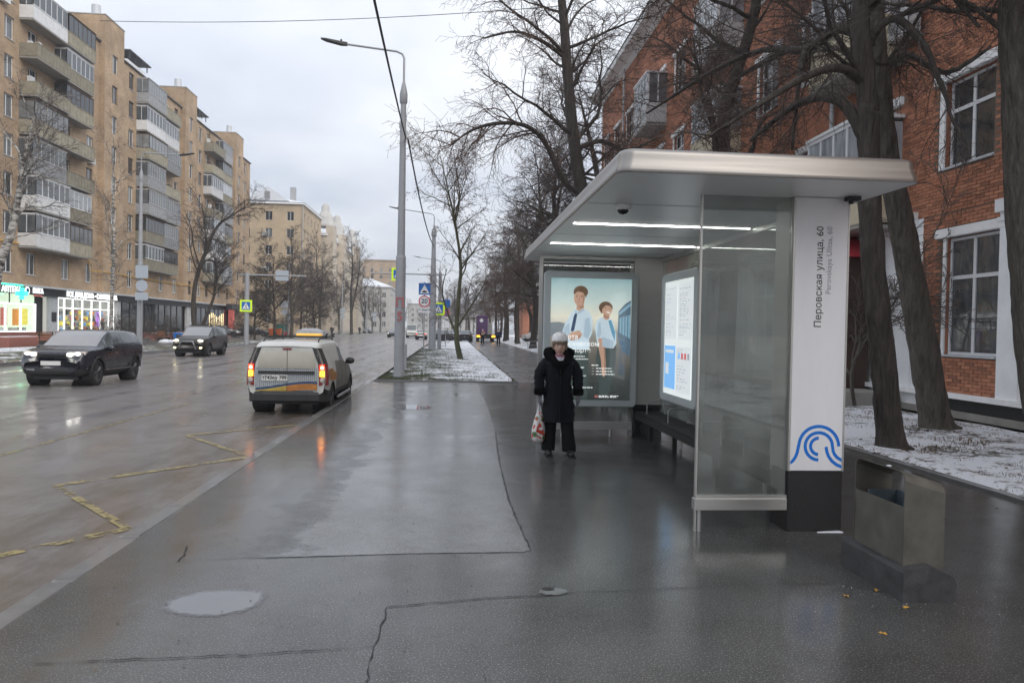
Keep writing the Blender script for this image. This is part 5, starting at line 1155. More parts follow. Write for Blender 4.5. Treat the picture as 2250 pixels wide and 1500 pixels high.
class Tree:
    def __init__(s, seed, style, rmin=.0075): s.rmin = rmin; s.rough = .012; s.r = random.Random(seed); s.st = style; s.big = []; s.mid = []; s.twig = []; s.tips = []
    def branch(s, p, d, L, r, lvl):
        st = s.st[lvl]; n = st['n']; pts = [p.copy()]; rad = [r]; d = d.normalized(); rn = s.r
        step = L/n
        for i in range(n):
            d = d+Vector((rn.gauss(0,1), rn.gauss(0,1), rn.gauss(0,1)))*st['wob']; f = (i+1)/n
            d.z += (st['g0']*(1-f)+st['g1']*f)*step*2; d.normalize()
            p = p+d*step; pts.append(p.copy()); rad.append(max(r*(1-f*.8), s.rmin))
        (s.big if lvl <= 1 else s.mid if lvl == 2 else s.twig).append((pts, rad))
        s.kids(pts, rad, L, lvl)
    def kids(s, pts, rad, L, lvl, f0=None, f1=1.0, cnt=None, dirs=None):
        if lvl+1 >= len(s.st):
            s.tips.append(pts[-1]); return
        st = s.st[lvl]; rn = s.r; n = cnt if cnt is not None else max(1, int(st['kids']*(0.6+.4*min(1.5, L/st['ref']))+rn.random()))
        f0 = st['f0'] if f0 is None else f0
        for k in range(n):
            f = f0+(f1-f0)*((k+rn.random())/n); x = f*(len(pts)-1); i = min(int(x), len(pts)-2); q = pts[i]+(pts[i+1]-pts[i])*(x-i)
            t = (pts[i+1]-pts[i]).normalized(); a = rn.gauss(st['ang'], st['angv']); o = t.orthogonal().normalized(); o = Matrix.Rotation(rn.uniform(0,2*PI), 3, t) @ o
            if lvl >= 1 and rn.random() < .6 : o.z *= .5; o = (o-t*o.dot(t)).normalized()
            d = t*math.cos(a)+o*math.sin(a)
            cl = st['clen']*(L if lvl else st['ref'])*(1-st['taper']*f)*rn.uniform(.65,1.2); rr = rad[i]+(rad[i+1]-rad[i])*(x-i)
            s.branch(q, d, cl, min(rr*.75, st['cr']*cl+.003), lvl+1)
    def trunk(s, pts, rad, nsub=5, f0=.3, cnt=None, f1=1.0):
        P, Rr = smooth_path(pts, rad, nsub); s.big.append((P, Rr)); L = sum((P[i+1]-P[i]).length for i in range(len(P)-1)); s.kids(P, Rr, L, 0, f0, f1, cnt); return P, Rr
    def limb(s, pts, rad, cnt=None, nsub=4, f0=.15):
        P, Rr = smooth_path(pts, rad, nsub); s.big.append((P, Rr)); L = sum((P[i+1]-P[i]).length for i in range(len(P)-1)); s.kids(P, Rr, L, 1, f0, 1.0, cnt)
    def meshes(s, bark, twig, nbig=10, leaf=None, nleaf=0):
        V, F = tubes(s.big, nbig)
        # roughen the bark
        V = [(x+s.rough*(mnoise.noise((x*7,y*7,z*1.6))+.6*mnoise.noise((x*24,y*24,z*4))), y+s.rough*(mnoise.noise((y*7+9,x*7,z*1.6))+.6*mnoise.noise((y*24,x*24+5,z*4))), z) for x, y, z in V]
        me = bpy.data.meshes.new('trunk'); me.from_pydata(V, [], F); me.materials.append(MATS[bark]); me.polygons.foreach_set('use_smooth', [True]*len(F))
        V1, F1 = tubes(s.mid, 5); V2, F2 = tubes(s.twig, 3); b = len(V1); V = V1+V2; F = F1+[tuple(i+b for i in f) for f in F2]
        mi = [0]*len(F)
        if leaf and nleaf:
            rn = s.r
            for t in rn.sample(s.tips, min(nleaf, len(s.tips))):
                for q in range(rn.randint(1,3)):
                    c = t+Vector((rn.gauss(0,.05), rn.gauss(0,.05), -.03-.06*rn.random())); z = rn.uniform(.05,.10); w = z*.28; a = rn.uniform(0,PI); bb = len(V)
                    V += [tuple(c), (c.x+w*math.cos(a), c.y+w*math.sin(a), c.z-z*.6), (c.x, c.y, c.z-z), (c.x-w*math.cos(a), c.y-w*math.sin(a), c.z-z*.5)]; F.append((bb,bb+1,bb+2,bb+3)); mi.append(1)
        mc = bpy.data.meshes.new('crown'); mc.from_pydata(V, [], F); mc.materials.append(MATS[twig])
        if leaf: mc.materials.append(MATS[leaf])
        mc.polygons.foreach_set('material_index', mi)
        return me, mc
def put_tree(meshes, name, label, loc, rz=0, sc=1.0, group=None, cat='tree', tilt=0):
    t = thing(name, label, cat, loc, rz, group); t.scale = (sc,sc,sc); t.rotation_euler = (tilt, 0, rz)
    place(meshes[0], 'trunk', t); place(meshes[1], 'crown', t); return t
def lv(n, wob, g0, g1, kids, f0, ang, angv, clen, taper, cr, ref): return dict(n=n, wob=wob, g0=g0, g1=g1, kids=kids, f0=f0, ang=ang, angv=angv, clen=clen, taper=taper, cr=cr, ref=ref)
LIME = [lv(8,.05,0,0,22,.25,1.1,.25,.42,.45,.017,13), lv(9,.13,.06,-.10,14,.12,.8,.25,.42,.3,.012,5), lv(6,.17,-.02,-.13,9,.08,.75,.3,.48,.25,.009,1.8), lv(4,.2,-.05,-.16,3,.1,.7,.3,.6,.2,.008,.8), lv(2,.22,-.05,-.1,0,0,0,0,0,0,0,.4)]
UPR = [lv(8,.05,0,0,14,.3,.65,.2,.45,.45,.016,10), lv(8,.10,.04,.0,11,.15,.65,.2,.42,.3,.011,4), lv(5,.14,.0,-.05,7,.1,.65,.25,.5,.3,.009,1.6), lv(4,.18,-.02,-.06,3,.2,.6,.3,.6,.2,.008,.7), lv(2,.2,0,-.05,0,0,0,0,0,0,0,.4)]
BIR = [lv(8,.05,0,0,18,.25,.75,.2,.32,.5,.012,13), lv(8,.10,.07,-.02,9,.15,.6,.2,.45,.3,.010,4), lv(6,.14,-.02,-.12,6,.1,.6,.25,.6,.3,.007,1.6), lv(5,.15,-.08,-.2,2,.1,.5,.25,.6,.2,.006,.9), lv(3,.2,-.1,-.3,0,0,0,0,0,0,0,.5)]
# --- three near limes on the lawn (explicit trunks)
def nearpath(pix, Yw): return [atY(x, y, Yw) for x, y in pix]
def near_tree(name, label, base, pix, Yw, rads, seed, limbs=(), cnt=10, f0=.42, top=None, bark='bark_dark', style=None):
    style = style or [dict(q, cr=q['cr']*.62, kids=(6 if i_ == 3 else q['kids'])) for i_, q in enumerate(LIME)]
    B = Vector(base); P = [B]+nearpath(pix, Yw); P = [p-B for p in P]
    if top: P.append(P[-1]+Vector(top))
    T = Tree(seed, style, .0026); rads = list(rads)
    if len(rads) < len(P): rads += [rads[-1]*.55]*(len(P)-len(rads))
    P2, R2 = T.trunk(P, rads, 14, f0, cnt)
    # root flare
    for j, kf in enumerate((1.5,1.3,1.17,1.1,1.06,1.03)): T.big[0][1][j] *= kf
    for lp_, lr in limbs: T.limb([Vector(q)-B for q in lp_], lr)
    T.rough = .03; me = T.meshes(bark, 'twig', 30); return put_tree(me, name, label, B)
A = lambda x, y, Y: atY(x, y, Y)
b1 = gp(1960,988)
near_tree('lime_tree', 'dark trunked lime by the shelter pillar with arching limbs', b1, [(1945,850),(1925,640),(1912,450),(1905,220),(1892,20)], b1.y, [.21,.185,.17,.165,.145,.125,.1], 11,
    limbs=[([A(1900,300,b1.y),A(1850,225,b1.y+.2),A(1790,215,b1.y+.6),A(1720,250,b1.y+1.0),A(1650,310,b1.y+1.5)], [.10,.085,.07,.05,.03]),
           ([A(1895,80,b1.y),A(1840,62,b1.y+.4),A(1770,110,b1.y+1.2),A(1680,110,b1.y+2.2),A(1560,160,b1.y+3.2),A(1420,250,b1.y+4.0)], [.10,.085,.07,.055,.04,.02]),
           ([A(1770,110,b1.y+1.2),A(1760,160,b1.y+1.0),A(1750,230,b1.y+1),A(1740,330,b1.y+1.2)], [.06,.05,.035,.02]),
           ([A(1900,180,b1.y),A(1840,150,b1.y-.4),A(1760,175,b1.y-.8),A(1660,235,b1.y-1.0),A(1560,300,b1.y-1)], [.08,.06,.05,.035,.02]),
           ([A(1895,110,b1.y),A(1960,40,b1.y-.3),A(2030,100,b1.y-.6),A(2080,220,b1.y-.8),A(2110,300,b1.y-1)], [.07,.055,.045,.03,.015]),
           ([A(1895,40,b1.y),A(1980,-60,b1.y),A(2060,-40,b1.y-.5),A(2150,60,b1.y-.9)], [.07,.055,.045,.02])], cnt=8, f0=.66, top=(.1,.3,4.5))
b2 = gp(2060,945)
near_tree('lime_tree', 'leaning grey brown lime in front of the white pilastered wall', b2, [(2040,830),(2015,680),(1978,480),(1950,330),(1935,180),(1925,40)], b2.y, [.27,.25,.235,.21,.19,.17,.15,.12], 12,
    limbs=[([A(1935,170,b2.y),A(1990,120,b2.y),A(2080,160,b2.y-.5),A(2180,100,b2.y-1)], [.08,.06,.05,.02])], cnt=8, f0=.7, top=(-.2,.2,5), bark='bark_grey')
b3 = Vector((8.62,9.55,0))
near_tree('lime_tree', 'gnarled lime trunk standing beside the white framed window', b3, [(2285,820),(2268,640),(2250,420),(2240,200),(2232,0)], b3.y, [.30,.27,.25,.235,.22,.20,.15], 13,
    cnt=10, f0=.64, top=(0,0,4), bark='bark_grey')
# --- lime row along the footpath
limes = []
for i, (h, sd) in enumerate(((15.5,21),(14,22),(13,23),(15,24))):
    T = Tree(sd, LIME); rr = random.Random(sd)
    P = [Vector((0,0,0)), Vector((rr.gauss(0,.15),rr.gauss(0,.15),h*.25)), Vector((rr.gauss(0,.35),rr.gauss(0,.35),h*.5)), Vector((rr.gauss(0,.5),rr.gauss(0,.5),h*.75)), Vector((rr.gauss(0,.7),rr.gauss(0,.7),h))]
    T.trunk(P, [.30,.24,.2,.13,.03], 5, .24, 30 if i == 0 else 24); T.big[0][1][0] *= 1.25
    limes.append(T.meshes('bark_dark', 'twig' if i % 2 else 'twig_red', 10))
big = thing('lime_tree', 'tall dark lime tree rising directly behind the shelter roof', 'tree', (7.1,30.5,0), 0)
T = Tree(77, LIME, .006); B = Vector((7.1,30.5,0))
T.trunk([Vector((0,0,0)), A(1288,470,30.5)-B, A(1268,360,30.5)-B, A(1250,200,30.5)-B, A(1240,60,30.5)-B, A(1228,-60,30.5)-B, A(1222,-160,30.5)-B], [.34,.29,.26,.22,.19,.14,.05], 5, .25, 30)
T.limb([A(1285,430,30.5)-B, A(1240,400,30.2)-B, A(1195,310,29.8)-B, A(1150,275,29.4)-B, A(1085,272,29)-B, A(1030,290,28.6)-B, A(985,325,28.3)-B], [.13,.12,.10,.085,.07,.05,.02], 26)
T.limb([A(1262,330,30.5)-B, A(1320,310,30.2)-B, A(1380,330,29.8)-B, A(1450,300,29)-B], [.12,.1,.07,.02], 14)
T.limb([A(1245,130,30.5)-B, A(1190,90,30)-B, A(1130,70,29.5)-B, A(1060,85,29)-B], [.1,.08,.05,.02], 14)
me = T.meshes('bark_dark', 'twig_red', 12); place(me[0], 'trunk', big); place(me[1], 'crown', big)
rt = random.Random(5)
spots = [(8.2,21.5,'lime tree just behind the shelter glazing, close to the porch'),(7.6,41,None),(7.0,48.5,None),(7.9,56,None),(7.1,63.5,None),(8.0,71,None),(7.2,79,None),(7.8,87,None),(7.0,96,None),(8.0,106,None),(7.2,118,None),(12.5,60,None),(13.5,70,None),(12.2,80,None),(14,92,None),(18,66,None),(20,78,None),(11,101,None),(16,110,None),(23,90,None),(9,135,None),(3.5,150,None),(0.5,165,None),(8,160,None)]
for i, (x, y, lab) in enumerate(spots):
    put_tree(limes[i % 4], 'lime_tree', lab or 'bare dark lime tree in the grove along the footpath', (x, y, 0), rt.uniform(0, 6.28), rt.uniform(.85,1.1), 'limes in the grove along the footpath' if not lab else None)
# --- young maple on the verge with hanging seeds
T = Tree(31, UPR, .006); B = gp(1012,790)
T.trunk([Vector((0,0,0)), A(1003,738,B.y)-B, A(1008,650,B.y)-B, A(1012,580,B.y)-B, A(1000,490,B.y)-B, A(985,420,B.y)-B, A(965,330,B.y)-B], [.17,.13,.10,.085,.065,.04,.012], 5, .42, 20)
T.limb([A(1003,735,B.y)-B, A(985,690,B.y)-B, A(972,640,B.y)-B, A(982,590,B.y)-B], [.07,.05,.04,.015], 10)
T.limb([A(1004,720,B.y)-B, A(1030,680,B.y)-B, A(1055,640,B.y)-B, A(1075,600,B.y)-B], [.06,.045,.03,.012], 10)
T.limb([A(1000,490,B.y)-B, A(1010,440,B.y)-B, A(1004,380,B.y)-B, A(996,330,B.y)-B], [.05,.04,.03,.01], 12)
put_tree(T.meshes('bark_moss', 'twig_red', 10, 'seed_brown', 900), 'maple_tree', 'young maple with mossy trunk and hanging seeds on the snowy verge', B)
# --- trees across the road
T = Tree(41, BIR); yb = 40.0; B = Vector((A(-25,650,yb).x, yb, 0))
T.trunk([Vector((0,0,0)), A(-5,600,yb)-B, A(22,520,yb)-B, A(38,450,yb)-B, A(50,370,yb)-B, A(68,290,yb)-B, A(82,230,yb)-B], [.26,.22,.19,.16,.12,.07,.02], 5, .3, 16)
T.limb([A(30,480,yb)-B, A(60,455,yb)-B, A(100,455,yb)-B, A(125,440,yb)-B], [.08,.06,.04,.015], 10); T.limb([A(45,400,yb)-B, A(75,360,yb)-B, A(110,335,yb)-B, A(140,330,yb)-B], [.07,.05,.03,.012], 10)
T.limb([A(50,370,yb)-B, A(40,330,yb)-B, A(15,300,yb)-B, A(5,280,yb)-B], [.06,.05,.03,.012], 8)
put_tree(T.meshes('birch_bark', 'twig_grey', 10), 'birch_tree', 'leaning birch with black and white bark before the pharmacy', B)
def simple_tree(seed, style, h, r, bark, twig, cnt, f0=.3, lean=(0,0), fork=False, leaf=None):
    T = Tree(seed, style, .006 if style is BIR else .011); rr = random.Random(seed); lx, ly = lean
    P = [Vector((0,0,0))]+[Vector((lx*f*f+rr.gauss(0,.12), ly*f*f+rr.gauss(0,.12), h*f)) for f in (.22,.45,.7,1)]
    T.trunk(P, [r,r*.8,r*.62,r*.4,.02], 5, f0, cnt); T.big[0][1][0] *= 1.2
    if fork:
        q = P[1]; T.trunk([q, q+Vector((-.8*fork,.2,h*.2)), q+Vector((-1.4*fork,.3,h*.42)), q+Vector((-1.6*fork,.4,h*.62))], [r*.6,r*.5,r*.35,.02], 5, .25, cnt//2)
    return T.meshes(bark, twig, 9)
birchm = simple_tree(51, BIR, 15.5, .16, 'birch_bark', 'twig_grey', 18, .25)
q = atX(243,725,-25.5); put_tree(birchm, 'birch_tree', 'slender birch standing before the household goods shop', (q.x, q.y, 0), 0, 1.0)
# double trunk tree
yb = 70.0; T = Tree(52, UPR); B = Vector((A(432,740,yb).x, yb, 0))
T.trunk([Vector((0,0,0)), A(425,690,yb)-B, A(430,620,yb)-B, A(455,545,yb)-B, A(480,495,yb)-B, A(515,470,yb)-B, A(545,450,yb)-B], [.26,.22,.19,.16,.12,.08,.02], 5, .35, 18)
T.limb([A(440,590,yb)-B, A(425,540,yb)-B, A(420,500,yb)-B, A(405,460,yb)-B], [.08,.06,.04,.015], 12); T.limb([A(455,545,yb)-B, A(450,500,yb)-B, A(445,460,yb)-B, A(430,430,yb)-B], [.08,.06,.04,.015], 12)
T.trunk([Vector((.1,0,.2)), A(455,690,yb)-B, A(470,650,yb)-B, A(475,600,yb)-B, A(473,560,yb)-B], [.2,.15,.12,.09,.02], 5, .45, 22)
put_tree(T.meshes('bark_dark', 'twig', 10), 'maple_tree', 'twisted tree with two dark trunks by the dark glazed shopfront', B)
fars = [simple_tree(61, UPR, 13, .24, 'bark_grey', 'twig_grey', 18, .2, (1.0,.3), 1), simple_tree(62, UPR, 17, .30, 'bark_dark', 'twig_grey', 22, .3, (.4,0), 1), simple_tree(63, LIME, 9, .16, 'bark_dark', 'twig', 20, .15)]
for (px, Y, k, sc, lab) in ((602,84,2,1.05,'small bushy bare tree left of the red containers'),(640,92,0,.95,'bare forked tree beside the slim lamp'),(560,80,2,.8,'low dark bare tree behind the gantry post'),(662,112,2,1.2,'dense bushy bare tree before the yellow house'),(702,118,0,1.15,'bare tree with tall fan crown beside two walkers'),(690,100,2,.9,'dark low bare tree near the green containers'),(772,140,1,1.1,'big spreading bare tree standing alone at the kerb'),(800,172,1,.8,'bare tree beyond the big spreading one'),(745,150,0,1.0,'thin bare tree in front of the turret house'),(722,165,2,1.2,'bushy far tree under the turrets'),(818,205,0,1.0,'far bare tree before the white roofed house'),(835,230,1,.8,'farthest bare tree on the left side'),(850,260,0,.9,'faint bare tree near the end of the road')):
    q = atY(px, 735, Y); put_tree(fars[k], 'bare_tree', lab, (q.x, Y, 0), px*.37, sc)
for i, (x, y) in enumerate(((-8,360),(-2,345),(4,352),(10,340),(16,350),(22,345),(-14,352),(0,300),(6,290),(12,300),(2,240),(5,260),(-20,300),(-24,330))):
    put_tree(fars[i % 2], 'bare_tree', 'distant bare tree closing off the end of the street', (x, y, 0), i*1.3, 1.05, 'far trees at the street end')
# dead twiggy sapling by the porch and a small bush
T = Tree(91, UPR); T.trunk([Vector((0,0,0)), Vector((-.1,.0,.8)), Vector((.15,.1,1.5)), Vector((.1,0,2.2))], [.05,.04,.03,.01], 4, .3, 9); put_tree(T.meshes('bark_grey', 'twig_grey', 6), 'sapling', 'thin leafless sapling against the white wall near the porch', (9.6,16.6,0.02), 0, 1.0)
# low hedge twigs along the shop fronts
T = Tree(93, rmin=.005, style=[lv(5,.15,.1,.05,10,.1,.7,.3,.5,.2,.01,1.4), lv(5,.2,.05,0,5,.2,.6,.3,.5,.2,.006,.7), lv(3,.2,0,0,0,0,0,0,0,0,0,.4)])
for k in range(9): 
    a = k*.7; T.branch(Vector((math.cos(a)*.15, math.sin(a)*.15, 0)), Vector((math.cos(a)*.5, math.sin(a)*.5, 1)), 1.6, .02, 0)
bush = T.meshes('bark_dark', 'twig', 5)
for i, (px, X) in enumerate(((270,-27),(300,-26.5),(232,-28),(372,-27),(352,-26),(455,-27),(480,-26),(520,-26),(545,-25))):
    q = atX(px, 730, X); put_tree(bush, 'bush', 'leafless bush in front of the dark shopfronts', (q.x, q.y, 0), i*1.1, 1.3, 'bushes along the shopfronts', 'bush')
# ================================================================== VEHICLES
pm('paint_navy', (.012,.013,.022), .30, .2, .15, 3, coat=.6, rvar=.1); pm('paint_graphite', (.035,.033,.030), .38, .3, .15, 3, coat=.3, rvar=.1); pm('paint_white', (.50,.50,.475), .42, 0, .16, 2.5, coat=.25); pm('paint_silver', (.30,.31,.32), .35, .6, .1, 3, coat=.3); pm('paint_black', (.015,.015,.016), .3, .2, .1, coat=.5); pm('paint_purple', (.09,.04,.12), .5, var=.2)
pm('car_glass', (.075,.088,.092), .05, 0, .2, 2, spec=.9); pm('windscreen', (.22,.22,.23), .12, 0, .1, 1.5, spec=.9, rvar=.04)  # windscreen base is pale to stand in for the reflected sky
pm('tyre', (.016,.016,.017), .65, 0, .2, 20, rvar=.1); pm('rim_dark', (.10,.10,.105), .4, .7, .1); pm('rim_steel', (.3,.3,.31), .4, .8, .1)
glow('headlight', (1.0,.97,.88), 5.0); glow('headlight_warm', (1.0,.93,.66), 4.0); glow('fog_warm', (1.0,.86,.42), 3.0); glow('tail_red', (1.0,.05,.02), 2.6); glow('tail_red_core', (1.0,.35,.22), 4.0); glow('tail_amber', (1.0,.45,.03), 3.0); pm('lamp_clear', (.45,.40,.36), .25, var=.1); pm('lamp_red', (.22,.02,.02), .25, var=.1)
pm('plate_white', (.62,.62,.60), .5, var=.1, scale=15); pm('bumper_black', (.025,.025,.026), .6, var=.25, scale=8)
def dirty_white():
    m = bpy.data.materials.new('van_rear'); m.use_nodes = True; ns, ln = nodes(m); b = ns['Principled BSDF']; t = ns.new('ShaderNodeTexCoord'); sp = ns.new('ShaderNodeSeparateXYZ'); ln.new(t.outputs['Object'], sp.inputs[0])
    n = ns.new('ShaderNodeTexNoise'); n.inputs['Scale'].default_value = 3; n.inputs['Detail'].default_value = 6; ln.new(t.outputs['Object'], n.inputs['Vector'])
    a = ns.new('ShaderNodeMath'); a.operation = 'MULTIPLY_ADD'; ln.new(n.outputs['Fac'], a.inputs[0]); a.inputs[1].default_value = .35; ln.new(sp.outputs['Z'], a.inputs[2])
    r = ns.new('ShaderNodeValToRGB'); e = r.color_ramp.elements; e[0].position = .55; e[0].color = (.34,.32,.275,1); e[1].position = 1.0; e[1].color = (.66,.66,.63,1); q = e.new(.78); q.color = (.52,.50,.44,1)
    mr = ns.new('ShaderNodeMapRange'); mr.inputs['From Min'].default_value = .3; mr.inputs['From Max'].default_value = 1.9; ln.new(a.outputs[0], mr.inputs[0]); ln.new(mr.outputs[0], r.inputs[0]); ln.new(r.outputs[0], b.inputs['Base Color']); b.inputs['Roughness'].default_value = .5
    MATS['van_rear'] = m
    # printed dot lattice of the van wrap
    m = bpy.data.materials.new('van_lattice'); m.use_nodes = True; ns, ln = nodes(m); b = ns['Principled BSDF']; t = ns.new('ShaderNodeTexCoord'); sp = ns.new('ShaderNodeSeparateXYZ'); ln.new(t.outputs['Object'], sp.inputs[0])
    ad = ns.new('ShaderNodeMath'); ad.operation = 'ADD'; ln.new(sp.outputs['Y'], ad.inputs[0]); ln.new(sp.outputs['X'], ad.inputs[1]); cb = ns.new('ShaderNodeCombineXYZ'); ln.new(ad.outputs[0], cb.inputs[0]); ln.new(sp.outputs['Z'], cb.inputs[1])
    v = ns.new('ShaderNodeTexVoronoi'); v.inputs['Scale'].default_value = 24; v.inputs['Randomness'].default_value = .15; v.voronoi_dimensions = '2D'; ln.new(cb.outputs[0], v.inputs['Vector'])
    r = ns.new('ShaderNodeValToRGB'); e = r.color_ramp.elements; e[0].position = .36; e[0].color = (.40,.42,.42,1); e[1].position = .48; e[1].color = (.13,.16,.19,1); ln.new(v.outputs['Distance'], r.inputs[0]); ln.new(r.outputs[0], b.inputs['Base Color']); b.inputs['Roughness'].default_value = .5; MATS['van_lattice'] = m
dirty_white()
pm('wrap_orange', (.40,.16,.035), .5, var=.3, scale=6); pm('wrap_yellow', (.42,.29,.05), .5, var=.3, scale=6); pm('wrap_blue', (.03,.06,.13), .5, var=.2, scale=5); pm('wrap_white', (.42,.42,.40), .45, var=.15, scale=3); pm('wrap_dirty', (.16,.15,.13), .5, var=.4, scale=3)
SEGN = [2,2,5,5,4,3,5]
def ring_half(p):
    zb, zbt, zt, wb, wm, wbt, wr = p; ed = min(.07, .22*(zt-zbt))
    K = [(0,zb),(wb*.85,zb),(wb,zb+.07),(wm,zb+.55*(zbt-zb)),(wbt,zbt),(wr,zt-ed),(wr*.82,zt-ed*.18),(0,zt)]
    out = []; tag_ = []
    for i in range(7):
        p0 = K[max(i-1,0)]; p1 = K[i]; p2 = K[i+1]; p3 = K[min(i+2,7)]; n = SEGN[i]
        for k in range(n):
            t = k/n
            if i in (0,1) : q = (p1[0]+(p2[0]-p1[0])*t, p1[1]+(p2[1]-p1[1])*t)
            else:
                c = lambda a: .5*(2*p1[a]+(p2[a]-p0[a])*t*.5+((3*(p2[a]-p1[a])*2)-(p2[a]-p0[a])*.5*2-(p3[a]-p1[a])*.5)*t*t+((-2*(p2[a]-p1[a])*2)+(p2[a]-p0[a])*.5+(p3[a]-p1[a])*.5)*t*t*t)
                q = (c(0), c(1))
            out.append(q); tag_.append(i+t)
    out.append(K[7]); tag_.append(7.0); return out, tag_
def car_body(st, wheels, wr, cls, parts_mat, root, step=.055, smooth_k=2):
    """loft a body from key stations; faces are shared out to parts by cls(x, ringparam, z)"""
    xs = [s[0] for s in st]; N_ = int((xs[-1]-xs[0])/step); X = np.linspace(xs[0], xs[-1], N_+1)
    arr = np.array([[s[1+i] for s in st] for i in range(7)]); par = np.stack([np.interp(X, xs, a) for a in arr], 1)
    for _ in range(smooth_k):
        q = par.copy(); q[1:-1] = par[:-2]*.25+par[1:-1]*.5+par[2:]*.25; par = q
    V = []; tg = None; M = 0
    for i, x in enumerate(X):
        h, tg = ring_half(tuple(par[i])); M = len(h)
        full = [(x, -y, z) for y, z in h] + [(x, y, z) for y, z in h[-2:0:-1]]; V.append(full)
    n = len(V[0]); tags = tg + tg[-2:0:-1]
    # wheel arches: snap vertices to the arch circle
    ra = wr+.06; flat = [list(v) for r in V for v in r]; inside = [False]*len(flat)
    for k, v in enumerate(flat):
        for wx in wheels:
            d = math.hypot(v[0]-wx, v[2]-wr); side = abs(v[1]) > .42
            if side and d < ra: inside[k] = True
            elif side and d < ra+step*.9 and v[2] > wr*.4: s = ra/d; v[0] = wx+(v[0]-wx)*s; v[2] = wr+(v[2]-wr)*s
    groups = {}
    for i in range(len(X)-1):
        for j in range(n):
            k = (j+1) % n; f = (i*n+j, i*n+k, (i+1)*n+k, (i+1)*n+j)
            if any(inside[q] for q in f) : continue
            t = (tags[j]+tags[k])/2; 
            if {j, k} == {0, n-1}: t = tags[n-1]/2
            zc = sum(flat[q][2] for q in f)/4
            groups.setdefault(cls((X[i]+X[i+1])/2, t, zc), []).append(f)
    groups.setdefault(cls(xs[0], 3.0, .5), []).append(tuple(range(n))); groups.setdefault(cls(xs[-1], 3.0, .5), []).append(tuple(range((len(X)-1)*n, len(X)*n))[::-1])
    def islands(fs):
        par_ = {}
        def find(a):
            while par_.setdefault(a, a) != a: a = par_[a]
            return a
        for f in fs:
            for q in f[1:]: par_[find(q)] = find(f[0])
        out_ = {}
        for f in fs: out_.setdefault(find(f[0]), []).append(f)
        return list(out_.values())
    for g, fs in [(g, c) for g, al in groups.items() for c in (islands(al) if g in ('side_window','side_panel') else [al])]:
        used = sorted({q for f in fs for q in f}); mp = {q: i for i, q in enumerate(used)}
        # separate side windows left/right stay one part per side
        b = MB(); b.add([flat[q] for q in used], [tuple(mp[q] for q in f) for f in fs], 0, True); b.build(g, MATS[parts_mat.get(g, parts_mat['body'])], root)
    b = MB(); b.box(xs[0]+.3, xs[-1]-.3, -.62, .62, .2, .55); b.build('underbody', MATS['black_plastic'], root)
    for wx in wheels:
        for s in (1, -1):
            wm = max(p[5] for p in st); b = MB(); P = [(wx+ra*math.cos(a), s*(wm-.015), wr+ra*math.sin(a)) for a in [PI*(.03+.94*q/18) for q in range(19)]]; b.tube(P, .020, 6); b.build('wheel_arch', MATS['bumper_black'], root)
            b = MB(); b.lathe([(ra-.02, s*(wm-.06)), (ra-.02, s*(wm-.40))], 22, axis='y', c=(wx,0,wr), cap=True); b.build('wheel_well', MATS['black_plastic'], root)
WM = {}
def wheel(root, x, y, r, w=.22, rim='rim_dark', side=1):
    key = (r, w, rim)
    if key not in WM:
        t = MB(); t.lathe([(r*.66,-w*.5),(r*.93,-w*.5),(r,-w*.36),(r,w*.36),(r*.93,w*.5),(r*.66,w*.5),(r*.64,w*.2)], 28, axis='y', cap=False)
        m = MB(); m.lathe([(r*.67,w*.30),(r*.67,w*.46),(r*.60,w*.46),(r*.57,w*.30),(.02,w*.26)], 24, axis='y', cap=False); m.lathe([(.06,w*.26),(.055,w*.42),(.01,w*.44)], 12, axis='y', cap=False)
        for k in range(5):
            a = 2*PI*k/5
            for da in (-.13, .13): m.tube([(.05*math.cos(a), w*.37, .05*math.sin(a)), (r*.6*math.cos(a+da), w*.42, r*.6*math.sin(a+da))], [.022,.03], 4, smooth=False)
        WM[key] = (t.mesh('tyre', MATS['tyre']), m.mesh('rim', MATS[rim]))
    e = bpy.data.objects.new('wheel', None); COL.objects.link(e); e.parent = root; e.location = (x, y, r); e.rotation_euler = (0, 0, 0 if side > 0 else PI); e.empty_display_size = .1
    place(WM[key][0], 'tyre', e); place(WM[key][1], 'rim', e); return e
def mirror(root, x, y, z, mat):
    s = 1 if y > 0 else -1; b = MB(); b.ball((x, y+s*.10, z), .07, .12, .085, 10, k=6); b.cyl((x,y-.02*s,z-.06),(x,y+.06*s,z-.02),.025,n=6); b.build('mirror', MATS[mat], root)
def suv(name, label, loc, rz, st, wheels, wr, paint, win, ws, rw_, bpil, grp=None):
    t = thing(name, label, 'car', loc, rz, grp)
    def cls(x, tg, z):
        if 4.25 < tg < 4.9 and win[0] < x < win[1] and not any(a < x < c for a, c in bpil): return 'side_window'
        if tg > 5.3 and ws[0] < x < ws[1]: return 'windscreen'
        if tg > 5.2 and rw_[0] < x < rw_[1]: return 'rear_window'
        if tg < 2.35: return 'sill'
        return 'body'
    car_body(st, wheels, wr, cls, {'body': paint, 'side_window': 'car_glass', 'windscreen': 'windscreen', 'rear_window': 'car_glass', 'sill': 'bumper_black'}, t)
    for wx in wheels:
        for s in (1, -1): wheel(t, wx, s*(max(p[5] for p in st)-.155), wr, .24, 'rim_dark', s)
    return t
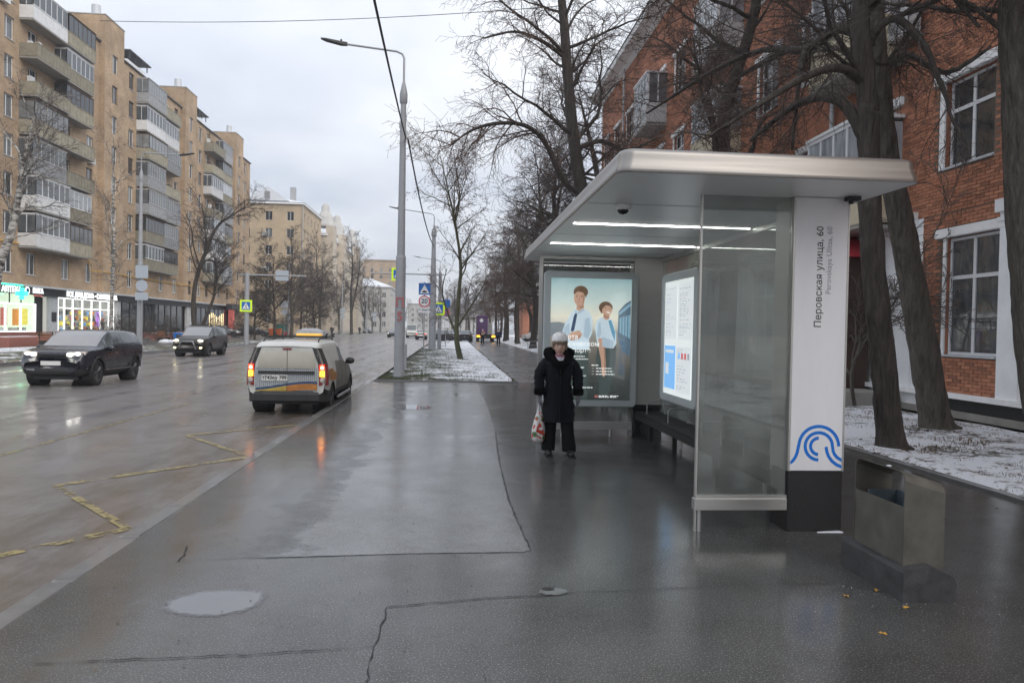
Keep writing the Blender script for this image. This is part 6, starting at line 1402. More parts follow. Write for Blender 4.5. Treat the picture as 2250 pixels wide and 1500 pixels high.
ST_E = [(-2.18,.50,1.0,1.12,.70,.80,.80,.62),(-2.10,.42,1.16,1.42,.84,.92,.88,.64),(-1.95,.34,1.17,1.56,.86,.95,.91,.72),(-1.2,.28,1.14,1.61,.88,.96,.92,.75),(-.2,.27,1.10,1.64,.88,.96,.93,.77),(.25,.27,1.08,1.62,.88,.96,.93,.77),(.62,.27,1.07,1.46,.88,.96,.93,.77),(1.12,.27,1.06,1.12,.88,.96,.91,.80),(1.6,.28,1.04,1.09,.86,.95,.88,.76),(1.95,.30,.99,1.04,.84,.93,.84,.70),(2.10,.34,.90,.95,.79,.89,.80,.62),(2.18,.42,.68,.74,.66,.74,.70,.5)]
ev = suv('car', 'navy black compact SUV with white headlights and a sloping roof', (-10.95,22.9,RZ), -PI/2, ST_E, (1.33,-1.33), .38, 'paint_navy', (-1.55,.72), (.28,1.08), (-2.05,-1.6), ((-.48,-.38),(.60,.66)))
ev.scale = (.90,.96,.97)
def ellip(b, c, rx, ry, rz, n=14): b.ball(c, rx, ry, rz, n, k=7)
for s in (1, -1):
    b = MB(); b.rings([[(2.15,s*.40,.86),(2.12,s*.40,.99),(1.96,s*.86,1.01),(2.0,s*.86,.92)],[(2.05,s*.40,.86),(2.02,s*.40,.99),(1.82,s*.86,1.01),(1.86,s*.86,.92)]]); h = b.build('headlight', MATS['lamp_clear'], ev)
    b = MB(); ellip(b, (2.13,s*.50,.925),.035,.085,.055); ellip(b, (2.07,s*.68,.945),.035,.09,.045); b.build('lamp', MATS['headlight'], h)
    b = MB(); b.box(2.12,2.15,s*.58-.11,s*.58+.11,.60,.645); b.build('daytime_light', MATS['sign_lit'], ev)
    mirror(ev, .72, s*.93, 1.08, 'paint_navy')
b = MB()
for k in range(4): b.box(2.10,2.175,-.38,.38,.83+k*.038,.848+k*.038)
b.build('grille', MATS['bumper_black'], ev)
b = MB(); b.box(2.16,2.20,-.27,.27,.62,.74); b.build('number_plate', MATS['plate_white'], ev)
b = MB(); b.rings([[(2.08,-.55,.38),(2.17,-.42,.38),(2.17,.42,.38),(2.08,.55,.38)],[(2.09,-.58,.46),(2.195,-.44,.46),(2.195,.44,.46),(2.09,.58,.46)],[(2.09,-.56,.54),(2.19,-.42,.54),(2.19,.42,.54),(2.09,.56,.54)]]); b.build('bumper', MATS['bumper_black'], ev)
for s in (1,-1):
    b = MB(); b.box(-.9,.9,s*.965-.01,s*.965+.01,.44,.46); b.build('trim_strip', MATS['chrome'], ev)
    b = MB(); b.box(.0,.18,s*.955-.012,s*.955+.012,.92,.945); b.build('door_handle', MATS['chrome'], ev)
ST_O = [(-2.2,.5,1.0,1.15,.66,.74,.74,.58),(-2.1,.42,1.12,1.40,.8,.88,.84,.62),(-1.85,.34,1.12,1.60,.84,.90,.87,.70),(-1.0,.3,1.08,1.68,.86,.90,.88,.72),(-.2,.3,1.05,1.70,.86,.90,.88,.73),(.35,.3,1.03,1.64,.86,.90,.88,.73),(1.15,.3,1.02,1.10,.86,.9,.86,.74),(1.7,.3,1.0,1.06,.84,.9,.84,.7),(2.05,.34,.92,.97,.78,.86,.78,.6),(2.2,.45,.7,.76,.66,.74,.68,.5)]
q = gp(415,787,RZ)
ou = suv('car', 'dusty graphite SUV with yellow headlights and front bull bar', (-14.2,42.8,RZ), -PI/2, ST_O, (1.35,-1.32), .36, 'paint_graphite', (-1.9,.85), (.4,1.12), (-2.18,-1.95), ((-.2,-.1),(-1.2,-1.1)))
for s in (1, -1):
    b = MB(); ellip(b, (2.08,s*.62,.86),.06,.15,.075); b.build('headlight', MATS['headlight_warm'], ou)
    b = MB(); ellip(b, (2.17,s*.66,.50),.04,.09,.06); b.build('fog_lamp', MATS['fog_warm'], ou)
    mirror(ou, .85, s*.88, 1.1, 'paint_graphite')
    b = MB(); b.tube([(.2,s*.55,1.71),(-.6,s*.55,1.75),(-1.6,s*.55,1.67)], .022, 6); b.build('roof_rail', MATS['bumper_black'], ou)
b = MB(); b.box(2.1,2.19,-.38,.38,.55,.85); b.build('grille', MATS['bumper_black'], ou)
b = MB(); b.tube([(2.2,-.42,.42),(2.32,-.40,.6),(2.3,-.30,.83),(2.3,.30,.83),(2.32,.40,.6),(2.2,.42,.42)], .035, 8); b.build('bull_bar', MATS['rim_steel'], ou)
# --- delivery van seen from behind
ST_V = [(-2.24,.42,1.0,1.47,.78,.83,.81,.66),(-2.19,.38,1.03,1.52,.82,.86,.835,.68),(-2.0,.34,1.03,1.575,.85,.88,.86,.69),(-1.0,.28,1.02,1.60,.85,.88,.86,.70),(.0,.28,1.0,1.59,.85,.88,.86,.70),(.35,.28,.98,1.55,.85,.88,.86,.69),(1.05,.28,.97,1.04,.85,.88,.84,.74),(1.65,.28,.92,.98,.82,.87,.80,.68),(2.05,.32,.82,.87,.76,.84,.76,.6),(2.2,.42,.66,.71,.66,.74,.68,.5)]
van = thing('delivery_van', 'dirty white delivery van with orange wave wrap stopped at the kerb', 'van', (-3.34,17.25,RZ), PI/2); van.scale = (.93,.93,.95)
def clsv(x, tg, z):
    if 4.25 < tg < 4.85 and -.25 < x < .72: return 'side_window'
    if tg > 5.3 and .4 < x < 1.03: return 'windscreen'
    if tg < 2.5: return 'sill'
    if tg < 4.2 and x > -1.0: return 'side_panel'
    return 'body'
car_body(ST_V, (1.42,-1.48), .31, clsv, {'body':'paint_white','side_window':'car_glass','windscreen':'windscreen','sill':'bumper_black','side_panel':'wrap_dirty'}, van)
for wx in (1.42,-1.48):
    for s in (1,-1): wheel(van, wx, s*.77, .31, .19, 'rim_dark', s)
mirror(van, .62, -.87, 1.06, 'black_plastic'); mirror(van, .62, .87, 1.06, 'black_plastic')
def rear_sheet(yz, off, name, mat, par=van, thick=.012):
    """thin panel lying on the van's rear face"""
    def xr(z): return -2.245-off
    b = MB(); n = len(yz); b.rings([[(xr(z)+thick, y, z) for y, z in yz], [(xr(z), y, z) for y, z in yz]][::-1]); return b.build(name, MATS[mat], par)
rd = rear_sheet([(-.68,.50),(.68,.50),(.70,.8),(.68,1.1),(.66,1.28),(.60,1.40),(.52,1.445),(-.52,1.445),(-.60,1.40),(-.66,1.28),(-.68,1.1),(-.70,.8)], .004, 'rear_door', 'paint_white')
rear_sheet([(-.66,.52),(.66,.52),(.68,.8),(.66,1.02),(-.66,1.02),(-.68,.8)], .010, 'wrap_lattice', 'van_lattice', rd, .006)
rear_sheet([(-.60,1.0),(.60,1.0),(.62,1.04),(.60,1.25),(.57,1.345),(.52,1.375),(-.52,1.375),(-.57,1.345),(-.60,1.25),(-.62,1.04)], .018, 'window_blank', 'van_rear', rd, .008)
wave = lambda u, a: .62+.085*math.sin((u*.5+.5)*PI*1.15-.9)*1.0+a
n = 18; up = [(.66-1.32*k/n, .60+.075*math.sin(-1.2+3.2*k/n)) for k in range(n+1)]
rear_sheet([(y, z+.05) for y, z in up]+[(y, z) for y, z in up[::-1]], .020, 'wrap_wave', 'wrap_blue', rd, .006)
cut = n//2; lo = lambda P: [(y, max(.515, z-.13)) for y, z in P[::-1]]
rear_sheet(up[:cut+1]+lo(up[:cut+1]), .0215, 'wrap_wave', 'wrap_yellow', rd, .006); rear_sheet(up[cut:]+lo(up[cut:]), .0215, 'wrap_wave', 'wrap_orange', rd, .006)
rear_sheet([(-.012,.5),(-.006,.5),(-.006,1.44),(-.012,1.44)], .030, 'door_seam', 'bumper_black', rd, .02)
rear_sheet([(.60,.885),(-.60,.885),(-.60,.945),(.60,.945)][::-1], .045, 'handle_bar', 'bumper_black', rd, .03)
pl = rear_sheet([(-.02,.735),(.53,.735),(.53,.86),(-.02,.86)], .034, 'number_plate', 'plate_white', rd, .01)
tx = text_mesh('т743ку 799', .108, MATS['ink_black'], 'lettering', van, (-2.285,.255,.80), (PI/2,0,-PI/2), bold=.002)
rear_sheet([(-.10,1.40),(.09,1.40),(.09,1.435),(-.10,1.435)], .022, 'brake_light', 'lamp_red', van, .012)
for s in (1,-1):
    def corner(z0, z1, mat, name, e=.0):
        b = MB(); rg = []
        for z in (z0, (z0+z1)/2, z1):
            k = max(0, z-1.03)*.40; x0 = -2.252
            rg.append([(x0-.012-e, s*(.70-k*.9), z), (x0+.02-e, s*(.80-k*.95), z), (x0+.07, s*(.868-k+e), z), (x0+.17, s*(.885-k+e), z), (x0+.17, s*(.80-k), z), (x0+.05, s*(.68-k*.9), z)])
        b.rings(rg); return b.build(name, MATS[mat], van)
    corner(1.10,1.44,'bumper_black','pillar_glass'); tl = corner(.64,1.10,'lamp_red','tail_light')
    b = MB(); ellip(b, (-2.262,s*.765,1.02),.02,.045,.045); b.build('lamp', MATS['tail_red_core'], tl)
    b = MB(); b.box(-2.272,-2.255,s*.765-.05,s*.765+.05,.83,.95); b.build('indicator', MATS['tail_amber'], tl)
    b = MB(); b.box(-2.271,-2.256,s*.765-.05,s*.765+.05,.96,1.08); b.build('brake_glow', MATS['tail_red'], tl)
    b = MB(); ellip(b, (-2.262,s*.765,.75),.012,.05,.055); b.build('reverse_lamp', MATS['lamp_clear'], tl)
    b = MB(); b.tube([(.1,s*.60,1.585),(.0,s*.60,1.63),(-1.7,s*.60,1.64),(-1.85,s*.60,1.57)], .016, 6); b.build('roof_rail', MATS['black_plastic'], van)
b = MB(); rg = []
for z, e in ((.27,-.02),(.31,.03),(.44,.035),(.52,.0)): rg.append([(-2.26-e,-.50,z),(-2.26-e,.50,z),(-2.22-e,.70,z),(-2.10-e*.5,.83,z),(-1.82,.875+e*.2,z),(-1.82,.6,z),(-2.0,.5,z),(-2.0,-.5,z),(-1.82,-.6,z),(-1.82,-.875-e*.2,z),(-2.10-e*.5,-.83,z),(-2.22-e,-.70,z)])
b.rings(rg); b.build('bumper', MATS['bumper_black'], van)
for x in (-1.35,-.35):
    b = MB(); b.box(x-.02,x+.02,-.72,.72,1.655,1.685); b.tube([(x,-.66,1.68),(x,-.72,1.75)], .02, 6); b.tube([(x,.66,1.68),(x,.72,1.75)], .02, 6); b.build('roof_bar', MATS['black_plastic'], van)
pm('beacon_orange', (.75,.34,.02), .4, var=.15, emit=(.9,.5,.12), estr=.45)
b = MB(); b.bbox(-1.05,-.75,-.50,.06,1.69,1.74,.015); b.build('beacon_bar', MATS['beacon_orange'], van)
b = MB(); b.rings([[(-.3,-.45,1.69),(.5,-.45,1.69),(.5,.25,1.69),(-.3,.25,1.69)],[(-.25,-.4,1.80),(.4,-.4,1.78),(.4,.2,1.78),(-.25,.2,1.80)],[(-.05,-.25,1.86),(.25,-.25,1.84),(.25,.08,1.84),(-.05,.08,1.86)]]); b.build('roof_board', MATS['grey_panel'], van)
def side_sheet(pts, mat, name, e=.012):
    b = MB(); n = len(pts); P = [(x, -(.885 if z < .9 else .885-max(0, z-.95)*.32)-e, z) for x, z in pts]; b.poly(P); b.poly([(p[0], p[1]+.006, p[2]) for p in P][::-1]); return b.build(name, MATS[mat], van)
side_sheet([(-2.0,.98),(-1.98,.80),(-1.8,.72),(-1.15,.70),(-.9,.80),(-1.3,.90),(-1.5,.98)], 'wrap_orange', 'wrap_wave', .004)
side_sheet([(-1.75,.95),(-1.6,.86),(-1.35,.82),(-1.5,.94)], 'wrap_yellow', 'wrap_wave', .009)
b = MB(); b.tube([(-1.0,-.93,.30),(.9,-.93,.30)], .035, 8); b.build('side_step', MATS['rim_steel'], van)
# --- distant traffic
ST_S = [(-2.25,.5,.85,.95,.6,.7,.7,.55),(-2.15,.35,.95,1.02,.78,.85,.8,.62),(-1.5,.28,.97,1.08,.84,.88,.84,.64),(-.95,.26,.96,1.40,.84,.88,.85,.58),(-.2,.25,.95,1.45,.84,.88,.85,.6),(.3,.25,.94,1.40,.84,.88,.85,.6),(1.0,.25,.93,1.0,.84,.88,.83,.7),(1.7,.28,.85,.9,.8,.86,.78,.62),(2.1,.32,.72,.76,.72,.8,.7,.52),(2.25,.42,.62,.66,.62,.7,.62,.45)]
def sedan(name, label, loc, rz, paint, lights=None):
    t = suv(name, label, loc, rz, ST_S, (1.35,-1.35), .32, paint, (-1.3,.75), (.34,.98), (-1.5,-.98), ((-.35,-.27),))
    for s in (1,-1):
        b = MB(); ellip(b, (2.12,s*.6,.66),.05,.12,.06); b.build('headlight', MATS['headlight' if lights == 'on' else 'lamp_clear'], t)
        b = MB(); b.box(-2.26,-2.2,s*.66-.1,s*.66+.1,.78,.88); b.build('tail_light', MATS['tail_red' if lights == 'tail' else 'lamp_red'], t); mirror(t, .75, s*.87, 1.0, paint)
    return t
sedan('car', 'dark sedan parked side on beyond the verge maple', (-1.2,93,-.02), 1.25, 'paint_black'); sedan('car', 'silver sedan parked behind the dark one past the verge', (.4,99,-.02), 1.3, 'paint_silver')
sedan('car', 'black sedan beside the footpath end with snow on its roof', (1.75,93,-.02), 1.5, 'paint_black')
sedan('car', 'oncoming far car with bright lights half hidden by lamp', (-10.2,128,RZ), -PI/2, 'paint_black', 'on')
sedan('car', 'far white car driving away with red tail lights', (-4.6,112,RZ), PI/2, 'paint_white', 'tail')
sedan('car', 'white car parked among the lime trunks', (11.5,96,0), .3, 'paint_white'); sedan('car', 'silver car parked among the lime trunks near the low house', (16.5,100,0), .1, 'paint_silver')
sedan('car', 'dark car parked on the far side near the red containers', (-27.5,104,0), .2, 'paint_black'); sedan('car', 'silver car parked under the bushy trees across the road', (-29.5,97,0), .15, 'paint_silver')
sedan('car', 'grey car parked at the kerb by the turret house', (-19.6,172,0.02), PI/2, 'paint_silver')
mb = thing('minibus', 'white minibus coming along the far lane with lights on', 'minibus', (-6.9,128,RZ), -PI/2)
ST_M = [(-2.6,.4,1.2,2.15,.8,.92,.9,.75),(-2.4,.35,1.2,2.3,.9,.98,.95,.8),(1.0,.3,1.2,2.3,.9,.98,.95,.8),(1.3,.3,1.2,2.2,.9,.98,.95,.8),(1.95,.3,1.15,1.3,.88,.96,.9,.75),(2.5,.35,.95,1.05,.8,.88,.8,.6),(2.65,.45,.8,.85,.7,.76,.7,.5)]
def clsm(x, tg, z):
    if 4.2 < tg < 4.85 and -2.2 < x < 1.5: return 'side_window'
    if tg > 5.2 and 1.25 < x < 2.0: return 'windscreen'
    return 'body'
car_body(ST_M, (1.7,-1.5), .36, clsm, {'body':'paint_white','side_window':'car_glass','windscreen':'car_glass'}, mb)
for wx in (1.7,-1.5):
    for s in (1,-1): wheel(mb, wx, s*.82, .36, .22, 'rim_dark', s)
for s in (1,-1): b = MB(); ellip(b, (2.5,s*.62,.85),.06,.13,.09); b.build('headlight', MATS['headlight'], mb)
tr = thing('tow_truck', 'purple box truck with glowing orange lamps at the path end', 'truck', (4.35,96,-.02), PI/2)
b = MB(); b.bbox(-3.0,1.2,-.2,1.15,.9,3.4,.04); b.build('cargo_box', MATS['paint_purple'], tr)
b = MB(); b.rings([[(1.3,-1.0,.6),(3.0,-1.0,.6),(3.0,1.0,.6),(1.3,1.0,.6)],[(1.3,-1.0,1.7),(3.0,-1.0,1.6),(3.0,1.0,1.6),(1.3,1.0,1.7)],[(1.3,-.9,2.5),(2.5,-.9,2.5),(2.5,.9,2.5),(1.3,.9,2.5)]]); b.build('cab', MATS['paint_white'], tr)
b = MB(); b.box(-3.0,1.3,-1.15,1.15,.6,.89); b.build('chassis', MATS['black_plastic'], tr)
b = MB(); b.box(-3.04,-3.0,-1.2,1.2,.45,.98); b.build('rear_beam', MATS['black_plastic'], tr)
b = MB(); b.lathe([(.24,0),(.24,.02)], 16, axis='x', c=(-3.03,.6,2.75)); b.build('emblem', MATS['sign_white'], tr)
for s in (.95,-.95): b = MB(); b.box(-3.08,-3.041,s-.22,s+.22,.62,.86); b.build('tail_lamp', MATS['tail_amber'], tr)
for wx in (2.2,-2.0):
    for s in (1,-1): wheel(tr, wx, s*.95, .42, .26, 'rim_dark', s)
# ================================================================== PEOPLE
pm('skin', (.58,.37,.29), .55, var=.12, scale=14); pm('hair_grey', (.22,.17,.12), .8, var=.4, scale=40, bump=.6, bscale=90); pm('knit_white', (.88,.87,.86), .9, var=.08, scale=30, bump=.6, bscale=140)
pm('coat_black', (.005,.0055,.009), .75, var=.3, scale=14, bump=.6, bscale=50, spec=.2); pm('fur_black', (.004,.004,.0045), .95, spec=.1, var=.5, scale=40, bump=1.0, bscale=120); pm('trouser_black', (.007,.007,.008), .85, spec=.2, var=.3, scale=10); pm('boot_black', (.012,.012,.012), .45, var=.3, scale=10); pm('glove_grey', (.17,.17,.18), .9, var=.15, scale=30); pm('scarf_pale', (.48,.46,.52), .8, var=.3, scale=20); pm('scarf_red', (.30,.07,.10), .8, var=.2); pm('lip', (.36,.14,.12), .5, var=.1); pm('eye_white', (.55,.52,.5), .4, var=.02); pm('brow', (.13,.09,.06), .8)
def bag_mat():
    m = bpy.data.materials.new('bag_print'); m.use_nodes = True; ns, ln = nodes(m); b = ns['Principled BSDF']; t = ns.new('ShaderNodeTexCoord')
    v = ns.new('ShaderNodeTexVoronoi'); v.inputs['Scale'].default_value = 24; ln.new(t.outputs['Object'], v.inputs['Vector'])
    n = ns.new('ShaderNodeTexNoise'); n.inputs['Scale'].default_value = 9; n.inputs['Detail'].default_value = 4; ln.new(t.outputs['Object'], n.inputs['Vector'])
    sp = ns.new('ShaderNodeSeparateColor'); ln.new(v.outputs['Color'], sp.inputs[0])
    r = ns.new('ShaderNodeValToRGB'); e = r.color_ramp.elements; r.color_ramp.interpolation = 'CONSTANT'; e[0].position = 0; e[0].color = (.62,.60,.58,1); e[1].position = .42; e[1].color = (.50,.05,.03,1); q = e.new(.72); q.color = (.07,.17,.06,1); q = e.new(.84); q.color = (.68,.66,.64,1)
    ln.new(sp.outputs[0], r.inputs[0]); ln.new(r.outputs[0], b.inputs['Base Color']); b.inputs['Roughness'].default_value = .3
    bp = ns.new('ShaderNodeBump'); bp.inputs['Strength'].default_value = .8; bp.inputs['Distance'].default_value = .03; ln.new(n.outputs['Fac'], bp.inputs['Height']); ln.new(bp.outputs[0], b.inputs['Normal']); MATS['bag_print'] = m
bag_mat()
def skin_obj(name, verts, edges, radii, mat, parent, sub=2, root=0):
    me = bpy.data.meshes.new(name); me.from_pydata(verts, edges, []); me.materials.append(MATS[mat]); o = place(me, name, parent)
    m = o.modifiers.new('skin', 'SKIN'); m.use_smooth_shade = True
    sv = me.skin_vertices[0].data
    for i, r in enumerate(radii): sv[i].radius = (r, r) if isinstance(r, (int, float)) else r
    sv[root].use_root = True
    s = o.modifiers.new('subsurf', 'SUBSURF'); s.levels = sub; s.render_levels = sub; return o
def loft_z(name, secs, mat, parent, n=28, wob=0, seed=0, cap=True):
    """secs: (z, cx, cy, rx, ry)"""
    b = MB(); rg = []
    for (z, cx, cy, rx, ry) in secs:
        ring = []
        for k in range(n):
            a = 2*PI*k/n; c, s = math.cos(a), math.sin(a); e = .85; x = math.copysign(abs(c)**e, c)*rx; y = math.copysign(abs(s)**e, s)*ry; f = 1+wob*mnoise.noise((c*2.2+seed, s*2.2, z*3.5))
            ring.append((cx+x*f, cy+y*f, z))
        rg.append(ring)
    b.rings(rg, 0, cap, True); return b.build(name, MATS[mat], parent)
def head_mesh(parent, z0, h, mat='skin', hairmat='hair_grey', face=True, name='head'):
    """head facing -y; z0 chin height, h head height"""
    b = MB(); n, m = 28, 22; rg = []; w = h*.345; dp = h*.42
    for i in range(m+1):
        t = i/m; z = z0+h*t; prof = math.sqrt(max(0.0, 1-((t-.54)/.56)**2)) if t > .02 else .28
        prof = max(prof, .05); jaw = 1 if t > .45 else .74+.26*(t/.45); ring = []
        for k in range(n):
            a = 2*PI*k/n; x = w*prof*jaw*math.sin(a); y = -dp*prof*math.cos(a)*(1 if math.cos(a) < 0 else .92)
            fr = max(0, math.cos(a))
            if face and fr > .5:
                ax = abs(math.sin(a)); nose = math.exp(-(ax/.16)**2)*(max(0, 1-abs((t-.40)/.16))*.10*h if t < .40 else max(0, 1-abs((t-.40)/.17))*.10*h); y -= nose
                y += math.exp(-((ax-.36)/.15)**2)*math.exp(-((t-.52)/.06)**2)*.035*h
                y -= math.exp(-(ax/.3)**2)*math.exp(-((t-.22)/.05)**2)*.02*h; y -= math.exp(-(ax/.25)**2)*math.exp(-((t-.06)/.06)**2)*.03*h
            ring.append((x, y, z))
        rg.append(ring)
    b.rings(rg, 0, True, True); return b
def person_far(name, label, loc, rz, coat, legs, h=1.7, long_coat=False, hat=None, stride=.16, bag=None, grp=None):
    t = thing(name, label, 'person', loc, rz, grp); s = h/1.7
    V = [(0,0,.92),(0,0,1.15),(0,.0,1.38),(0,-.01,1.48),(0,-.02,1.60),(.09,0,.88),(.10,-stride*.5,.50),(.10,-stride*.55,.10),(.10,-stride*.55-.13,.05),(-.09,0,.88),(-.10,stride*.35,.50),(-.10,stride,.11),(-.10,stride-.13,.05),(.19,0,1.38),(.25,.04,1.12),(.24,-.04,.88),(.24,-.06,.78),(-.19,0,1.38),(-.25,-.04,1.12),(-.24,-.1,.88),(-.24,-.12,.78)]
    E_ = [(0,1),(1,2),(2,3),(3,4),(0,5),(5,6),(6,7),(7,8),(0,9),(9,10),(10,11),(11,12),(2,13),(13,14),(14,15),(15,16),(2,17),(17,18),(18,19),(19,20)]
    Rr = [(.13,.10),(.14,.10),(.15,.10),.055,.098,.085,.065,.045,.04,.085,.065,.045,.04,.06,.045,.035,.03,.06,.045,.035,.03]
    V = [tuple(c*s for c in v) for v in V]; skin_obj('body', V, E_, Rr, 'skin', t, 1)
    skin_obj('trousers', [V[i] for i in (0,5,6,7,9,10,11)], [(0,1),(1,2),(2,3),(0,4),(4,5),(5,6)], [(.16,.13),.105,.085,.068,.105,.085,.068], legs, t, 2)
    for i in (7, 11):
        x, y, z = V[i]; b = MB(); b.ball((x,y-.06,.05),.055,.14,.055,10,k=6); b.build('shoe', MATS['boot_black'], t)
    J = [V[i] for i in (1,2,13,14,15,17,18,19,0)]
    skin_obj('jacket', J, [(0,1),(1,2),(2,3),(3,4),(1,5),(5,6),(6,7),(0,8)], [(.19,.145),(.19,.14),.085,.07,.055,.085,.07,.055,(.19,.15)], coat, t, 2)
    if long_coat: loft_z('coat_skirt', [(.52*s,0,.02,.20,.17),(.8*s,0,.01,.20,.16),(1.1*s,0,0,.185,.14)], coat, t, 20, .08)
    b = MB(); b.ball((0,-.01,1.64*s),.092,.105,.10,14,k=8); b.build('hat' if hat else 'hair', MATS[hat or 'hair_grey'], t)
    if bag:
        b = MB(); x = -.27; b.rings([[(x-.02,-.16,.72),(x+.02,-.16,.72),(x+.02,-.06,.72),(x-.02,-.06,.72)],[(x-.06,-.22,.55),(x+.06,-.22,.55),(x+.06,.0,.55),(x-.06,.0,.55)],[(x-.06,-.22,.38),(x+.06,-.22,.38),(x+.06,.0,.38),(x-.06,.0,.38)]][::-1]); b.build('carried_bag', MATS[bag], t)
    return t
pm('jacket_navy', (.012,.022,.06), .7, var=.2); pm('jacket_dark', (.02,.019,.02), .8, var=.3); pm('jacket_brown', (.05,.03,.025), .8, var=.2); pm('bag_white', (.6,.6,.62), .5, var=.1); pm('jeans', (.02,.022,.03), .8, var=.2); pm('hat_pink', (.6,.35,.36), .9)
q = gp(1095,760); person_far('person', 'person in navy jacket and black trousers walking away on the path', q, PI, 'jacket_navy', 'trouser_black', 1.72, bag=None)
q = gp(1060,757); person_far('person', 'person in long dark quilted coat and pale hat walking nearer on the path', q, 0, 'jacket_dark', 'trouser_black', 1.62, True, 'hat_pink')
q = atY(677,735,100); person_far('person', 'person in black walking beside another on the far pavement', (q.x,q.y,0), PI*.6, 'jacket_dark', 'trouser_black', 1.75)
q = atY(690,735,101); person_far('person', 'person in brown jacket walking beside one in black', (q.x,q.y,0), PI*.6, 'jacket_brown', 'jeans', 1.68)
q = atY(729,740,112); person_far('person', 'person in dark coat standing at the far kerb by the blue sign', (q.x,q.y,0), 0, 'jacket_dark', 'jeans', 1.75)
q = atY(790,738,150); person_far('person', 'small dark figure far along the opposite pavement', (q.x,q.y,0), 0, 'jacket_dark', 'jeans', 1.7)
# ---- the woman waiting at the stop (faces the camera)
q = gp(1224,1000); ang = math.atan2(q.x, q.y)
lady = thing('person', 'person in long black coat and white knit hat holding a printed bag', 'person', (q.x, q.y, 0), -ang*.6+.10)
KS = 1.0
# body: legs, torso, neck, arms with hands and fingers
V = []; E_ = []; Rr = []
def vtx(p, r, par=None):
    V.append(p); Rr.append(r); i = len(V)-1
    if par is not None: E_.append((par, i))
    return i
pel = vtx((0,0,.90), (.14,.11)); w1 = vtx((0,0,1.06), (.14,.11), pel); ch = vtx((0,.01,1.24), (.16,.11), w1); nk = vtx((0,.0,1.34), .058, ch); vtx((0,-.015,1.42), .062, nk)
for s in (1,-1):
    h = vtx((s*.09,0,.84), .09, pel); k = vtx((s*.105+(.012 if s > 0 else 0),-.01-(.025 if s > 0 else 0),.47), .065, h); a = vtx((s*.115+(.035 if s > 0 else 0),.01-(.075 if s > 0 else -.02),.10), .04, k); vtx((s*.122+(.035 if s > 0 else 0),-.05-(.075 if s > 0 else -.02),.05), .03, a)
    sh = vtx((s*.165,.01,1.25), .05, ch); el = vtx((s*.245,.02,1.05), .05, sh); wr_ = vtx((s*.262,-.04,.83), .036, el); vtx((s*.264,-.045,.78), .034, wr_)
skin_obj('body', V, E_, Rr, 'skin', lady, 2)
def hand(s, grip):
    """gloved hand: palm and five fingers hanging from the cuff"""
    cx, cy, cz = s*.265, -.045, .80
    b = MB(); b.rings([[(cx+s*.012*0+dx*wd, cy+dy*dd, z) for dx, dy in ((-1,-.6),(-.6,-1),(.6,-1),(1,-.6),(1,.6),(.6,1),(-.6,1),(-1,.6))] for z, wd, dd in ((cz+.03,.026,.026),(cz-.01,.03,.032),(cz-.05,.024,.042),(cz-.075,.02,.040))][::-1], 0, True, True); g = b.build('glove', MATS['glove_grey'], lady)
    for k, L_ in enumerate((.060,.068,.064,.050)):
        y = cy-.033+k*.022; c = (.9 if grip else .35)+.05*k; b = MB()
        p0 = Vector((cx,y,cz-.07)); p1 = p0+Vector((-s*math.sin(c*.3)*L_*.45,0,-math.cos(c*.3)*L_*.45)); p2 = p1+Vector((-s*math.sin(c*.9)*L_*.35,0,-math.cos(c*.9)*L_*.35)); p3 = p2+Vector((-s*math.sin(c*1.7)*L_*.3,0,-math.cos(c*1.7)*L_*.3))
        b.tube([p0,p1,p2,p3], [.0115,.011,.010,.007], 8); b.build('finger', MATS['glove_grey'], g)
    b = MB(); p0 = Vector((cx-s*.01,cy-.035,cz-.02)); b.tube([p0, p0+Vector((-s*.012,-.022,-.028)), p0+Vector((-s*.022,-.02,-.055))], [.013,.012,.008], 8); b.build('thumb', MATS['glove_grey'], g)
hand(1, False); hand(-1, True)
# clothing
for s in (1,-1):
    lx, ly = (.035,-.075) if s > 0 else (0,.02)
    loft_z('trouser_leg', [(.07,s*.118+lx,.015+ly,.092,.085),(.12,s*.118+lx,.015+ly,.095,.085),(.3,s*.112+lx*.6,.005+ly*.7,.088,.082),(.5,s*.105+lx*.3,ly*.3,.092,.088),(.75,s*.095,0,.105,.10)], 'trouser_black', lady, 20, .10, s)
    b = MB(); b.ball((s*.128+lx,-.055+ly,.045),.05,.135,.05,14,k=8); b.box(s*.128+lx-.05,s*.128+lx+.05,-.17+ly,.07+ly,0,.022); b.build('boot', MATS['boot_black'], lady)
secs = [(.60,0,.0,.262,.205),(.615,0,0,.268,.21)]
for i in range(14):
    z = .64+i*.055; f = i/13; q_ = .013*(1 if i % 2 else -.5); wx = .262-.055*math.sin(min(1, f*1.25)*PI*.5)+(.012 if f > .7 else 0); secs.append((z,0,.005,wx+q_,.205-.045*f+q_*.8))
secs += [(1.38,0,.01,.198,.15),(1.43,0,.012,.15,.12),(1.46,0,.012,.10,.09)]
secs = [(.47+(q_[0]-.60)*1.02,)+q_[1:] if False else (.47+(q_[0]-.60)*(.92/.86),)+tuple(q_[1:3])+(q_[3]*.86,q_[4]*.9) for q_ in secs]
coat = loft_z('coat', secs, 'coat_black', lady, 48, .11, 3)
b = MB(); b.box(-.006,.006,-.205,-.175,.49,1.2); b.build('placket', MATS['trouser_black'], coat)
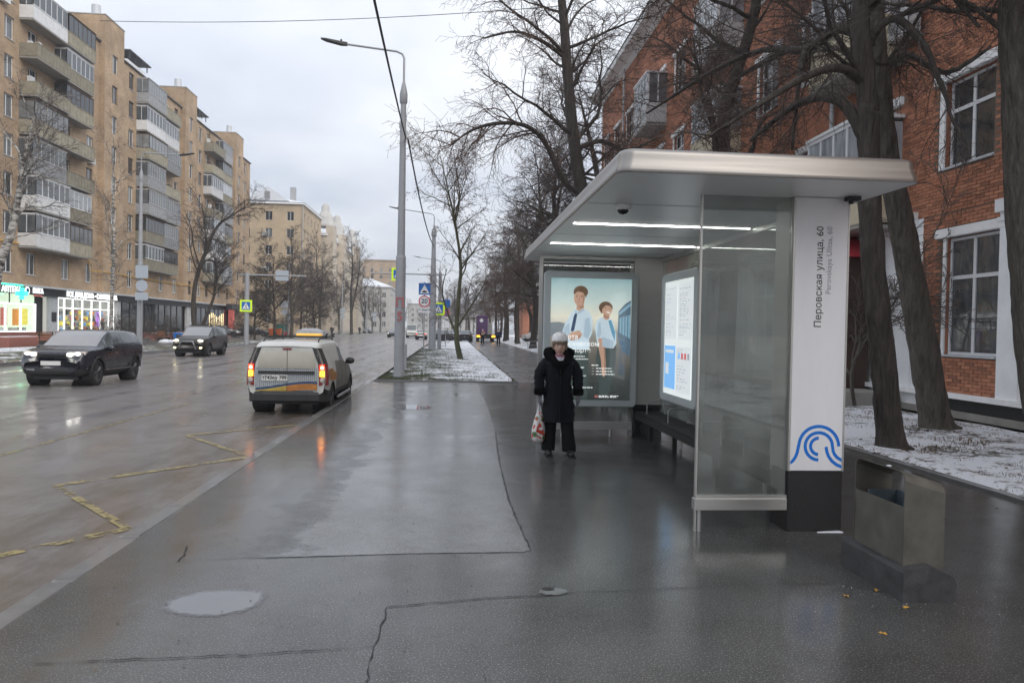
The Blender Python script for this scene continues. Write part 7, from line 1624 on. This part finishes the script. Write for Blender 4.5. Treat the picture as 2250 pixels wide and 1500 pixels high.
for s in (1,-1):
    pts = []; rad = []
    for k in range(13):
        f = k/12; p = Vector((s*(.125+.14*min(1,f*2.2)**.8), .012-.045*f*f, 1.325-.455*f)); pts.append(p); rad.append((.082-.018*f+(.008 if k % 2 else -.003))*(.45 if k == 0 else .82 if k == 1 else 1))
    b = MB(); b.tube(pts, rad, 18); b.build('sleeve', MATS['coat_black'], coat)
    b = MB(); c = pts[-1]; b.tube([c+Vector((0,0,.055)), c+Vector((0,0,.03)), c+Vector((0,0,-.02)), c+Vector((0,0,-.04))], [.066,.079,.079,.064], 18); b.build('fur_cuff', MATS['fur_black'], coat)
# fur collar / hood lying on the shoulders
b = MB(); P = []; Rd = []
for k in range(25):
    a = -PI*.5+2*PI*k/24; fr = max(0, -math.sin(a)); P.append(Vector((.145*math.cos(a)*(1-.25*fr), .02+.105*math.sin(a)-.04*fr, 1.375-.13*fr+.035*(1-fr)))); Rd.append(.062+.012*mnoise.noise((math.cos(a)*4, math.sin(a)*4, 1))+.012*(1-fr))
b.tube(P, Rd, 14); 
for i, v in enumerate(b.v): n_ = mnoise.noise((v[0]*38, v[1]*38, v[2]*38))*.012; b.v[i] = (v[0]+n_, v[1]+n_*.7, v[2]+n_)
b.build('fur_collar', MATS['fur_black'], coat)
b = MB(); rg = []
for k in range(9):
    z = 1.27-.02*k; w_ = .10*(1-k/9.5); rg.append([(-w_,-.165,z),(0,-.20,z-.008),(w_,-.165,z),(w_,-.12,z),(-w_,-.12,z)])
b.rings(rg, 0, True, True); b.build('fur_front', MATS['fur_black'], coat)
loft_z('scarf', [(1.28,0,-.075,.075,.075),(1.32,0,-.07,.078,.078),(1.36,0,-.05,.07,.07),(1.385,0,-.04,.06,.06)], 'scarf_pale', lady, 20, .12, 5)
loft_z('scarf_edge', [(1.36,0,-.055,.073,.076),(1.38,0,-.05,.066,.068)], 'scarf_red', lady, 18)
ZH = 1.468; HH = .215; HK = 1.13
head = head_mesh(lady, ZH, HH).build('head', MATS['skin'], lady); head.rotation_euler = (0,R_(1.2),R_(-6)); head.location = (-.038,-.05,1.375-ZH*HK); head.scale = (HK,HK,HK)
for s in (1,-1):
    b = MB(); b.ball((s*.030,-.076,ZH+HH*.515),.0125,.006,.007,10,k=6); b.build('eye', MATS['eye_white'], head)
    b = MB(); b.ball((s*.030,-.0815,ZH+HH*.515),.007,.003,.0065,8,k=4); b.build('iris', MATS['brow'], head)
    b = MB(); b.tube([(s*.014,-.084,ZH+HH*.605),(s*.03,-.083,ZH+HH*.612),(s*.046,-.074,ZH+HH*.595)], [.003,.004,.002], 6); b.build('eyebrow', MATS['brow'], head)
    b = MB(); b.ball((s*.073,.005,ZH+HH*.45),.012,.02,.03,8,k=6); b.build('ear', MATS['skin'], head)
b = MB(); b.tube([(-.022,-.080,ZH+HH*.205),(0,-.0885,ZH+HH*.215),(.022,-.080,ZH+HH*.205)], [.003,.0065,.003], 8); b.build('mouth', MATS['lip'], head)
hb = MB(); rr = random.Random(3)
for k in range(90):                                   # short curly fringe and sides
    a = rr.uniform(-2.1, 2.1); z = ZH+HH*(rr.uniform(.68,.80) if abs(a) < 1.1 else rr.uniform(.42,.78)); rx = .078; p = (rx*math.sin(a)*1.02, -.092*math.cos(a) if math.cos(a) > 0 else -.075*math.cos(a), z); hb.ball(p, rr.uniform(.012,.02), rr.uniform(.012,.018), rr.uniform(.012,.022), 7, k=5)
hb.build('hair', MATS['hair_grey'], head)
b = MB(); rg = []
for t_, rx, ry in ((.70,.084,.099),(.75,.093,.108),(.84,.096,.110),(.97,.094,.108),(1.10,.088,.100),(1.20,.070,.080),(1.27,.042,.048),(1.295,.010,.010)):
    rg.append([(rx*math.sin(2*PI*k/28)*(1+.03*(k % 2)), .008-ry*math.cos(2*PI*k/28)*(1+.03*(k % 2)), ZH+HH*t_) for k in range(28)])
b.rings(rg, 0, True, True); b.build('knit_hat', MATS['knit_white'], head)
# shopping bag held in her right hand
bag = thing('shopping_bag', 'white plastic bag printed with red flowers held by person in coat', 'bag', (0,0,0)); hand_l = Vector((-.262,-.045,.70)); ca, sa = math.cos(-ang*.6+.1), math.sin(-ang*.6+.1); bl = gp(1224,1000)
bag.location = (bl.x+hand_l.x*ca-hand_l.y*sa, bl.y+hand_l.x*sa+hand_l.y*ca, 0); bag.rotation_euler = (0,0,-ang*.6+.5)
loft_z('bag_body', [(.185,-.01,0,.03,.03),(.20,-.01,0,.075,.055),(.26,-.012,0,.095,.07),(.36,-.01,0,.092,.068),(.46,-.003,0,.078,.055),(.55,0,0,.052,.04),(.61,0,0,.03,.024)], 'bag_print', bag, 30, .16, 8)
for dx in (-.016,.016):
    b = MB(); b.tube([(dx*1.5,0,.585),(dx,0,.66),(dx*.3,0,.715)], [.017,.011,.012], 8); b.build('bag_handle', MATS['bag_white'], bag)
# ================================================================== SMALL THINGS ON THE FAR PAVEMENT AND LITTER
pm('bench_wood', (.20,.085,.04), .6, var=.2, scale=6); pm('box_orange', (.55,.12,.03), .5, var=.1); pm('box_green', (.02,.16,.13), .5, var=.1); pm('box_red', (.45,.04,.05), .5, var=.1)
def planter(loc, L_, rz=PI/2, label=None):
    t = thing('granite_planter', label, 'planter', loc, rz); b = MB(); b.bbox(0,L_,-.45,.45,0,.62,.05); b.build('kerb_block', MATS['granite_red'], t)
    b = MB(); b.box(.12,L_-.12,-.33,.33,.60,.66); b.build('soil', MATS['snow'], t); return t
planter((-27.5,47,0), 3.2, label='red granite planter beside the pharmacy front'); planter((-27.5,51.2,0), 4.4, label='longer red granite planter before the pharmacy windows')
planter((-29.0,74,0), 9.0, label='long red granite bed before the dark glazing')
def park_bench(loc, rz, label):
    t = thing('park_bench', label, 'bench', loc, rz)
    for k in range(4): b = MB(); b.box(-.9,.9,-.2+k*.11,-.12+k*.11,.43,.46); b.build('seat_slat', MATS['bench_wood'], t)
    for k in range(4): b = MB(); b.box(-.9,.9,.24+k*.02,.27+k*.02,.55+k*.11,.63+k*.11); b.build('back_slat', MATS['bench_wood'], t)
    for x in (-.75,.75): b = MB(); b.box(x-.03,x+.03,-.2,.26,0,.43); b.box(x-.03,x+.03,.22,.25,.43,.98); b.build('leg', MATS['black_plastic'], t)
q = atX(110,745,-25.5); park_bench((q.x,q.y,0), PI/2, 'brown slatted bench behind the navy car'); q = atX(130,745,-25.5); park_bench((q.x,q.y+1,0), PI/2, 'second brown bench next to the street lamp'); q = atX(362,745,-24.5); park_bench((q.x,q.y,0), PI/2, 'brown bench in front of the dark glazed shop')
def street_bin(px, Y, mat, label, w=1.0, h=.9):
    q = atY(px, 735, Y); t = thing('waste_container', label, 'container', (q.x, Y, 0)); b = MB(); b.rings([[(-w*.42,-.4,.1),(w*.42,-.4,.1),(w*.42,.4,.1),(-w*.42,.4,.1)],[(-w*.5,-.5,h),(w*.5,-.5,h),(w*.5,.5,h),(-w*.5,.5,h)]]); b.build('tub', MATS[mat], t)
    b = MB(); b.bbox(-w*.52,w*.52,-.52,.52,h+.002,h+.08,.03); b.build('lid', MATS[mat], t)
    for x in (-.3,.3):
        b = MB(); b.cyl((x*w,-.42,.08),(x*w,-.36,.08),.08,n=10); b.cyl((x*w,.36,.08),(x*w,.42,.08),.08,n=10); b.build('wheel', MATS['rubber'], t)
street_bin(605,95,'box_orange','orange container on the far pavement',1.5,1.1); street_bin(617,100,'box_green','tall green container behind the orange one',1.5,1.7); street_bin(633,98,'box_red','low red container beside the green one',1.1,.7); street_bin(394,62,'sign_blue','small blue bin near the graphite car',.6,.8)
def railing(loc, n, rz, label, step=1.6):
    t = thing('low_railing', label, 'railing', loc, rz)
    for k in range(n+1): b = MB(); b.cyl((k*step,0,0),(k*step,0,.75),.03,n=6); b.build('post', MATS['galv'], t)
    for z in (.4,.72): b = MB(); b.tube([(0,0,z),(n*step,0,z)], .022, 5); b.build('rail', MATS['galv'], t)
q = gp(1150,765); railing((6.3,60,0), 8, 0, 'low metal railing crossing the snowy grove')
railing((-22.3,128,0), 20, PI/2, 'low railing along the far pavement'); railing((6.4,52,0), 2, 0, 'short railing on the lawn edge near the limes')
for i, (px, y) in enumerate(((300,748),(325,750),(342,752),(365,753),(60,760),(20,758))):
    q = gp(px, y); b = MB(); b.ball((0,0,.05), .5+.12*(i % 3), .4, .2+.05*(i % 2), 14, k=8)
    for j, v in enumerate(b.v): n_ = .08*mnoise.noise((v[0]*4+i, v[1]*4, v[2]*4)); b.v[j] = (v[0]+n_, v[1]+n_, max(-.02, v[2]+n_))
    tag(b.build('snow_heap', MATS['snow'], None, (-24.0, q.y if q.y < 80 else 62+i*3, 0)), 'small heap of shovelled snow on the far pavement', 'snow heap', 'snow heaps on the far pavement')
# thin snow on the far pavement strip
turf('snow_patch', -26.5, -23.2, 36, 52, .012, MATS['lawn_snow'], .5, .02, 8)
# grass blades and leaf litter: nobody could count them
pm('blade_green', (.05,.062,.022), .8, var=.4, scale=2); pm('leaf_brown', (.11,.065,.03), .8, var=.5, scale=3); pm('leaf_yellow', (.45,.25,.04), .7, var=.3); pm('grit', (.5,.5,.5), .7, var=.3)
def blades(name, label, n, xf, yf, z, hmin, hmax, mat, seed, keep=None):
    rn = random.Random(seed); V = []; F = []
    while n > 0:
        x, y = xf(rn), yf(rn); n -= 1
        if keep and not keep(x, y): continue
        h = rn.uniform(hmin, hmax); a = rn.uniform(0, 2*PI); w = rn.uniform(.004,.009); l = h*rn.uniform(.2,.9); b_ = len(V); ca, sa = math.cos(a), math.sin(a)
        V += [(x-sa*w, y+ca*w, z), (x+sa*w, y-ca*w, z), (x+ca*l, y+sa*l, z+h)]; F.append((b_, b_+1, b_+2))
    me = bpy.data.meshes.new(name); me.from_pydata(V, [], F); me.materials.append(MATS[mat]); return tag(place(me, name), label, 'grass', kind='stuff')
blades('grass', 'short wet grass poking through the snow on the verge', 34000, lambda r: min(2.0, max(-2.28, -2.28+abs(r.gauss(0,2.1)))), lambda r: 23.4+34*r.random()**1.7, .03, .03, .10, 'blade_green', 1, lambda x, y: mnoise.noise((x*1.1, y*1.1, 3)) > -.15+.12*x)
blades('grass', 'dead grass stalks sticking out of the snowy lawn', 22000, lambda r: r.uniform(6.15,10.2), lambda r: r.uniform(3,26), .03, .02, .08, 'leaf_brown', 2, lambda x, y: mnoise.noise((x*1.3, y*1.3, 7)) > .02)
def litter(name, label, spots, mats, seed, flat=True):
    rn = random.Random(seed); b = MB()
    for (cx, cy, sx, sy, n, smin, smax, z) in spots:
        for k in range(n):
            x, y = rn.gauss(cx, sx), rn.gauss(cy, sy); s = rn.uniform(smin, smax); a = rn.uniform(0, 2*PI); e = rn.uniform(.35,.8); P = []
            for j in range(5): t_ = a+2*PI*j/5; P.append((x+s*math.cos(t_)*(1 if j % 2 else e), y+s*math.sin(t_)*e, z+rn.uniform(.002,.004)+(.01*s/.03 if j == 2 else 0)))
            b.poly(P, rn.randrange(len(mats)))
    return tag(b.build(name, [MATS[m] for m in mats]), label, 'litter', kind='stuff')
litter('leaf_litter', 'brown fallen leaves scattered on the snow around trunks', [(6.63,10.3,.5,.45,220,.015,.045,.045),(8.8,12.4,.5,.4,200,.015,.045,.05),(7.6,9,1.3,2.5,500,.012,.04,.045),(8.4,16,1.2,4,500,.012,.045,.045)], ['leaf_brown','leaf_brown','bark_grey'], 3)
litter('grit', 'white gritting pellets and bits of litter on wet asphalt', [(2.75,6.0,.35,.10,330,.0015,.004,.001),(2.88,4.7,.16,.3,90,.002,.006,.001),(3.0,4.4,.4,.12,60,.002,.006,.001),(1.4,5.0,1.4,1.0,260,.0015,.0035,.004),(2.2,8,.6,1.2,120,.0015,.004,.001)], ['grit','grit','leaf_brown'], 4)
litter('twig_litter', 'scraps of leaf and twig on the wet pavement', [(-.3,6.0,1.2,2.0,240,.004,.010,.004),(-1.2,4.2,.8,.6,60,.003,.009,.004),(.8,4.0,1.2,.8,70,.003,.008,.001)], ['leaf_brown','bark_dark','bark_dark'], 5)
for i, (px, py) in enumerate(((1860,1310),(1925,1297),(1940,1392),(1990,1335))):
    q = gp(px, py); b = MB(); b.poly([(math.cos(2*PI*j/9)*(.028 if j % 2 else .014), math.sin(2*PI*j/9)*(.02 if j % 2 else .012), .004+(.008 if j % 3 == 0 else 0)) for j in range(9)]); tag(b.build('fallen_leaf', MATS['leaf_yellow'], None, (q.x,q.y,0), (0,0,i)), 'small yellow fallen leaf near the litter bin', 'leaf', 'yellow leaves by the bin')
# broken lid of a small cover in the asphalt
q = gp(1213,1300); b = MB(); b.poly([(q.x+.085*math.cos(a)*(1.2 if math.cos(a) > .5 else 1), q.y+.085*math.sin(a)*.8, .005) for a in [2*PI*k/16 for k in range(16)]]); structure(b.build('asphalt_chip', MATS['kerb_stone']))
q = gp(1205,1295); b = MB(); b.poly([(q.x+.045*math.cos(a), q.y+.03*math.sin(a), .0065) for a in [2*PI*k/12 for k in range(12)]]); structure(b.build('asphalt_hole', MATS['crack']))
# air: faint drizzle haze around everything

hz = bpy.data.materials.new('haze'); hz.use_nodes = True; ns, ln = nodes(hz); ns.remove(ns['Principled BSDF']); pv = ns.new('ShaderNodeVolumePrincipled'); pv.inputs['Color'].default_value = (.9,.93,.97,1); pv.inputs['Density'].default_value = .0008; pv.inputs['Anisotropy'].default_value = .3; ln.new(pv.outputs[0], ns['Material Output'].inputs['Volume'])
b = MB(); b.box(-90, 110, -70, 460, -1.3, 36); tag(b.build('haze', hz), 'thin grey drizzle haze over the street', 'haze', kind='stuff')
